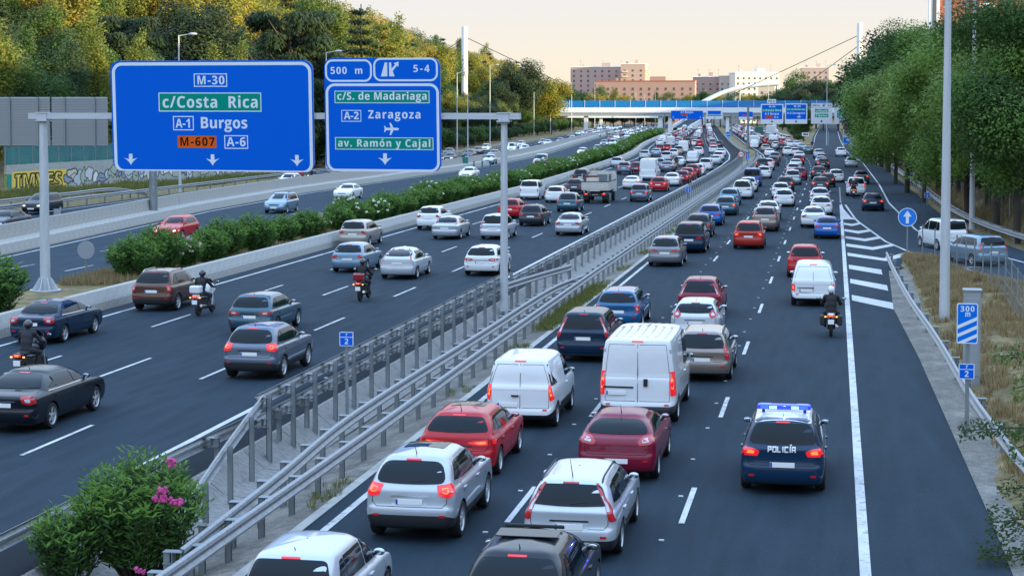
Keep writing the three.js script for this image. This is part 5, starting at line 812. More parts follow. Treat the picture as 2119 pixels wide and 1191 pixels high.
const plain = (bg, fn) => (c, W, Hh) => { c.fillStyle = SWHITE; c.fillRect(0, 0, W, Hh); c.fillStyle = bg; c.fillRect(W * 0.05, W * 0.05, W * 0.9, Hh - W * 0.1); fn && fn(c, W, Hh); };
function farSign(label, foot, x0, y0, x1, y1, draw, group) { const P = ground(...foot), a = atZ(x0, y0, P.z), b = atZ(x1, y1, P.z), g = thing('road_sign', label, 'road sign', [P.x, 0, P.z], 0, group); part('post', box(0.1, a.y, 0.06, (a.x + b.x) / 2 - P.x, a.y / 2 - 0.1, -0.1), MAT.galvDull, g); const q = new THREE.Group(); q.name = 'sign_panel'; q.position.set((a.x + b.x) / 2 - P.x, (a.y + b.y) / 2, 0); g.add(q); signBoard(q, b.x - a.x, a.y - b.y, 0.04, draw, 96); }
const bars = (n) => plain('#0a74dc', (c, W, Hh) => { c.fillStyle = SWHITE; for (let i = 0; i < n; i++) { const y = 0.5 + i * 0.22; c.beginPath(); c.moveTo(W * 0.05, Hh * (y + 0.14)); c.lineTo(W * 0.95, Hh * (y - 0.08)); c.lineTo(W * 0.95, Hh * (y + 0.02)); c.lineTo(W * 0.05, Hh * (y + 0.24)); c.fill(); } fitText(c, '200', W * 0.15, W * 0.85, Hh * 0.22, Hh * 0.1, SWHITE); });
farSign('blue countdown sign with two slanting bars beyond the slip road', [1884, 398], 1876, 340, 1890, 366, bars(2));
farSign('blue countdown sign with one slanting bar under a tall lamp post', [1820, 333], 1815.5, 299, 1825, 317, bars(1));
farSign('small blue distance plate left of the red-ringed 90 sign', [1838, 345], 1833, 322, 1843.5, 333, kmSign('3', '7'));
farSign('small blue plate with white bars on the slope beyond the slip road', [1919, 425], 1914, 398, 1925.5, 409.5, kmSign('2', '7'));
farSign('small blue plate on the left carriageway rail beside the edge line', [1425, 408], 1419.5, 386, 1430, 398, kmSign('2', '7'));
farSign('small blue plate right of the red-ringed 80 sign', [1547, 340], 1543, 319, 1552, 329, kmSign('3', '7'));
farSign('blue advisory 70 sign in front of the dark trees', [1790, 312], 1783, 285.5, 1797.5, 298, plain('#0a74dc', (c, W, Hh) => fitText(c, '70', W * 0.2, W * 0.8, Hh * 0.7, Hh * 0.42, SWHITE)));
farSign('blue advisory 40 sign under a small warning triangle', [1755, 314], 1745, 283, 1761, 297, plain('#0a74dc', (c, W, Hh) => fitText(c, '40', W * 0.4, W * 0.9, Hh * 0.62, Hh * 0.36, SWHITE)));
farSign('white arrow-shaped exit sign at the start of the far ramp', [1668, 299], 1660, 274, 1674.5, 281.5, plain('#d8dcdc', (c, W, Hh) => { c.fillStyle = '#222'; c.fillRect(W * 0.2, Hh * 0.3, W * 0.45, Hh * 0.4); c.beginPath(); c.moveTo(W * 0.7, Hh * 0.15); c.lineTo(W * 0.92, Hh * 0.5); c.lineTo(W * 0.7, Hh * 0.85); c.fill(); }));
farSign('blue keep-left sign where the two carriageways part', [1507, 290], 1503, 272, 1512, 283, bars(1));
{
  const P = ground(1755, 314), C = atZ(1756, 275.5, P.z), g = thing('warning_sign', 'red-edged triangular warning sign above the blue advisory 40 sign', 'road sign', [C.x, C.y, P.z]), R = 0.55; const s = new THREE.Shape([0, 1, 2].map((i) => new THREE.Vector2(R * Math.sin(i * 2.094), R * Math.cos(i * 2.094)))); part('sign_plate', new THREE.ExtrudeGeometry(s, { depth: 0.04, bevelEnabled: false }), std(lin(0.55, 0.02, 0.03), 0.5), g); const s2 = new THREE.Shape([0, 1, 2].map((i) => new THREE.Vector2(R * 0.66 * Math.sin(i * 2.094), R * 0.66 * Math.cos(i * 2.094)))); part('sign_face', new THREE.ShapeGeometry(s2).translate(0, 0, 0.045), std(lin(0.75, 0.75, 0.76), 0.5), g);
}
// far gantry over the right carriageway
{
  const P = ground(1548, 317), z = P.z, top = atZ(1548, 218, z).y, g = thing('sign_gantry', 'distant two-beam gantry carrying white and blue signs over the right carriageway', 'gantry', [P.x, 0, z]), right = atZ(1820, 240, z).x;
  part('post', cyl(0.2, 0.24, top, 10, 0, top / 2, 0), MAT.galvDull, g); part('post', cyl(0.2, 0.24, top + 1, 10, right - P.x, top / 2, 0), MAT.galvDull, g);
  for (const py of [221.5, 247]) part('beam', box(right - P.x, 0.22, 0.3, (right - P.x) / 2, atZ(1700, py, z).y, -0.2), MAT.galvDull, g);
  for (let i = 1; i < 9; i++) part('strut', box(0.08, atZ(1700, 221, z).y - atZ(1700, 247, z).y, 0.1, (right - P.x) * i / 9, (atZ(1700, 221, z).y + atZ(1700, 247, z).y) / 2, -0.2), MAT.galvDull, g);
  const put = (label, x0, y0, x1, y1, draw, cw = 256) => { const a = atZ(x0, y0, z), b = atZ(x1, y1, z), q = thing('direction_sign', label, 'road sign', [(a.x + b.x) / 2, (a.y + b.y) / 2, z + 0.2]); signBoard(q, b.x - a.x, a.y - b.y, 0.12, draw, cw); part('bracket', box(0.3, 0.4, 0.24, 0, 0, -0.17), MAT.galvDull, q); };
  const half = (rows) => (c, W, Hh) => { c.fillStyle = '#dcdee2'; c.fillRect(0, 0, W, Hh); c.fillStyle = SBLUE; c.fillRect(W * 0.05, Hh * 0.05, W * 0.9, Hh * 0.72); rows(c, W, Hh); downArrow(c, W / 2, Hh * 0.89, W * 0.14, Hh * 0.14, '#15181c'); };
  put('distant white-edged blue gantry sign for Costa Rica and Burgos', 1575, 215, 1621.5, 256, half((c, W, Hh) => { fitText(c, 'M-30', W * 0.36, W * 0.64, Hh * 0.18, Hh * 0.09, SWHITE); c.fillStyle = SGREEN; c.fillRect(W * 0.05, Hh * 0.24, W * 0.9, Hh * 0.16); fitText(c, 'c/Costa Rica', W * 0.09, W * 0.91, Hh * 0.37, Hh * 0.1, SWHITE); fitText(c, 'A-1 Burgos', W * 0.18, W * 0.82, Hh * 0.54, Hh * 0.1, SWHITE); c.fillStyle = '#d84a28'; c.fillRect(W * 0.2, Hh * 0.6, W * 0.34, Hh * 0.13); fitText(c, 'A-6', W * 0.6, W * 0.78, Hh * 0.71, Hh * 0.09, SWHITE); }));
  put('distant white-edged blue gantry sign for Zaragoza with a plane', 1625, 214, 1671, 256, half((c, W, Hh) => { fitText(c, 'M-30', W * 0.4, W * 0.7, Hh * 0.18, Hh * 0.09, SWHITE); c.fillStyle = SGREEN; c.fillRect(W * 0.05, Hh * 0.23, W * 0.9, Hh * 0.11); fitText(c, 'c/S. de Madariaga', W * 0.09, W * 0.91, Hh * 0.32, Hh * 0.07, SWHITE); fitText(c, 'A-2 Zaragoza', W * 0.1, W * 0.9, Hh * 0.52, Hh * 0.1, SWHITE); planeIcon(c, W * 0.54, Hh * 0.58, W * 0.2, Hh * 0.15, SWHITE); }));
  const whiteSign = (icon, lines) => (c, W, Hh) => { c.fillStyle = '#d9d8dc'; c.fillRect(0, 0, W, Hh); c.strokeStyle = '#8a8c92'; c.lineWidth = W * 0.012; c.strokeRect(W * 0.02, W * 0.02, W * 0.96, Hh * 0.2); icon(c, W, Hh); for (const [t, y] of lines) { c.fillStyle = SGREEN; c.fillRect(W * 0.18, Hh * y, W * 0.64, Hh * 0.17); fitText(c, t, W * 0.22, W * 0.78, Hh * (y + 0.135), Hh * 0.1, SWHITE); } downArrow(c, W / 2, Hh * 0.88, W * 0.16, Hh * 0.13, '#15181c'); };
  put('distant white gantry sign with green panels for Alcalá and Cibeles', 1679, 213, 1722.5, 256, whiteSign((c, W, Hh) => { fitText(c, '200 m', W * 0.06, W * 0.42, Hh * 0.16, Hh * 0.09, '#2a2c32'); exitIcon(c, W * 0.54, Hh * 0.05, W * 0.14, Hh * 0.12, '#15181c'); fitText(c, '6A', W * 0.78, W * 0.95, Hh * 0.16, Hh * 0.09, '#2a2c32'); }, [['c/Alcalá', 0.29], ['Cibeles', 0.52]]));
  put('distant narrow white gantry sign with a green panel for San Marcelo', 1727.5, 213, 1756, 256, whiteSign((c, W, Hh) => { exitIcon(c, W * 0.08, Hh * 0.05, W * 0.24, Hh * 0.12, '#15181c'); fitText(c, '6B', W * 0.66, W * 0.92, Hh * 0.16, Hh * 0.09, '#2a2c32'); }, [['c/San', 0.36], ['Marcelo', 0.53]]), 192);
  put('small white 200 m plate above the distant Burgos sign', 1588, 205, 1606.5, 213, (c, W, Hh) => { c.fillStyle = '#dcdee2'; c.fillRect(0, 0, W, Hh); fitText(c, '200 m', W * 0.1, W * 0.9, Hh * 0.78, Hh * 0.5, '#2a2c32'); }, 96);
}
// farther gantry over the left carriageway, seen below the footbridge
{
  const z = -560, base = -14.5 + shift(z), g = thing('sign_gantry', 'far gantry with a row of signs under the footbridge deck', 'gantry', [base, 0, z]); const y = atZ(1480, 236, z).y, l = atZ(1375, 240, z).x, r = atZ(1580, 240, z).x;
  part('beam', box(r - l, 0.5, 0.4, (l + r) / 2 - base, y, -0.25), MAT.galvDull, g); for (const x of [l, r, atZ(1514, 240, z).x]) part('post', cyl(0.2, 0.25, y, 8, x - base, y / 2, -0.25), MAT.galvDull, g);
  const put = (label, x0, y0, x1, y1, draw) => { const a = atZ(x0, y0, z), b = atZ(x1, y1, z), q = thing('direction_sign', label, 'road sign', [(a.x + b.x) / 2, (a.y + b.y) / 2, z + 0.06]); signBoard(q, b.x - a.x, a.y - b.y, 0.15, draw, 192); part('bracket', box(0.3, 0.3, 0.1, 0, 0, -0.1), MAT.galvDull, q); };
  put('far plain blue sign under the left part of the footbridge deck', 1389, 229, 1455, 246, (c, W, Hh) => { c.fillStyle = SBLUE; c.fillRect(0, 0, W, Hh); fitText(c, 'A-1 Burgos', W * 0.3, W * 0.7, Hh * 0.28, Hh * 0.22, SWHITE); c.fillStyle = '#d84a28'; c.fillRect(W * 0.32, Hh * 0.36, W * 0.2, Hh * 0.22); for (const x of [0.07, 0.5, 0.92]) downArrow(c, W * x, Hh * 0.78, W * 0.05, Hh * 0.24, SWHITE); });
  put('far white sign with blue and green panels under the footbridge deck', 1462, 229, 1496, 246, (c, W, Hh) => { c.fillStyle = '#d8dade'; c.fillRect(0, 0, W, Hh); c.fillStyle = SBLUE; c.fillRect(W * 0.1, 0, W * 0.78, Hh * 0.44); c.fillStyle = SGREEN; c.fillRect(W * 0.06, Hh * 0.5, W * 0.86, Hh * 0.14); downArrow(c, W * 0.5, Hh * 0.82, W * 0.08, Hh * 0.2, '#222'); });
  put('far white-edged blue sign beside the distant gantry post', 1529, 231, 1558, 248, (c, W, Hh) => { c.fillStyle = '#d8dade'; c.fillRect(0, 0, W, Hh); c.fillStyle = SBLUE; c.fillRect(0, 0, W, Hh * 0.62); c.fillStyle = '#d84a28'; c.fillRect(W * 0.25, Hh * 0.36, W * 0.35, Hh * 0.2); });
}
// backs of the oncoming side's signs, ribbed
{
  const z = -131.5, post = atZ(317, 450, z), yb = atZ(150, 246, z).y, g = thing('sign_gantry', 'gantry over the oncoming carriageways seen from behind with its post by the long wall', 'gantry', [post.x, 0, z]); part('post', cyl(0.26, 0.32, yb, 10, 0, yb / 2, 0), MAT.galvDull, g); const l = atZ(-60, 246, z).x; part('beam', box(post.x - l + 0.6, 0.4, 0.4, (l - post.x) / 2, yb, -0.3), MAT.galvDull, g); part('post', cyl(0.26, 0.32, yb, 10, l - post.x, yb / 2, 0), MAT.galvDull, g);
  for (const [label, x0, x1] of [['ribbed grey sign back left of the tall gantry post', -2, 107], ['ribbed grey sign back touching the wide blue sign', 109.5, 226]]) {
    const a = atZ(x0, 201, z), b = atZ(x1, 302, z), q = thing('overhead_sign', label, 'road sign', [(a.x + b.x) / 2, (a.y + b.y) / 2, z + 0.3]); const w = b.x - a.x, h = a.y - b.y; part('sign_plate', rbox(w, h, 0.06, 0.03), aluBack, q); for (let i = 0; i < 19; i++) part('rib', box(w - 0.04, h / 19 * 0.42, 0.09, 0, -h / 2 + h / 19 * (i + 0.5), 0.07), aluBack, q); for (const k of [-0.26, 0.28]) part('bracket', box(0.12, h, 0.1, k * w, 0, 0.15), MAT.galvDull, q);
  }
}
{ const P = ground(112, 470), a = atZ(112, 432, P.z), b = atZ(122, 470, P.z), g = thing('overhead_sign', 'small grey sign back beside the tall gantry post on the long wall', 'road sign', [a.x, 0, P.z]); part('sign_plate', rbox(b.x - a.x + 0.2, a.y - b.y, 0.04, 0.015, 0.2, (a.y + b.y) / 2, 0), aluBack, g); part('post', box(0.08, a.y, 0.06, 0.2, a.y / 2, -0.06), MAT.galvDull, g); }
// lamp posts
function lampPost(label, px, py, topY, arm, w = 0.2, group, d) {
  const P = d ? (() => { const q = atZ(px, 225, -d); return new THREE.Vector3(q.x, 0, q.z); })() : ground(px, py), h = typeof topY === 'number' ? topY : atZ(px, topY[0], P.z).y, y0 = Math.min(0, terrain(P.x, P.z)) - 0.1, b0 = terrain(P.x, P.z) > 0.1 ? terrain(P.x, P.z) - 0.3 : y0;
  const g = thing('lamp_post', label, 'lamp post', [P.x, b0, P.z], 0, group), H = h - b0; part('pole', new THREE.CylinderGeometry(w * 0.36, w, H, 14).translate(0, H / 2, 0), MAT.pole, g); part('collar', cyl(w * 0.84, w * 0.84, 0.08, 14, 0, H * 0.27, 0), MAT.pole, g);
  if (arm) for (const s of Array.isArray(arm) ? arm : [arm]) { part('arm', bar([0, H - 0.05, 0], [s * 1.1, H + 0.12, 0], 0.05, 0.04, 6), MAT.pole, g); part('lamp_head', new THREE.SphereGeometry(1, 12, 8).scale(0.46, 0.13, 0.17).translate(s * 1.5, H + 0.14, 0), MAT.pole, g); }
}
lampPost('thick pale pole on the dry verge behind the countdown sign', 1955, 666, 19, 1, 0.21);
lampPost('tall pole among the trees beyond the slip road guard rail', 2012, 471, 21, 1, 0.2);
lampPost('tall bare pole by the outer guard rail of the slip road', 1820, 322, [62], 0, 0.2);
lampPost('tall pole with a leftward lamp arm before the right hand trees', 1773, 318, [136], -1, 0.2);
lampPost('pole behind the red-ringed 90 sign', 1852, 350, [95], 0, 0.16);
for (const [x, y, t, a] of [[1746, 305, 160, -1], [1711, 300, 135, 1], [1590, 270, 150, -1]]) lampPost('distant lamp post along the far right trees', x, y, [t], a, 0.13, 'distant lamp posts on the right');
for (const [x, y, t, a] of [[372, 395, 73, 1], [676, 372, 108, 1]]) lampPost('lamp post rising behind the large blue signs', x, y, [t], a, 0.16, 'lamp posts behind the blue signs');
for (const [x, y, t, a] of [[946, 320, 150, 1], [1014, 305, 135, 1], [968, 330, 185, 0], [1105, 282, 190, 0], [1139, 278, 165, 0], [1183, 274, 170, 0], [1231, 266, 165, 0]]) lampPost('lamp post along the outer edge of the oncoming carriageways', x, y, [t], a, 0.14, 'lamp posts on the outer edge');
for (const [x, y, t] of [[1316, 268, 190], [1334, 266, 195], [1356, 264, 188], [1439, 262, 165], [1460, 262, 185]]) lampPost('slender lamp post beyond the footbridge', x, y, [t], 0, 0.13, 'lamp posts beyond the footbridge');
// orange crash cushion and cabinet
{ const P = ground(936, 347), g = thing('crash_cushion', 'orange crash cushion at the nose of the long wall', 'crash cushion', [P.x, 0, P.z]); part('cover', rbox(1.5, 1.1, 1.6, 0.12, 0, 0.55, 0), std(lin(0.75, 0.26, 0.02), 0.55), g); part('panel', rbox(0.9, 1.5, 0.5, 0.06, 1.5, 0.75, -1.4), std(lin(0.02, 0.2, 0.15), 0.6), g); for (let i = 0; i < 3; i++) part('delineator', merge([cyl(0.09, 0.12, 0.75, 8, 0, 0.37, 0), cyl(0.16, 0.16, 0.1, 8, 0, 0.8, 0)]), std(lin(0.02, 0.16, 0.12), 0.6), g).position.set(2.6 + i * 0.9, 0, -2.5 - i * 1.5); }
{ const P = ground(2010, 838), zz = P.z - 3.5, a = atZ(1996, 599, zz), b = atZ(2029, 700, zz), g = thing('roadside_cabinet', 'grey metal roadside cabinet standing behind the countdown sign', 'cabinet', [(a.x + b.x) / 2, 0, zz]); const h = a.y; part('body', rbox(b.x - a.x, h, 0.45, 0.02, 0, h / 2, 0), aluBack, g); part('roof', rbox(b.x - a.x + 0.08, 0.06, 0.52, 0.02, 0, h, 0), aluBack, g); part('door', rbox(b.x - a.x - 0.12, h * 0.8, 0.02, 0.008, 0, h * 0.52, 0.235), aluBack, g); }
// wire fence between the verge and the slip road, and another at the foot of the right hand trees
function wireFence(label, pts, h, every, group) {
  const g = thing('wire_fence', label, 'fence', [0, 0, 0], 0, group), W = []; const cv = new THREE.CatmullRomCurve3(pts.map(([x, z]) => new THREE.Vector3(x, terrain(x, z), z))), L = cv.getLength(), n = Math.round(L / every); let prev = null;
  for (let i = 0; i <= n; i++) { const q = cv.getPointAt(i / n); part('post', cyl(0.035, 0.035, h + 0.3, 8, 0, h / 2 - 0.15, 0), MAT.galvDull, g).position.copy(q); if (prev) { for (let k = 0; k <= 3; k++) W.push(bar([prev.x, prev.y + h * (0.05 + 0.3 * k), prev.z], [q.x, q.y + h * (0.05 + 0.3 * k), q.z], 0.006, 0.006, 3)); const m = Math.round(prev.distanceTo(q) / 0.4); for (let k = 0; k < m; k++) for (const d of [1, -1]) { const t0 = k / m, t1 = clamp(t0 + d * (h / m) * m / prev.distanceTo(q) / 2.2, 0, 1); W.push(bar([lerp(prev.x, q.x, t0), prev.y + 0.05, lerp(prev.z, q.z, t0)], [lerp(prev.x, q.x, t1), prev.y + h - 0.05, lerp(prev.z, q.z, t1)], 0.002, 0.002, 3)); } } prev = q; }
  part('wire_mesh', merge(W), MAT.galvDull, g);
}
wireFence('wire fence with thin posts between the dry verge and the slip road', [[4.9, -104], [5.9, -98], [6.6, -90], [7.0, -80], [6.9, -70], [6.6, -58], [6.4, -48]], 1.9, 3);
wireFence('wire fence at the foot of the trees beyond the slip road', [[17, -98], [14.5, -112], [12.8, -126], [12, -142], [11.5, -165], [11, -190]], 2.1, 4);
// ---------- footbridge, far structures, buildings ----------
const whitePaint = std(lin(0.78, 0.79, 0.8), 0.55), deckGrey = std(lin(0.36, 0.38, 0.4), 0.7), cableMat = std(lin(0.04, 0.042, 0.046), 0.5), parapetBlue = new THREE.MeshPhysicalMaterial({ color: lin(0.015, 0.26, 0.62), roughness: 0.25, transmission: 0.25, thickness: 0 });
{
  const Z = -660, at = (x, y, z = Z) => atZ(x, y, z), L = at(1026, 225).x, R = at(1756, 225).x, y = (p) => at(1500, p).y;
  const b = thing('footbridge', 'cable-stayed footbridge with a blue parapet crossing the whole motorway', 'bridge', [L, 0, Z]);
  const bx = (name, y0, y1, mat, d = 5, dz = 0, x0 = L, x1 = R) => part(name, box(x1 - x0, y1 - y0, d, (x0 + x1) / 2 - L, (y0 + y1) / 2, dz), mat, b);
  bx('deck', y(233), y(222), whitePaint, 5); bx('girder', y(240), y(233.2), deckGrey, 4.2);
  const n = 46, w = (R - L) / n, pg = box(w - 0.09, y(208) - y(221), 0.05);
  for (let i = 0; i < n; i++) for (const dz of [2.35, -2.35]) part('parapet_panel', pg, parapetBlue, b).position.set((i + 0.5) * w, (y(208) + y(221)) / 2, dz);
  for (let i = 0; i <= n; i += 2) part('parapet_post', box(0.12, y(207) - y(222), 0.12, i * w, (y(207) + y(222)) / 2, 2.42), whitePaint, b);
  for (const [px, wd] of [[1213, 1.3], [1367, 1.5], [1387, 1.3], [1506, 1.2], [1604, 1.2]]) { const q = at(px, 260); part('pier', box(wd, y(239), 2, q.x - L, y(239) / 2, 0), whitePaint, b); }
  const py = [at(961.5, 55), at(1780, 48)];
  py.forEach((q, i) => { part('pylon', new THREE.CylinderGeometry(1.35, 1.6, q.y, 4).rotateY(Math.PI / 4).translate(q.x - L, q.y / 2, 0), whitePaint, b); });
  const cab = (x0, y0, x1, y1, dz) => { const p = at(x0, y0), q = at(x1, y1); part('cable', bar([p.x - L, p.y, 0], [q.x - L, q.y, dz], 0.14, 0.14, 6), cableMat, b); };
  cab(966, 78, 1262, 219, 2.2); cab(966, 104, 1112, 219, 2.2); cab(957, 80, 902, 118, 0); cab(957, 100, 915, 128, 0);
  cab(1775, 74, 1466, 219, 2.2); cab(1775, 96, 1640, 195, 2.2); cab(1785, 74, 1850, 120, 0); cab(1785, 95, 1850, 135, 0);
}
{
  const Z = -730, at = (x, y) => atZ(x, y, Z), L = at(1046, 241).x, R = at(1372, 241).x, yb = at(1200, 243.5).y, yt = at(1200, 238).y, g = thing('covered_walkway', 'low white walkway on thin pillars below the footbridge', 'bridge', [L, 0, Z]);
  part('deck', box(R - L, yt - yb, 3, (R - L) / 2, (yt + yb) / 2, 0), whitePaint, g); const y0 = at(1200, 230).y;
  for (const [x0, x1] of [[1104, 1160], [1244, 1285], [1290, 1366]]) { const a = at(x0, 240).x, c = at(x1, 240).x; part('panel', box(c - a, y0 - yt, 0.1, (a + c) / 2 - L, (y0 + yt) / 2, 1.3), deckGrey, g); }
  for (let px = 1055; px < 1370; px += 9) part('railing_post', box(0.14, y0 - yt, 0.14, at(px, 240).x - L, (y0 + yt) / 2, 1.2), whitePaint, g);
  part('railing', box(R - L, 0.14, 0.1, (R - L) / 2, y0 - 0.9, 1.2), whitePaint, g); for (const px of [1052, 1213, 1244, 1367]) part('pillar', box(1.1, yb, 1.1, at(px, 250).x - L, yb / 2, 0), whitePaint, g);
}
{
  const Z = -800, P = [[1440, 219], [1470, 203], [1500, 190], [1535, 181], [1570, 176], [1612, 173]].map(([x, y]) => atZ(x, y, Z)), g = thing('footbridge_ramp', 'white curved ramp arching up behind the footbridge', 'bridge', [P[0].x, 0, Z]); const c = new THREE.CatmullRomCurve3(P.map((p) => new THREE.Vector3(p.x - P[0].x, p.y, 0)));
  part('deck', new THREE.TubeGeometry(c, 24, 0.9, 8), whitePaint, g); for (const t of [0.55, 0.98]) { const q = c.getPointAt(t); part('pillar', cyl(0.4, 0.5, q.y, 8, q.x, q.y / 2, 0), deckGrey, g); }
}
{
  const g = thing('elevated_ramp', 'concrete ramp with white parapets rising beyond the footbridge pillars', 'ramp', [0, 0, 0]), a = atZ(1392, 265, -720), b = atZ(1428, 265, -720), c = atZ(1432, 241, -900), e = atZ(1470, 241, -900);
  part('deck', geoOf([a.x, a.y, -720, b.x, b.y, -720, c.x, c.y, -900, e.x, e.y, -900], [0, 1, 2, 1, 3, 2], [0, 0, 1, 0, 0, 18, 1, 18]), MAT.roadC, g);
  for (const [p, q] of [[a, c], [b, e]]) part('parapet', sweep([[-0.2, -2], [-0.2, 1.2], [0.2, 1.2], [0.2, -2]], [new THREE.Vector3(p.x, p.y, -720), new THREE.Vector3(q.x, q.y, -900)]), whitePaint, g);
}
{ const Z = -905, a = atZ(1474, 266, Z), b = atZ(1640, 246, Z), g = thing('underpass', 'grey concrete underpass portal at the end of the jam', 'underpass', [a.x, 0, Z]), w = b.x - a.x, h = b.y; part('wall', box(w * 0.34, h + 3, 3, w * 0.17, h / 2, 0), MAT.concrete, g); part('wall', box(w * 0.1, h + 3, 3, w * 0.95, h / 2, 0), MAT.concrete, g); part('lintel', box(w, 2.2, 3, w / 2, h + 1.6, 0.1), MAT.concrete, g); part('ceiling', box(w * 0.56, 0.5, 60, w * 0.62, h + 0.3, -30), deckGrey, g); }
// apartment blocks: walls, windows one by one, balconies, awnings, roof
const brick = (r, g, b) => new THREE.MeshStandardMaterial({ roughness: 0.95, color: lin(r, g, b) });
const winDark = new THREE.MeshPhysicalMaterial({ color: lin(0.09, 0.1, 0.11), roughness: 0.1, clearcoat: 1 }), awning = std(lin(0.03, 0.26, 0.2), 0.8);
function block(label, x, z, w, d, h, o = {}) {               // x, z: centre; w along x, d along z
  const g = thing('apartment_building', label, 'building', [x, o.y ?? -0.2, z], o.turn || 0, o.group), fl = o.floor || 3.1, n = Math.floor((h - 1) / fl), m = o.wall || brick(0.34, 0.2, 0.15);
  part('wall', box(w, h, d, 0, h / 2, 0), m, g); const roof = part('roof', box(w + 0.6, 0.5, d + 0.6, 0, h + 0.25, 0), o.trim || whitePaint, g);
  if (!o.plain) { part('stair_tower', box(w * 0.16, 2.6, d * 0.4, w * 0.12, 1.6 + h, 0), m, roof); part('chimney', box(1.2, 1.8, 1.2, -w * 0.3, h + 1.2, 0), m, roof); if (o.antenna) for (const k of [-0.35, 0.05, 0.38]) part('aerial', merge([bar([k * w, h, 0], [k * w, h + 5, 0], 0.05, 0.03, 4), box(1.6, 0.06, 0.06, k * w, h + 4.6, 0), box(1.0, 0.06, 0.06, k * w, h + 3.9, 0)]), cableMat, roof); }
  const win = box(1.25, 1.35, 0.12), sill = box(1.45, 0.12, 0.3), bal = box(3.4, 1.0, 1.0);
  const face = (len, dz, rot) => { const cols = Math.max(1, Math.floor(len / (o.bay || 3.4))); for (let f = 0; f < n; f++) for (let c = 0; c < cols; c++) { const a = (c + 0.5) / cols * len - len / 2, y = 1.6 + f * fl, P = new THREE.Vector3(a, y, dz + 0.03).applyAxisAngle(new THREE.Vector3(0, 1, 0), rot); const q = part('window', win, winDark, g); q.position.copy(P); q.rotation.y = rot; if (o.sills) { part('sill', sill, o.trim || whitePaint, q).position.set(0, -0.82, 0.08); }
    if (o.balcony && (c + (o.balShift || 0)) % 3 === 0) { const B = new THREE.Vector3(a, y - 0.6, dz + 0.5).applyAxisAngle(new THREE.Vector3(0, 1, 0), rot), e = part('balcony', bal, o.balMat || whitePaint, g); e.position.copy(B); e.rotation.y = rot; if (o.awn && rnd() < 0.6) { const aw = part('awning', box(3.2, 0.06, 1.3), awning, g); aw.position.set(B.x, y + 1.1, B.z); aw.rotation.set(0.5, rot, 0, 'YXZ'); } } } };
  face(w, d / 2, 0); if (o.sideWin !== 'none') { face(d, w / 2, o.sideWin === 'left' ? -Math.PI / 2 : Math.PI / 2); }
  return g;
}
const far = (x0, x1, ytop, z) => { const a = atZ(x0, ytop, z), b = atZ(x1, ytop, z); return [(a.x + b.x) / 2, b.x - a.x, a.y]; };
{
  let [x, w, h] = far(1184, 1300, 139, -1180); block('pink brick apartment block with a flat roof on the horizon', x, -1180, w, 14, h, { wall: brick(0.46, 0.31, 0.27), sills: true, antenna: true, bay: 4.2 });
  [x, w, h] = far(1288, 1338, 133, -1165); block('end of the pink brick block with stacked balconies catching the sun', x, -1165, w, 18, h, { wall: brick(0.48, 0.33, 0.27), balcony: true, balMat: brick(0.6, 0.5, 0.4), bay: 4.5, sideWin: 'right' });
  [x, w, h] = far(1236, 1440, 168, -1080); block('long low red brick terrace on the horizon', x, -1080, w, 12, h, { wall: brick(0.38, 0.24, 0.2), trim: brick(0.36, 0.13, 0.09), sills: true, bay: 4.6, plain: false, sideWin: 'none' });
  [x, w, h] = far(1436, 1494, 159, -1120); block('red brick block with a chimney between the terrace and a grey block', x, -1120, w, 14, h, { wall: brick(0.4, 0.27, 0.24), sills: true, antenna: true, sideWin: 'none' });
  [x, w, h] = far(1490, 1516, 157, -1110); block('narrow grey rendered block next to the sunlit white block', x, -1110, w, 14, h, { wall: brick(0.42, 0.38, 0.34), sideWin: 'none', plain: true });
  [x, w, h] = far(1514, 1608, 151, -1100); block('sunlit white apartment block with rows of windows on the horizon', x, -1100, w, 16, h, { wall: brick(0.66, 0.62, 0.55), bay: 3.2, turn: 0.3, antenna: true });
  [x, w, h] = far(1658, 1716, 140, -1250); block('pink apartment block peeping over the far right trees', x, -1250, w, 14, h, { wall: brick(0.46, 0.34, 0.3), sideWin: 'none', antenna: true });
  [x, w, h] = far(1570, 1604, 176, -1000); block('low sunlit cream building right of the white curved ramp', x, -1000, w, 10, h, { wall: brick(0.55, 0.46, 0.36), sideWin: 'none', plain: true });
  [x, w, h] = far(236, 262, -30, -520); block('red brick block with green awnings above the hillside trees', x, -520, w, 10, h, { wall: brick(0.36, 0.17, 0.12), balcony: true, awn: true, y: 0, sideWin: 'none' });
  { const q = block('red brick apartment block with green awnings and a white stair column above the right trees', 36.5, -440, 27, 14, 44, { wall: brick(0.3, 0.11, 0.08), balcony: true, awn: true, sills: true, bay: 4.5, balShift: 1, sideWin: 'left' }), sc = part('stair_column', box(2.4, 45, 4, -14.1, 22.5, 7), whitePaint, q); part('window', box(0.9, 40, 0.1, -14.1, 22, 9.03), winDark, sc); }
  // unseen apartment blocks added along the right to keep the road in shade
  for (let z = 150, i = 0; z > -400; z -= 42, i++) block(['unseen brick apartment slab added for shade right of the slip road trees', 'unseen ochre apartment slab added for shade right of the slip road trees'][i % 2], 66 + (i % 2) * 1.5, z - 20, 15, 41.4, z > -190 ? 31 : 27, { wall: i % 2 ? brick(0.42, 0.32, 0.22) : brick(0.34, 0.18, 0.13), bay: 6, sideWin: 'left', plain: true, group: 'unseen shading apartment slabs behind the right trees' });
  for (let z = -400, i = 0; z > -980; z -= 58, i++) block('tall unseen apartment slab added for shade far off along the right', 16 + 0.118 * -z + 12, z - 28, 15, 58, 27, { wall: brick(0.38, 0.26, 0.2), bay: 7, sideWin: 'left', plain: true, group: 'unseen shading apartment slabs far along the right' });
}
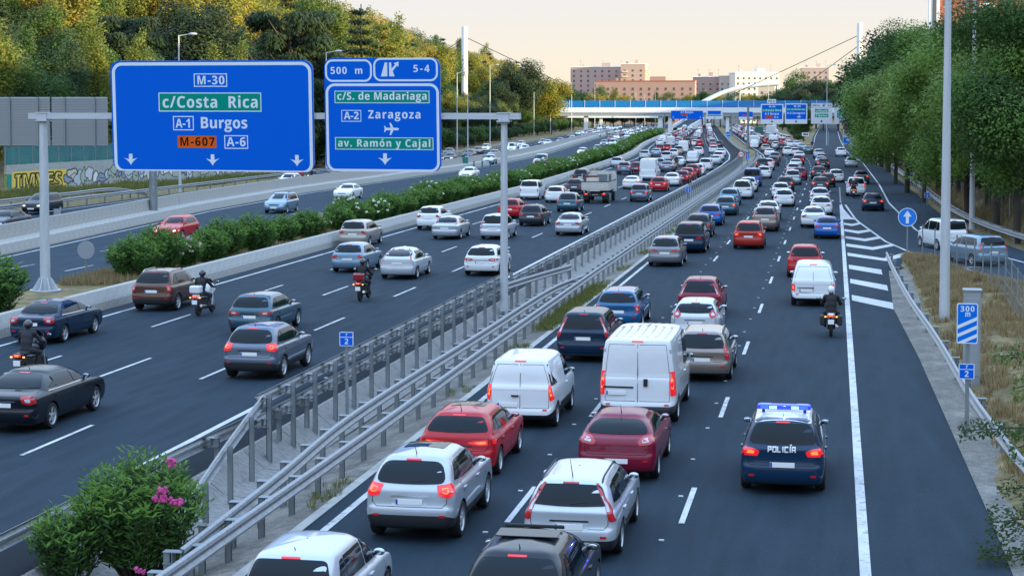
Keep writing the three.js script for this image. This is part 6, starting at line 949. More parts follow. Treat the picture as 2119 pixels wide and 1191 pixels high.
// graffiti wall and the teal glass screen above it
{
  const tex = canvasTex(2048, 128, (g, W, H) => {
    g.fillStyle = '#a9aaa6'; g.fillRect(0, 0, W, H); for (let i = 0; i < 500; i++) { g.fillStyle = `rgba(${90 + rnd() * 90},${90 + rnd() * 90},${90 + rnd() * 80},0.12)`; g.fillRect(rnd() * W, rnd() * H, rr(4, 50), rr(2, 40)); }
    const tagText = (s, x, y, size, fill, sx = 1) => { g.save(); g.translate(x, y); g.scale(sx, 1); g.font = `bold ${size}px sans-serif`; g.lineJoin = 'round'; g.strokeStyle = '#16181a'; g.lineWidth = size * 0.14; g.strokeText(s, 0, 0); g.fillStyle = fill; g.fillText(s, 0, 0); g.lineWidth = size * 0.03; g.strokeText(s, 3, -3); g.restore(); };
    g.fillStyle = '#2f8a78'; g.fillRect(0, 40, 26, 88); g.fillStyle = '#e8c64e'; g.fillRect(30, 30, 300, 98); tagText('IMVES', 44, 110, 92, '#f0d468', 0.95);
    for (let x = 345; x < W - 40; x += rr(26, 44)) { const y = rr(58, 84), w = rr(14, 34), h = rr(20, 44), j = () => rr(-0.5, 0.5); g.lineJoin = 'round'; g.beginPath(); g.moveTo(x - w, y + h * (0.6 + j())); for (let k = 1; k < 6; k++) { const an = Math.PI * (1 + k / 3), ra = rr(0.5, 1.2); g.quadraticCurveTo(x + w * (Math.cos(an - 0.5) * 1.4 + j()), y + h * (Math.sin(an - 0.5) * 1.2 + j()), x + w * Math.cos(an) * ra, y + h * Math.sin(an) * ra); } g.closePath(); g.fillStyle = pick(['#d8dad6', '#c8ccd0', '#e4e2dc', '#b9c0c6', '#8e97a8', '#c9c2b0', '#a9b4a4']); g.fill(); g.strokeStyle = pick(['#1b1d22', '#2a2c33', '#3b4152']); g.lineWidth = rr(3, 6); g.stroke(); if (rnd() < 0.6) { g.beginPath(); g.moveTo(x - w * 0.6, y + h * j()); g.lineTo(x + w * j(), y + h * j()); g.lineTo(x + w * 0.6, y + h * j()); g.lineWidth = 3; g.stroke(); } }
  });
  tex.wrapS = THREE.ClampToEdgeWrapping; const m = new THREE.MeshStandardMaterial({ map: tex, roughness: 0.9 });
  const A = new THREE.Vector3(-76.2, 0, -160), B = new THREE.Vector3(-68.3, 0, -226), L = A.distanceTo(B), n = 14, w = thing('graffiti_wall', 'low wall covered in yellow and white graffiti at the foot of the hillside trees', 'wall', [A.x, 0.2, A.z], 0), dir = B.clone().sub(A).normalize(), ry = Math.atan2(-dir.z, dir.x), s = thing('glass_noise_screen', 'teal glass noise screen on top of the graffiti wall', 'noise screen', [A.x, 3.0, A.z]), glass = new THREE.MeshPhysicalMaterial({ color: lin(0.25, 0.6, 0.62), roughness: 0.06, transmission: 0.75, thickness: 0 });
  for (let i = 0; i < n; i++) { const g = box(L / n - 0.03, 2.8, 0.25), uv = g.attributes.uv; for (let k = 0; k < uv.count; k++) uv.setX(k, (i + uv.getX(k)) / n); const q = part('panel', g, m, w), c = dir.clone().multiplyScalar((i + 0.5) * L / n); q.position.set(c.x, 1.4, c.z); q.rotation.y = ry;
    if (i < 9) for (const k of [0.25, 0.75]) { const e = dir.clone().multiplyScalar((i + k) * L / n), p = part('pane', box(L / n / 2 - 0.1, 1.7, 0.03), glass, s); p.position.set(e.x, 0.85, e.z); p.rotation.y = ry; const po = part('post', box(0.09, 1.9, 0.12), MAT.galvDull, s), e2 = dir.clone().multiplyScalar((i + k - 0.25) * L / n); po.position.set(e2.x, 0.9, e2.z); } }
}

// the overpass the picture is taken from
{ const g = thing('overpass', 'concrete overpass with a solid parapet that the view is taken from', 'bridge', [-20, 0, 9]); part('deck', box(150, 0.9, 14, 0, 5.7, 0), MAT.concrete, g); for (const z of [-6.8, 6.8]) part('parapet', box(150, 1.0, 0.3, 0, 6.65, z), MAT.concrete, g); for (const x of [-29, 7.8, 30, -50]) part('pier', box(1.2, 5.3, 8, x, 2.6, 0), MAT.concrete, g); }
// ---------- trees, oleanders, grass ----------
const leafMat = (o = {}) => new THREE.MeshPhysicalMaterial({ vertexColors: true, roughness: 0.95, side: THREE.DoubleSide, transmission: 0.4, thickness: 0, specularIntensity: 0.2, ...o });
const LEAF = leafMat(), barkMat = std(lin(0.055, 0.045, 0.035), 0.95);
class Leaves {                                               // many small leaf faces in one geometry
  constructor() { this.p = []; this.n = []; this.c = []; }
  tri(a, b, c, nn, col) { const e = [b[0] - a[0], b[1] - a[1], b[2] - a[2]], f = [c[0] - a[0], c[1] - a[1], c[2] - a[2]]; if ((e[1] * f[2] - e[2] * f[1]) * nn[0] + (e[2] * f[0] - e[0] * f[2]) * nn[1] + (e[0] * f[1] - e[1] * f[0]) * nn[2] < 0) [b, c] = [c, b]; for (const v of [a, b, c]) { this.p.push(v[0], v[1], v[2]); this.n.push(nn[0], nn[1], nn[2]); this.c.push(col[0], col[1], col[2]); } }
  // one leaf: a folded lance shape from its base, pointing along dir
  leaf(x, y, z, dx, dy, dz, len, wid, col, nb, fold = 0.25) {
    const l = Math.hypot(dx, dy, dz) || 1; dx /= l; dy /= l; dz /= l; let ux = dy * nb[2] - dz * nb[1], uy = dz * nb[0] - dx * nb[2], uz = dx * nb[1] - dy * nb[0]; const ul = Math.hypot(ux, uy, uz) || 1; ux /= ul; uy /= ul; uz /= ul; const nx_ = uy * dz - uz * dy, ny = uz * dx - ux * dz, nz = ux * dy - uy * dx;
    const B = [x, y, z], T = [x + dx * len, y + dy * len, z + dz * len], m = 0.45, lf = wid * fold, Lp = [x + dx * len * m + ux * wid + nx_ * lf, y + dy * len * m + uy * wid + ny * lf, z + dz * len * m + uz * wid + nz * lf], Rp = [x + dx * len * m - ux * wid + nx_ * lf, y + dy * len * m - uy * wid + ny * lf, z + dz * len * m - uz * wid + nz * lf];
    const n1 = [nx_ * 0.8 + ux * 0.3 + nb[0] * 0.5, ny * 0.8 + uy * 0.3 + nb[1] * 0.5, nz * 0.8 + uz * 0.3 + nb[2] * 0.5], n2 = [nx_ * 0.8 - ux * 0.3 + nb[0] * 0.5, ny * 0.8 - uy * 0.3 + nb[1] * 0.5, nz * 0.8 - uz * 0.3 + nb[2] * 0.5];
    this.tri(B, T, Lp, n1, col); this.tri(B, Rp, T, n2, col);
  }
  geo() { const g = new THREE.BufferGeometry(); g.setAttribute('position', new THREE.Float32BufferAttribute(this.p, 3)); g.setAttribute('normal', new THREE.Float32BufferAttribute(this.n, 3)); g.setAttribute('color', new THREE.Float32BufferAttribute(this.c, 3)); g.normalizeNormals(); return g; }
}
const rdir = () => { const z = rr(-1, 1), a = rr(0, Math.PI * 2), r = Math.sqrt(1 - z * z); return [r * Math.cos(a), z, r * Math.sin(a)]; };
const tint = (base, v) => { const k = rr(1 - v, 1 + v), w = rr(-v, v) * 0.5; return [base[0] * (k + w), base[1] * k, base[2] * (k - w * 0.5)]; };
// crown made of clumps; spots: [[x, y, z, r]...]
function clumps(spots, perArea, len, wid, colours, opt = {}) {
  const L = new Leaves();
  for (const [cx, cy, cz, r, flat = 1] of spots) {
    const n = Math.round(perArea * r * r), base = pick(colours), shade = tint(base, 0.16);
    for (let i = 0; i < n; i++) { const d = rdir(), q = r * Math.pow(rnd(), 0.45), x = cx + d[0] * q, y = cy + d[1] * q * flat, z = cz + d[2] * q; const nb = [d[0], d[1] + 0.5, d[2]], dir = [d[0] * 0.6 + rr(-0.8, 0.8), (opt.droop ?? -0.1) + rr(-0.7, 0.7), d[2] * 0.6 + rr(-0.8, 0.8)]; L.leaf(x, y, z, ...dir, len * rr(0.6, 1.3), wid * rr(0.6, 1.2), tint(shade, 0.22), nb); }
  }
  return L.geo();
}
function limbs(h, spread, n, r0, top = 0.8) {                // tapered trunk with limbs
  const G = [], lean = rr(-0.04, 0.04) * h; let p = [0, -0.3, 0]; const seg = 5, pts = [p];
  for (let i = 1; i <= seg; i++) { const q = [lean * i / seg + rr(-0.12, 0.12), h * top * i / seg, rr(-0.12, 0.12)]; G.push(bar(p, q, r0 * (1 - 0.16 * (i - 1)), r0 * (1 - 0.16 * i), 7)); p = q; pts.push(p); }
  for (let i = 0; i < n; i++) { const t = rr(0.35, 0.95), b = pts[Math.floor(t * seg)], a = rr(0, 7), l = spread * rr(0.5, 0.95), e = [b[0] + Math.cos(a) * l, b[1] + l * rr(0.3, 0.9), b[2] + Math.sin(a) * l]; G.push(bar(b, e, r0 * 0.42, r0 * 0.1, 5)); }
  return merge(G);
}
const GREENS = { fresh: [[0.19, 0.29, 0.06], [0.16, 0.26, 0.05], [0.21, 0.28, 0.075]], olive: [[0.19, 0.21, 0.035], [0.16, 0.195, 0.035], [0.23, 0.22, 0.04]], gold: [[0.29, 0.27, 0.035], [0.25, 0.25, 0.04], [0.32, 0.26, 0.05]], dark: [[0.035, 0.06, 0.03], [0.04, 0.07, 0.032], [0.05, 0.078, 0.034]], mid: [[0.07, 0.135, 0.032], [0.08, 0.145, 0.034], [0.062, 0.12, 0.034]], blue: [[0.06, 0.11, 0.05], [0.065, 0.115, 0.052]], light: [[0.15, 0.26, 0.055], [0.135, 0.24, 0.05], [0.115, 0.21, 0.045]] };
function broadTree(h, rx, cols, per, len, low = 0.22) { const S = []; const n = 34; for (let i = 0; i < n; i++) { const d = rdir(), q = Math.pow(rnd(), 0.4), cy = h * (0.5 + low * 0.5), ry = h * (0.5 - low * 0.5) - 0.8; S.push([d[0] * rx * q * 0.85, cy + d[1] * ry * q * 0.9, d[2] * rx * q * 0.85, rr(0.85, 1.6) * rx / 4]); } return { crown: clumps(S, per, len, len * 0.34, cols), trunk: limbs(h, rx * 0.9, 9, 0.13 + h * 0.007) }; }
function poplar(h, r, cols, per, len) { const S = []; for (let i = 0; i < 30; i++) { const t = (i + 0.5) / 30, w = r * Math.pow(Math.sin(Math.PI * clamp(0.06 + t * 0.9, 0, 1)), 0.6); S.push([rr(-w, w) * 0.6, h * (0.06 + 0.92 * t), rr(-w, w) * 0.6, rr(0.7, 1.1) * Math.max(0.5, w * 0.8), 1.3]); } return { crown: clumps(S, per, len, len * 0.32, cols, { droop: 0.35 }), trunk: limbs(h, r, 6, 0.22) }; }
function conifer(h, r, cols, per, len) { const S = []; const tiers = 13; for (let k = 0; k < tiers; k++) { const t = k / tiers, w = r * (1 - t) * rr(0.8, 1.1) + 0.3, m = Math.round(3 + w * 2.2); for (let i = 0; i < m; i++) { const a = i / m * 6.28 + rr(-0.4, 0.4), q = w * rr(0.45, 1); S.push([Math.cos(a) * q, h * (0.12 + 0.86 * t) - q * 0.12, Math.sin(a) * q, rr(0.45, 0.75) * (0.5 + w * 0.3), 0.4]); } } return { crown: clumps(S, per, len, len * 0.22, cols, { droop: -0.35 }), trunk: limbs(h, r * 0.5, 5, 0.24, 0.96) }; }
function cedar(h, r, cols, per, len) { const S = []; for (let k = 0; k < 7; k++) { const t = k / 6, w = r * (1 - 0.55 * t), m = 9; for (let i = 0; i < m; i++) { const a = i / m * 6.28 + rr(-0.4, 0.4), q = w * rr(0.35, 1), y = h * (0.25 + 0.72 * t) - Math.pow(q / r, 2) * h * 0.16; for (let j = 0; j < 2; j++) S.push([Math.cos(a) * q + rr(-0.5, 0.5), y - j * 0.5, Math.sin(a) * q + rr(-0.5, 0.5), rr(0.7, 1.1), 0.5]); } } return { crown: clumps(S, per, len, len * 0.2, cols, { droop: -0.9 }), trunk: limbs(h, r, 12, 0.35, 0.9) }; }
const TREES = {
  gold: [broadTree(11, 4, GREENS.gold, 210, 0.3), broadTree(13, 4.4, GREENS.gold, 200, 0.31)],
  olive: [broadTree(12, 4.4, GREENS.olive, 200, 0.3), broadTree(10, 3.8, GREENS.olive, 215, 0.29)],
  mid: [broadTree(13, 4.6, GREENS.mid, 200, 0.3), broadTree(11, 4.2, GREENS.mid, 210, 0.29), broadTree(9, 4, GREENS.mid, 215, 0.28)],
  dark: [broadTree(12, 4.6, GREENS.dark, 200, 0.3), broadTree(10, 4.2, GREENS.dark, 210, 0.29)],
  poplar: [poplar(14, 2, GREENS.blue, 220, 0.29), poplar(12, 1.7, GREENS.mid, 230, 0.28), poplar(15, 1.8, GREENS.olive, 220, 0.29)],
  conifer: [conifer(13, 3, GREENS.dark, 320, 0.36), conifer(11, 2.7, GREENS.olive, 320, 0.34)],
  cedar: [cedar(12, 6, GREENS.dark, 230, 0.42)],
  elm: [broadTree(13, 5, GREENS.light, 520, 0.2, 0.12), broadTree(15, 5.4, [...GREENS.light, ...GREENS.mid], 480, 0.21, 0.1), broadTree(11, 4.6, GREENS.fresh, 540, 0.2, 0.08), broadTree(14, 4.8, GREENS.fresh, 420, 0.2, 0.14)],
  scrub: [broadTree(4.2, 2.6, GREENS.mid, 240, 0.28, 0), broadTree(3.4, 2.4, GREENS.dark, 240, 0.28, 0)],
};
const TREENAME = { gold: 'golden_tree', olive: 'olive_green_tree', mid: 'broadleaf_tree', dark: 'dark_tree', poplar: 'poplar_tree', conifer: 'conifer_tree', cedar: 'cedar_tree', elm: 'elm_tree', scrub: 'shrub' };
const SKYLINE = [[-400, -120], [600, -60], [690, -20], [740, 0], [790, 14], [830, 34], [880, 52], [935, 70], [942, 196], [984, 196], [990, 84], [1050, 98], [1100, 122], [1150, 142], [1200, 166], [1250, 184], [1300, 192], [1430, 194], [1560, 188], [1605, 176], [1640, 152], [1700, 152], [1755, 168], [1766, 186], [1794, 186], [1800, 118], [1830, 78], [1870, 58], [1920, 46], [1960, 44], [2010, 50], [2060, 18], [2119, -20], [2600, -60]];
const HEIGHTS = { gold: [11, 13], olive: [12, 10], mid: [13, 11, 9], dark: [12, 10], poplar: [14, 12, 15], conifer: [13, 11], cedar: [12], elm: [13, 15, 11, 14], scrub: [4.2, 3.4] };
const skyTop = (px, z) => z < -665 && px > 934 && px < 992 ? 78 : z < -665 && px > 1750 && px < 1802 ? 160 : tab(SKYLINE, px);   // the two pylons stay clear of nearer trees
camera.updateMatrixWorld();
function pixelOf(x, y, z) { const v = new THREE.Vector3(x, y - EYE, z).applyQuaternion(camera.quaternion.clone().invert()); return [CX + F * v.x / -v.z, CY - F * v.y / -v.z]; }
function tree(kind, x, z, s, label, group, y, v) {
  v ??= Math.floor(rnd() * TREES[kind].length); y ??= terrain(x, z);
  { const [px] = pixelOf(x, y, z), half = 3.2 * s * F / -z, lim = Math.max(skyTop(px, z), half < 60 ? Math.max(skyTop(px - half * 0.7, z), skyTop(px + half * 0.7, z)) - 14 : -999) + rr(-4, 12), maxTop = atZ(px, lim, z).y, h = HEIGHTS[kind][v] * s * 0.93; if (y + h > maxTop) { const k = (maxTop - y) / h; if (k < 0.3) return null; s *= k; } }
  const T = TREES[kind][v], g = thing(TREENAME[kind], label, kind === 'scrub' ? 'shrub' : 'tree', [x, y, z], rr(0, 6.28), group); g.scale.set(s * rr(0.92, 1.12), s * rr(0.94, 1.04), s * rr(0.92, 1.12)); part('trunk', T.trunk, barkMat, g); part('crown', T.crown, LEAF, g); return g;
}
const TH = { gold: 11, olive: 12, mid: 12, dark: 11, poplar: 14, conifer: 13, cedar: 12, elm: 13, scrub: 4 };
const LEFTX = (u, z) => DLEFT - 3 - u + shift(z);
const clearOfWall = (x, z) => !(z > -226 && z < -136 && x > -80.5 - (z + 140) * 0);   // keep the strip before the graffiti wall open
// hillside wood on the left
{
  const say = { gold: 'golden leaved tree on the sunlit hillside', olive: 'olive green tree on the hillside', mid: 'green broadleaf tree on the hillside', dark: 'dark dense tree on the hillside', poplar: 'slim poplar on the hillside', conifer: 'pointed conifer on the hillside', cedar: 'spreading cedar on the hillside' };
  const spot = (kind, u, z, s) => { const x = LEFTX(u, z); tree(kind, x, z, s, say[kind], 'trees on the left hillside'); };
  // front row, in shade
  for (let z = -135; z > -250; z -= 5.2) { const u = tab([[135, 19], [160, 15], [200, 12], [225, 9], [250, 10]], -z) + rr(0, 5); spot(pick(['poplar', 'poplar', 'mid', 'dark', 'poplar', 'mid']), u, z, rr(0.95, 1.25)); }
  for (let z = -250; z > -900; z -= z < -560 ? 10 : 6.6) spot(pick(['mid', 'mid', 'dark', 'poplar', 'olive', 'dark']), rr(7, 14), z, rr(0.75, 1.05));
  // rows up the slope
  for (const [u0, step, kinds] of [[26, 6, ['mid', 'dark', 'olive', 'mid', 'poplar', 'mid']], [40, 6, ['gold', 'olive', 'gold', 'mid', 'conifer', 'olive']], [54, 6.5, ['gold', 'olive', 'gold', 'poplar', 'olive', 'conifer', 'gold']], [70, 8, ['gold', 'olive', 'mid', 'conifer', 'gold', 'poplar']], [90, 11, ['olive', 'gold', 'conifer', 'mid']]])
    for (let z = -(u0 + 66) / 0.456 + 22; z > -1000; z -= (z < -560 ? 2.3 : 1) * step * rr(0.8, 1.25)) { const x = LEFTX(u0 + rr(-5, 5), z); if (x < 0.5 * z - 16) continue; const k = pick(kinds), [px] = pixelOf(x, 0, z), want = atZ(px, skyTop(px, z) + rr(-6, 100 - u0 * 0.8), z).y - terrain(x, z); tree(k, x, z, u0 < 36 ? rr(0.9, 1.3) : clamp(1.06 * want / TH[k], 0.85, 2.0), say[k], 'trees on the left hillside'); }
}

function pxTree(kind, px, z, top, label, group, v) { const q = atZ(px, top, z), y = terrain(q.x, z), h = q.y - y; return tree(kind, q.x, z, 1.12 * h / (v !== undefined && kind === 'elm' ? [13, 15, 11, 14][v] : TH[kind]), label, group, y, v); }
pxTree('cedar', 607, -236, 52, 'wide drooping cedar rising behind the two blue signs'); pxTree('cedar', 262, -232, 48, 'dark flat-topped cedar above the wide blue sign'); pxTree('dark', 402, -258, 22, 'round dark-topped tree above the wide blue sign');
pxTree('conifer', 744, -330, -6, 'pointed conifer on the skyline above the smaller blue sign'); pxTree('conifer', 792, -340, 6, 'ragged conifer on the skyline right of its pointed neighbour'); pxTree('poplar', 822, -345, 30, 'slim poplar on the skyline beside the ragged conifer');
pxTree('dark', 1075, -560, 130, 'large dark tree before the left end of the footbridge'); pxTree('dark', 1030, -520, 175, 'dark round tree at the foot of the left pylon'); pxTree('gold', 1140, -585, 142, 'golden tree just right of the dark tree by the footbridge');
// right hand side
for (let z = -232; z > -720; z -= z < -480 ? 9 : 5.5) tree('scrub', LEFTX(rr(3.5, 7), z), z, rr(0.8, 1.3), 'low dark shrub along the outer edge of the oncoming carriageways', 'shrubs below the hillside wood');
for (const [px, z, t, v] of [[2112, -117, -14, 1], [2070, -127, 14, 3], [2112, -136, -30, 1], [2010, -138, 66, 2], [2050, -152, 20, 1], [1962, -150, 112, 2], [1915, -166, 138, 3], [1990, -172, 46, 0], [1946, -186, 90, 3], [1880, -184, 128, 2], [1905, -214, 70, 1], [1856, -206, 165, 0], [1955, -224, 34, 1]]) pxTree('elm', px, z, t, 'leafy light green elm along the slip road', 'elms beyond the slip road guard rail', v);
for (const [px, z, t] of [[1842, -246, 72], [1826, -268, 118], [1866, -262, 62], [1905, -280, 52], [1818, -300, 160], [1936, -290, 44], [1800, -330, 175], [1826, -345, 132], [1860, -340, 110], [1790, -372, 150], [1812, -400, 150]]) pxTree(pick(['mid', 'dark', 'mid']), px, z, t, 'dark green tree crowding the far end of the slip road', 'trees along the far slip road');
for (let z = -112; z > -420; z -= 4.2) { const x = rampRail(z) + rr(4.5, 8); tree('scrub', x, z, rr(0.7, 1.2), 'low green shrub under the right hand trees', 'shrubs under the right hand trees'); }
for (const [px, z, t] of [[1608, -790, 176], [1632, -770, 158], [1660, -780, 150], [1690, -760, 158], [1712, -780, 152], [1736, -760, 165], [1645, -720, 178], [1675, -710, 176], [1705, -700, 182], [1735, -690, 178], [1758, -640, 180], [1768, -560, 190], [1780, -500, 185], [1765, -600, 215], [1620, -720, 196]]) pxTree(pick(['mid', 'mid', 'dark']), px, z, t, 'rounded green tree beyond the footbridge on the right', 'trees beyond the right end of the footbridge');
for (let px = 1046; px < 1600; px += 15) pxTree(pick(['olive', 'gold', 'mid', 'poplar', 'mid']), px + rr(-5, 5), rr(-960, -790), rr(178, 204), 'small tree on the skyline behind the footbridge', 'trees behind the footbridge');
for (let px = 1050; px < 1400; px += 13) pxTree(pick(['dark', 'mid']), px + rr(-5, 5), -690 - (px - 1050) * 0.45 - rr(0, 20), rr(226, 236), 'dark tree seen below the footbridge deck', 'trees below the footbridge deck');
for (let x = -700; x < 700; x += 16) tree(pick(['mid', 'olive', 'dark']), x + rr(-7, 7), rr(-1330, -1290), rr(0.8, 1.3), 'tiny tree at the foot of the far apartment blocks', 'trees by the far apartment blocks');
for (let z = -470; z > -800; z -= 13) { const l = 1.6 + shift(z), r = tab([[425, -5.2], [560, -6.2], [900, -7.2]], -z); if (r - l > 5) tree(pick(['scrub', 'mid', 'scrub']), lerp(l, r, rr(0.45, 0.75)), z, rr(0.5, 0.9), 'small green tree on the island before the far ramp', 'trees on the far traffic island'); }
// ---------- oleanders ----------
const OLE = { leaf: [[0.065, 0.15, 0.028], [0.055, 0.135, 0.027], [0.08, 0.165, 0.03], [0.045, 0.11, 0.025]], tip: [[0.15, 0.27, 0.045], [0.13, 0.24, 0.04]] };
function oleander(h, r, nStem, leafLen, perStem, wf = 0.15) {           // upright stems with whorls of narrow leaves
  const L = new Leaves(), W = [];
  for (let i = 0; i < nStem; i++) { const a = rr(0, 6.28), q = Math.sqrt(rnd()), bx = Math.cos(a) * q * r * 0.45, bz = Math.sin(a) * q * r * 0.45, tx = Math.cos(a) * q * r * 0.95, tz = Math.sin(a) * q * r * 0.95, ty = h * (0.58 + 0.42 * (1 - q * q)) * rr(0.84, 1.06); if (i % 3 === 0) W.push(bar([bx * 0.6, -0.2, bz * 0.6], [tx, ty * 0.9, tz], 0.018, 0.006, 4));
    for (let k = 0; k < perStem; k++) { const t = 1 - Math.pow(k / perStem, 1.3) * 0.92, x = lerp(bx, tx, t) + rr(-0.09, 0.09), y = ty * t + rr(-0.06, 0.06), z = lerp(bz, tz, t) + rr(-0.09, 0.09); if (y < 0.05) continue; const c = rr(0, 6.28), out = [Math.cos(c), rr(0.15, 1.0), Math.sin(c)]; L.leaf(x, y, z, ...out, leafLen * rr(0.7, 1.2), leafLen * wf * rr(0.8, 1.2), tint(pick(k < perStem * 0.16 ? OLE.tip : OLE.leaf), 0.2), [tx * 0.6, 0.7, tz * 0.6], 0.1); } }
  return { leaves: L.geo(), stems: merge(W), h, r };
}
function blossoms(o, n, col, size = 0.1) { const G = []; for (let i = 0; i < n; i++) { const a = rr(0, 6.28), el = rr(0.15, 1.3), x = Math.cos(a) * Math.cos(el) * o.r * 0.97, z = Math.sin(a) * Math.cos(el) * o.r * 0.97, y = o.h * (0.35 + 0.62 * Math.sin(el)); for (let k = 0; k < 4; k++) { const g = new THREE.IcosahedronGeometry(size * rr(0.5, 0.9), 0); g.translate(x + rr(-1, 1) * size, y + rr(-0.6, 0.6) * size, z + rr(-1, 1) * size); G.push(g); } } return merge(G); }
const flowerMat = { white: std(lin(0.72, 0.72, 0.66), 0.8), pink: std(lin(0.62, 0.2, 0.36), 0.8), palepink: std(lin(0.66, 0.4, 0.5), 0.8) };
{
  const protos = [oleander(2.0, 1.35, 190, 0.22, 24), oleander(1.8, 1.25, 170, 0.22, 24), oleander(2.2, 1.4, 200, 0.22, 24), oleander(1.65, 1.15, 160, 0.21, 24)], fl = new Map();
  const bush = (x, z, s, v, flower, label) => { const o = protos[v], g = thing('oleander_bush', label, 'shrub', [x, 0.22, z], rr(0, 6.28), 'oleanders of the planted hedge'); g.scale.setScalar(s); part('leaves', o.leaves, LEAF, g); part('stems', o.stems, barkMat, g); if (flower) { const k = v + flower; if (!fl.has(k)) fl.set(k, blossoms(o, flower === 'white' ? 14 : 26, 0, flower === 'white' ? 0.085 : 0.075)); part('flowers', fl.get(k), flowerMat[flower], g); } };
  bush(-32.4, -66.2, 1.25, 0, null, 'rounded dense oleander standing alone short of the tall gantry post'); bush(-32.7, -63.6, 1.2, 2, null, 'oleander cut off by the picture beside the lone rounded one');
  bush(-32.3, -81.2, 1.05, 0, null, 'first rounded oleander beside the back of the round sign'); bush(-32.5, -84.8, 1.08, 2, null, 'tall oleander behind the first rounded one'); bush(-32.4, -88.2, 0.9, 1, 'palepink', 'oleander thick with pale pink flowers');
  const named = { white: 'oleander dotted with white flowers in the hedge', palepink: 'oleander with pale pink flowers in the hedge' };
  for (let z = -91.4; z > -580; z -= z > -300 ? rr(2.7, 4.0) : rr(3.4, 5)) { const f = rnd() < 0.22 ? 'white' : rnd() < 0.05 ? 'palepink' : null; bush(-32.1 + rr(-0.35, 0.35) + shift(z) + hedgeDrift(z), z, rr(0.78, 1.12) * (z < -300 ? 1.15 : 1), Math.floor(rnd() * 4), f, f ? named[f] : 'plain green oleander in the long hedge'); }
  // the large one in front, between the rails
  const big = oleander(2.15, 1.3, 300, 0.17, 34, 0.12), P = ground(290, 1186), g = thing('oleander_bush', 'large near oleander with a few deep pink flower clusters between the guard rails', 'shrub', [P.x - 0.35, -0.15, P.z - 0.9]); part('leaves', big.leaves, LEAF, g); part('stems', big.stems, barkMat, g);
  const deep = std(lin(0.6, 0.07, 0.26), 0.8); for (const [px, py] of [[336, 1015], [326, 1030], [345, 1032], [366, 1040], [290, 1180], [353, 957]]) { const C = atZ(px, py, P.z - 0.9 + (py > 1100 ? 1.3 : 0.75)), G = []; for (let k = 0; k < 16; k++) { const q = new THREE.IcosahedronGeometry(rr(0.022, 0.04), 0); q.translate(rr(-0.09, 0.09), rr(-0.06, 0.06), rr(-0.05, 0.05)); G.push(q); } part('flower_cluster', merge(G), deep, g).position.set(C.x - g.position.x, C.y - g.position.y, C.z - g.position.z); }
  const left = oleander(1.25, 0.8, 120, 0.17, 28, 0.12), g2 = thing('oleander_bush', 'smaller near oleander at the left foot of the large one', 'shrub', [P.x - 1.4, -0.15, P.z - 0.1]); part('leaves', left.leaves, LEAF, g2); part('stems', left.stems, barkMat, g2);
}
// branches of a roadside tree reaching in at the lower right
{
  const g = thing('roadside_tree', 'young tree with long leafy branches reaching over the guard rail', 'tree', [6.1, 0, -34.5]), L = new Leaves(), W = [bar([0, -0.3, 0], [-0.1, 1.2, 0], 0.09, 0.06, 8), bar([-0.1, 1.2, 0], [0.1, 2.6, 0.1], 0.06, 0.03, 8)];
  const cols = [[0.05, 0.085, 0.025], [0.06, 0.1, 0.03], [0.04, 0.07, 0.022]], bright = [[0.1, 0.17, 0.03], [0.12, 0.19, 0.035]];
  for (const [px, py, sx, sy, n, z, b] of [[2062, 888, 75, 26, 330, -35, 0], [2108, 1010, 40, 30, 130, -34.6, 0], [2090, 1078, 46, 44, 330, -34.2, 0], [2082, 1150, 56, 40, 380, -34, 0], [2112, 925, 24, 50, 120, -34.8, 1], [2094, 735, 40, 26, 160, -37, 1], [2112, 800, 14, 40, 70, -37, 1]]) {
    const tip = atZ(px - sx, py + sy * 0.1, z), root = atZ(px + sx + 12, py - sy * 0.2, z); W.push(bar([0, clamp(root.y, 0.8, 2.5), 0], [root.x - 6.1, root.y, z + 34.5], 0.03, 0.02, 5), bar([root.x - 6.1, root.y, z + 34.5], [tip.x - 6.1, tip.y, z + 34.5], 0.02, 0.006, 5));
    for (let i = 0; i < n; i++) { const q = atZ(px + rr(-1, 1) * sx, py + rr(-1, 1) * sy * (0.35 + 0.65 * rnd()), z + rr(-0.5, 0.5)); L.leaf(q.x - 6.1, q.y, q.z + 34.5, rr(-1, 0.4), rr(-0.7, 0.5), rr(-0.5, 0.8), rr(0.07, 0.12), rr(0.018, 0.028), tint(pick(b && rnd() < 0.7 ? bright : cols), 0.25), [rr(-0.3, 0.3), 1, 0.5], 0.15); }
  }
  part('leaves', L.geo(), LEAF, g); part('branches', merge(W), barkMat, g);
}
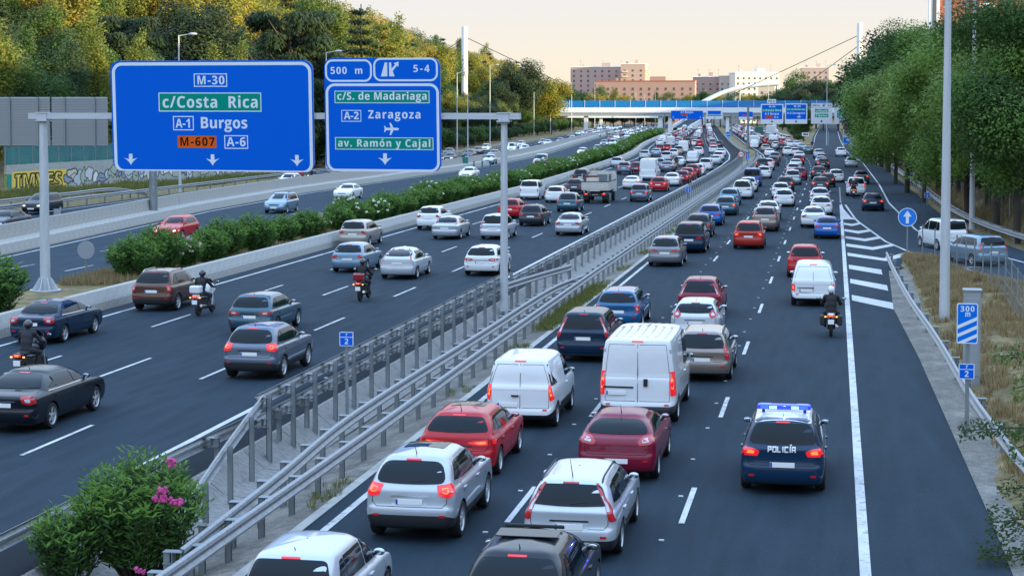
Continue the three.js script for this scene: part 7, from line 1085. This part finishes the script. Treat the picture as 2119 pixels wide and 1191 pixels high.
// ---------- dry grass and weeds ----------
function tuft(n, h, cols) { const L = new Leaves(); for (let i = 0; i < n; i++) { const a = rr(0, 6.28), q = rr(0, 0.16); L.leaf(Math.cos(a) * q, 0, Math.sin(a) * q, Math.cos(a) * rr(0.1, 0.7), 1, Math.sin(a) * rr(0.1, 0.7), h * rr(0.5, 1.2), 0.012, tint(pick(cols), 0.25), [Math.cos(a), 0.4, Math.sin(a)], 0); } return L.geo(); }
const STRAW = [[0.4, 0.29, 0.14], [0.33, 0.24, 0.12], [0.46, 0.34, 0.18], [0.22, 0.16, 0.08]], WEED = [[0.2, 0.22, 0.06], [0.26, 0.25, 0.08], [0.15, 0.18, 0.05]];
function scatter(name, label, category, proto, n, place) { const m = new THREE.InstancedMesh(proto, LEAF, n), o = new THREE.Object3D(); let k = 0; for (let i = 0; i < n * 4 && k < n; i++) { const q = place(); if (!q) continue; o.position.set(q[0], q[1], q[2]); o.rotation.set(0, rr(0, 6.28), 0); o.scale.setScalar((q[3] || 1) * rr(0.6, 1.3)); o.updateMatrix(); m.setMatrixAt(k++, o.matrix); } m.count = k; m.name = numbered(name); m.castShadow = m.receiveShadow = true; m.userData.kind = 'stuff'; tag(m, label, category); scene.add(m); }
const straw = tuft(16, 0.34, STRAW), straw2 = tuft(14, 0.5, STRAW), weed = tuft(18, 0.26, WEED);
const nz = (x, z, f = 0.25) => noise2(x * f + 31, z * f);
scatter('dry_grass', 'dry straw-coloured grass on the verge beside the hard shoulder', 'grass', straw, 7000, () => { const z = rr(-33, -104), x = rr(3.9, rampLeft(z) - 0.3); return x < rampLeft(z) - 0.3 && nz(x, z, 0.5) > -0.35 ? [x, terrain(x, z) - 0.02, z, 1] : null; });
scatter('dry_grass', 'dry grass on the bank beyond the slip road', 'grass', straw2, 5000, () => { const z = rr(-95, -330), x = rampRail(z) + rr(0.8, 9); return nz(x, z) > -0.4 ? [x, terrain(x, z) - 0.02, z, 1.1] : null; });
scatter('dry_grass', 'straw-coloured grass under the oleander hedge', 'grass', straw, 3500, () => { const z = rr(-62, -240), x = rr(-34.6, -30.4); return (z < -80 || x > -31.2 || z > -68) && nz(x, z, 0.4) > -0.1 ? [x + shift(z), 0.28, z, 0.8] : null; });
scatter('dry_grass', 'tall dry grass round the post of the round sign', 'grass', straw2, 700, () => { const z = rr(-77.6, -83), x = rr(-34.6, -30.6); return [x, 0.26, z, 0.8]; });
scatter('weeds', 'pale green weeds along the kerb by the central rails', 'weeds', weed, 620, () => { const z = rr(-26, -130), x = rr(-10.95, -10.35), lush = z < -67 && z > -84; return lush || (nz(3, z, 0.12) > 0.45 && rnd() < 0.35) ? [x, -0.03, z, lush ? 1.1 : 0.6] : null; });
scatter('weeds', 'green weeds at the foot of the graffiti wall', 'weeds', weed, 2500, () => { const z = rr(-125, -225), x = lerp(-77, -68, clamp((-z - 140) / 82, 0, 1)) + rr(0.6, 5); return x < -66.5 ? [x, terrain(x, z), z, rr(1.2, 3.2)] : null; });
// ---------- motorcycles and their riders ----------
// body: distance to tapered bones joined smoothly, meshed with marching cubes
function bodyMesh(bones, cell, pad = 0.14, k = 0.035) {
  const lo = [1e9, 1e9, 1e9], hi = [-1e9, -1e9, -1e9]; for (const [a, b, ra, rb] of bones) for (const [p, r] of [[a, ra], [b, rb]]) for (let i = 0; i < 3; i++) { lo[i] = Math.min(lo[i], p[i] - r); hi[i] = Math.max(hi[i], p[i] + r); }
  const size = Math.max(hi[0] - lo[0], hi[1] - lo[1], hi[2] - lo[2]) + pad, c = [0, 1, 2].map((i) => (lo[i] + hi[i]) / 2), n = Math.ceil(size / cell), mc = new MarchingCubes(n, new THREE.MeshBasicMaterial(), false, false, 400000); mc.isolation = 0;
  for (let z = 0; z < n; z++) for (let y = 0; y < n; y++) for (let x = 0; x < n; x++) {
    const P = [((x - n / 2) / (n / 2)) * size / 2 + c[0], ((y - n / 2) / (n / 2)) * size / 2 + c[1], ((z - n / 2) / (n / 2)) * size / 2 + c[2]]; let d = 1;
    for (const [a, b, ra, rb, sx = 1] of bones) { const ab = [b[0] - a[0], b[1] - a[1], b[2] - a[2]], ap = [P[0] - a[0], P[1] - a[1], P[2] - a[2]], l2 = ab[0] ** 2 + ab[1] ** 2 + ab[2] ** 2, t = l2 ? clamp((ap[0] * ab[0] + ap[1] * ab[1] + ap[2] * ab[2]) / l2, 0, 1) : 0, q = Math.hypot((ap[0] - ab[0] * t) / sx, ap[1] - ab[1] * t, ap[2] - ab[2] * t) - lerp(ra, rb, t), h = clamp(0.5 + 0.5 * (d - q) / k, 0, 1); d = lerp(d, q, h) - k * h * (1 - h); }
    mc.field[x + y * n + z * n * n] = -d;
  }
  mc.update(); const cnt = mc.count, pos = mc.positionArray.slice(0, cnt * 3), nor = mc.normalArray.slice(0, cnt * 3); for (let i = 0; i < cnt; i++) for (let k2 = 0; k2 < 3; k2++) pos[i * 3 + k2] = pos[i * 3 + k2] * size / 2 + c[k2];
  const g = new THREE.BufferGeometry(); g.setAttribute('position', new THREE.BufferAttribute(pos, 3)); g.setAttribute('normal', new THREE.BufferAttribute(nor, 3)); return g;
}
// a rider seated, driving towards -z; hips above the origin at seat height
const riderGeo = (() => {
  const B = [], S = 0.8; const hip = [0, S + 0.12, 0], waist = [0, S + 0.33, -0.03], chest = [0, S + 0.52, -0.1], neck = [0, S + 0.7, -0.15], head = [0, S + 0.8, -0.17];
  B.push([hip, waist, 0.145, 0.135, 1.2], [waist, chest, 0.14, 0.15, 1.3], [chest, neck, 0.15, 0.07, 1.35], [neck, head, 0.065, 0.08]);
  for (const s of [1, -1]) { const sh = [s * 0.2, S + 0.61, -0.12], el = [s * 0.34, S + 0.36, -0.3], wr = [s * 0.34, S + 0.3, -0.55], hipj = [s * 0.11, S + 0.08, -0.02], kn = [s * 0.24, S - 0.02, -0.44], an = [s * 0.21, S - 0.44, -0.24], toe = [s * 0.22, S - 0.5, -0.44]; B.push([[0, S + 0.6, -0.11], sh, 0.09, 0.085], [sh, el, 0.075, 0.055], [el, wr, 0.055, 0.04], [hipj, kn, 0.105, 0.075], [kn, an, 0.07, 0.05], [an, toe, 0.05, 0.04]); B.push([wr, [s * 0.33, S + 0.29, -0.62], 0.042, 0.038]); }
  const body = bodyMesh(B, 0.018), hands = [];
  for (const s of [1, -1]) { const H = []; const palm = [s * 0.33, S + 0.3, -0.62]; H.push([[s * 0.365, palm[1], palm[2]], [s * 0.295, palm[1], palm[2]], 0.022, 0.02]); [0.075, 0.085, 0.08, 0.06].forEach((l, i) => { const x = s * (0.365 - i * 0.024), k0 = [x, palm[1] + 0.012, palm[2] - 0.02], k1 = [x, palm[1] + 0.005, palm[2] - 0.02 - l * 0.5], k2 = [x, palm[1] - 0.03, palm[2] - 0.02 - l * 0.6]; H.push([k0, k1, 0.0105, 0.0095], [k1, k2, 0.0095, 0.0085]); }); H.push([[s * 0.29, palm[1] - 0.005, palm[2] + 0.01], [s * 0.265, palm[1] - 0.025, palm[2] - 0.035], 0.012, 0.0095]); hands.push(bodyMesh(H, 0.006, 0.06, 0.008)); }
  return merge([body, ...hands]);
})();
const helmetGeo = (() => { const g = new THREE.SphereGeometry(0.142, 20, 16); g.scale(0.92, 1.06, 1.1); const p = g.attributes.position; for (let i = 0; i < p.count; i++) if (p.getY(i) < -0.06) p.setXYZ(i, p.getX(i) * 0.9, p.getY(i) * 0.9, p.getZ(i) * 0.95); g.computeVertexNormals(); return g; })();
function rider(label, group, x, y, z, turn, jacket, helmetCol, legs) {
  const g = thing('person', label, 'person', [x, y, z], turn, group); const cols = []; const p = riderGeo.attributes.position, geo = riderGeo.clone(); for (let i = 0; i < p.count; i++) { const yy = p.getY(i), zz = p.getZ(i), c = yy < 0.9 && !(Math.abs(p.getX(i)) > 0.27 && yy > 1.0) ? (yy < 0.4 ? [0.01, 0.01, 0.011] : legs) : jacket; const ln = 1 + 0.12 * noise2(p.getX(i) * 14, yy * 14 + zz * 9); cols.push(c[0] * ln, c[1] * ln, c[2] * ln); } geo.setAttribute('color', new THREE.Float32BufferAttribute(cols, 3));
  part('body', geo, new THREE.MeshStandardMaterial({ vertexColors: true, roughness: 0.75 }), g);
  const h = part('helmet', helmetGeo, new THREE.MeshPhysicalMaterial({ color: lin(...helmetCol), roughness: 0.3, clearcoat: 1 }), g); h.position.set(0, 1.66, -0.17); h.rotation.x = 0.1; part('visor', new THREE.SphereGeometry(0.146, 16, 8, Math.PI * 1.1, Math.PI * 0.8, Math.PI * 0.36, Math.PI * 0.26).scale(0.93, 1.06, 1.1), M.glass, h); return g;
}
const blackPaint = paint('black');
function motorcycle(label, group, px, py, o) {
  const P = ground(px, py), turn = headAt(P.z) + (o.front ? Math.PI : 0) + (o.turn || 0), g = thing(o.scooter ? 'scooter' : 'motorcycle', label, o.scooter ? 'scooter' : 'motorcycle', [P.x, 0.012, P.z], turn, group), m = paint(o.paint || 'black'), wr = o.scooter ? 0.26 : 0.31, W = 1.42;
  const tg = new THREE.TorusGeometry(wr - 0.065, 0.065, 10, 24).rotateY(Math.PI / 2), rg = merge([cyl(wr - 0.12, wr - 0.12, 0.05, 16).rotateZ(Math.PI / 2), cyl(0.05, 0.05, 0.2, 10).rotateZ(Math.PI / 2)]);
  for (const z of [0, -W]) { const w = part('wheel', tg, M.rubber, g); w.position.set(0, wr, z); part('rim', rg, M.alloyDark, w); }
  part('fork', merge([bar([0.1, wr, -W], [0.12, 1.02, -W + 0.3], 0.028, 0.03), bar([-0.1, wr, -W], [-0.12, 1.02, -W + 0.3], 0.028, 0.03)]), M.alloy, g);
  part('swing_arm', merge([bar([0.12, wr, 0], [0.14, 0.42, -0.55], 0.03, 0.04), bar([-0.12, wr, 0], [-0.14, 0.42, -0.55], 0.03, 0.04)]), M.alloyDark, g);
  part('engine', rbox(0.36, 0.42, 0.52, 0.08, 0, 0.46, -0.72), M.alloyDark, g); part('fuel_tank', new THREE.SphereGeometry(1, 16, 12).scale(0.19, 0.17, 0.34).translate(0, 0.9, -0.72), m, g); part('seat', rbox(0.32, 0.12, 0.72, 0.055, 0, 0.83, -0.22), M.trim, g);
  part('tail', rbox(0.26, 0.17, 0.46, 0.06, 0, 0.79, 0.14), o.tailMat || m, g); part('fairing', new THREE.SphereGeometry(1, 14, 10).scale(0.24, 0.26, 0.3).translate(0, 0.98, -W + 0.28), m, g); part('windscreen', new THREE.SphereGeometry(0.3, 12, 8, 0, Math.PI, 0.2, 0.9).rotateY(Math.PI).scale(0.8, 1.1, 0.6).translate(0, 1.08, -W + 0.35), M.glass, g);
  part('handlebar', merge([bar([-0.36, 1.09, -0.82], [-0.12, 1.1, -1.05], 0.016), bar([0.36, 1.09, -0.82], [0.12, 1.1, -1.05], 0.016), bar([-0.12, 1.1, -1.05], [0.12, 1.1, -1.05], 0.016)]), M.trim, g);
  for (const s of [1, -1]) { const q = part('mirror', merge([bar([s * 0.28, 1.1, -0.9], [s * 0.44, 1.28, -0.95], 0.009), new THREE.SphereGeometry(1, 10, 8).scale(0.085, 0.055, 0.03).translate(s * 0.46, 1.3, -0.94)]), M.trim, g); part('mirror_glass', new THREE.SphereGeometry(1, 10, 6).scale(0.075, 0.045, 0.008).translate(s * 0.46, 1.3, -0.914), M.mirrorGlass, q); }
  const tl = part('tail_light', rbox(0.24, 0.09, 0.05, 0.02, 0, 0.8, 0.38), M.redOn, g); part('bulb', rbox(0.13, 0.05, 0.02, 0.008, 0, 0.8, 0.403), M.hot, tl); for (const s of [1, -1]) part('indicator', rbox(0.07, 0.05, 0.05, 0.02, s * 0.2, 0.76, 0.34), M.amber, g);
  part('number_plate', rbox(0.22, 0.17, 0.012, 0.005, 0, 0.58, 0.4), M.plate, g); part('plate_holder', box(0.1, 0.26, 0.02, 0, 0.66, 0.385), M.trim, g); part('rear_mudguard', rbox(0.17, 0.05, 0.42, 0.02, 0, wr * 2 + 0.07, 0.18), M.trim, g);
  part('exhaust', bar([0.17, 0.36, -0.5], [0.21, 0.44, 0.22], 0.045, 0.06, 10), M.chrome, g);
  if (o.topcase) part('top_box', rbox(0.46, 0.32, 0.38, 0.08, 0, 1.08, 0.22), o.topcase, g); if (o.panniers) for (const s of [1, -1]) part('pannier', rbox(0.2, 0.36, 0.46, 0.06, s * 0.3, 0.62, 0.08), o.panniers, g);
  if (o.scooter) part('leg_shield', rbox(0.44, 0.55, 0.08, 0.035, 0, 0.62, -1.0), m, g);
  if (o.front) part('head_light', new THREE.SphereGeometry(0.09, 12, 8).translate(0, 0.96, -W - 0.02), M.head, g);
  const back = new THREE.Vector3(0, 0, -0.27).applyAxisAngle(new THREE.Vector3(0, 1, 0), turn);
  rider(o.rider, group ? group + ', riders' : undefined, P.x + back.x, 0.012, P.z + back.z, turn, o.jacket || [0.013, 0.013, 0.016], o.helmet || [0.02, 0.02, 0.022], o.legs || [0.014, 0.015, 0.02]);
}
const redShell = new THREE.MeshPhysicalMaterial({ color: lin(0.3, 0.01, 0.02), roughness: 0.25, clearcoat: 1 });
motorcycle('dark touring motorcycle with a lit red tail light next to the white edge line', undefined, 1720, 697, { paint: 'charcoal', panniers: M.trim, tailMat: roofWhite, rider: 'person in a black jacket and white helmet riding a touring motorcycle', helmet: [0.75, 0.76, 0.78] });
motorcycle('white scooter with a white top box beside the brown crossover', undefined, 410, 654, { scooter: true, paint: 'white', topcase: roofWhite, rider: 'person in a black jacket and black helmet riding a white scooter', turn: -0.05, legs: [0.02, 0.025, 0.045] });
motorcycle('black motorcycle with a dark red top box in the left carriageway', undefined, 745, 624, { paint: 'black', topcase: redShell, rider: 'person in black riding the motorcycle with a red top box' });
motorcycle('black motorcycle with wide red tail light beside the navy saloon car', undefined, 46, 788, { paint: 'black', rider: 'person in dark grey riding a motorcycle beside the navy saloon car', jacket: [0.02, 0.022, 0.028] });
motorcycle('motorcycle with an amber-lit tail behind the white off-road car', undefined, 1767, 410, { paint: 'charcoal', topcase: M.trim, rider: 'person in dark red with a pale helmet behind the white off-road car', jacket: [0.05, 0.015, 0.02], helmet: [0.4, 0.42, 0.4] });
motorcycle('oncoming motorcycle with its headlight on below the blue signs', undefined, 645, 381, { paint: 'black', front: true, rider: 'person in dark blue riding towards us below the blue signs', jacket: [0.012, 0.02, 0.06], helmet: [0.02, 0.03, 0.12] });
motorcycle('dark motorcycle threading between the white saloon cars in the left jam', undefined, 1399, 350, { paint: 'black', rider: 'person in black threading through the left jam on a motorcycle' });
motorcycle('small dark motorcycle on the far gore beside the green saloon car', undefined, 1682, 309, { paint: 'black', rider: 'person in black riding past the green saloon car' });
// ---------- flatbed lorry ----------
{
  const P = ground(1234, 420), z = P.z, g = thing('flatbed_lorry', 'dirty white flatbed lorry with low sides and a load of boxes', 'lorry', [P.x, 0.012, z], headAt(z)), dirty = new THREE.MeshStandardMaterial({ roughness: 0.7, map: noiseTex(128, (u, v) => { const k = 205 + 22 * tnoise(u, v, 5) - 30 * Math.max(0, tnoise(u, v, 11)); return [k, k * 0.97, k * 0.92]; }) });
  part('bed', box(2.35, 0.14, 5.6, 0, 1.2, -1.9), dirty, g); part('tailboard', rbox(2.35, 0.62, 0.06, 0.015, 0, 1.56, 0.9), dirty, g); for (const s of [1, -1]) part('side_board', rbox(0.06, 0.62, 5.6, 0.015, s * 1.16, 1.56, -1.9), dirty, g);
  part('rail_cap', box(2.4, 0.06, 0.08, 0, 1.9, 0.9), M.trim, g); for (const s of [1, -1]) { part('rail_cap', box(0.08, 0.06, 5.6, s * 1.16, 1.9, -1.9), M.trim, g); for (const k of [0.85, -4.6]) part('stake', box(0.07, 1.0, 0.07, s * 1.14, 2.1, k), dirty, g); }
  part('headboard', rbox(2.3, 1.3, 0.08, 0.02, 0, 2.0, -4.7), dirty, g); part('cab', rbox(2.1, 1.75, 1.7, 0.22, 0, 1.55, -5.75), dirty, g); part('cab_rear_window', box(1.3, 0.45, 0.04, 0, 1.95, -4.89), M.glass, g); part('chassis', box(0.9, 0.25, 6.8, 0, 0.95, -2.4), M.under, g);
  part('rear_bumper', box(2.1, 0.2, 0.12, 0, 0.72, 0.82), M.trim, g); for (const s of [1, -1]) { const t = part('tail_light', rbox(0.34, 0.14, 0.05, 0.02, s * 0.78, 0.82, 0.9), M.redOn, g); part('bulb', box(0.12, 0.07, 0.02, s * 0.78, 0.82, 0.925), M.hot, t); part('mudguard', box(0.5, 0.5, 0.04, s * 0.85, 0.6, 0.62), M.trim, g); }
  part('number_plate', box(0.52, 0.12, 0.02, 0, 0.8, 0.9), M.plate, g); part('warning_plate', box(0.9, 0.4, 0.02, 0, 1.0, 0.94), std(lin(0.6, 0.58, 0.5), 0.6), g);
  const G = wheelGeo(1, 'steel'); for (const [zz, xs] of [[0, [0.98, 0.7]], [-4.6, [0.95]]]) for (const x of xs) for (const s of [1, -1]) { const w = part('wheel', G.tyre, M.rubber, g); w.position.set(s * x, 0.42, zz); w.scale.set(0.4, 0.42, 0.42); if (s > 0) w.rotation.y = Math.PI; part('rim', G.rim, M.alloyDark, w); }
  const th = headAt(z), put = (name, label, w, h, d, x, y, zz, mat) => { const o = thing(name, label, 'load', [P.x + x * Math.cos(th), y, z + zz], th); part('body', rbox(w, h, d, 0.04, 0, h / 2, 0), mat, o); part('lid', rbox(w + 0.04, 0.05, d + 0.04, 0.02, 0, h, 0), mat, o); };
  put('pallet_box', 'pale crate on the flatbed lorry behind its tailboard', 1.0, 0.85, 1.0, -0.4, 1.29, -0.6, dirty); put('pallet_box', 'grey wrapped machine on the flatbed lorry near its right side', 1.1, 1.15, 1.6, 0.4, 1.29, -2.4, std(lin(0.13, 0.15, 0.17), 0.6)); put('pallet_box', 'red-brown crate at the front of the flatbed lorry', 0.9, 1.0, 1.0, -0.55, 1.29, -3.6, std(lin(0.24, 0.1, 0.07), 0.7));
}
// green box lorry and white box lorry in the far jam
{
  const lorry = (label, px, py, col, w, h) => { const P = ground(px, py), g = thing('box_lorry', label, 'lorry', [P.x, 0.012, P.z], headAt(P.z)); part('body', rbox(w, h, 5.5, 0.06, 0, 1.0 + h / 2, -2.0), std(lin(...col), 0.6), g); part('rear_door', rbox(w - 0.3, h - 0.3, 0.05, 0.02, 0, 1.0 + h / 2, 0.77), std(lin(...col.map((c) => c * 0.92)), 0.6), g); part('chassis', box(w * 0.8, 0.5, 6, 0, 0.75, -2), M.under, g); part('cab', rbox(2.1, 2.0, 1.7, 0.2, 0, 1.5, -5.8), std(lin(0.6, 0.6, 0.6), 0.5), g); for (const s of [1, -1]) { part('tail_light', box(0.2, 0.12, 0.05, s * 0.9, 0.95, 0.78), M.red, g); for (const z of [0, -4.5]) { const q = part('wheel', wheelGeo(0, 'steel').tyre, M.rubber, g); q.position.set(s * 0.95, 0.42, z); q.scale.set(0.4, 0.42, 0.42); } } };
  lorry('green box lorry in the far right jam', 1571, 284, [0.04, 0.14, 0.11], 2.3, 2.1); lorry('white box lorry in the far right jam next to the green one', 1596, 283, [0.7, 0.71, 0.72], 2.4, 2.4); lorry('small white box lorry at the rear of the far right jam', 1562, 305, [0.72, 0.73, 0.73], 1.9, 1.5);
}
renderer.render(scene, camera);
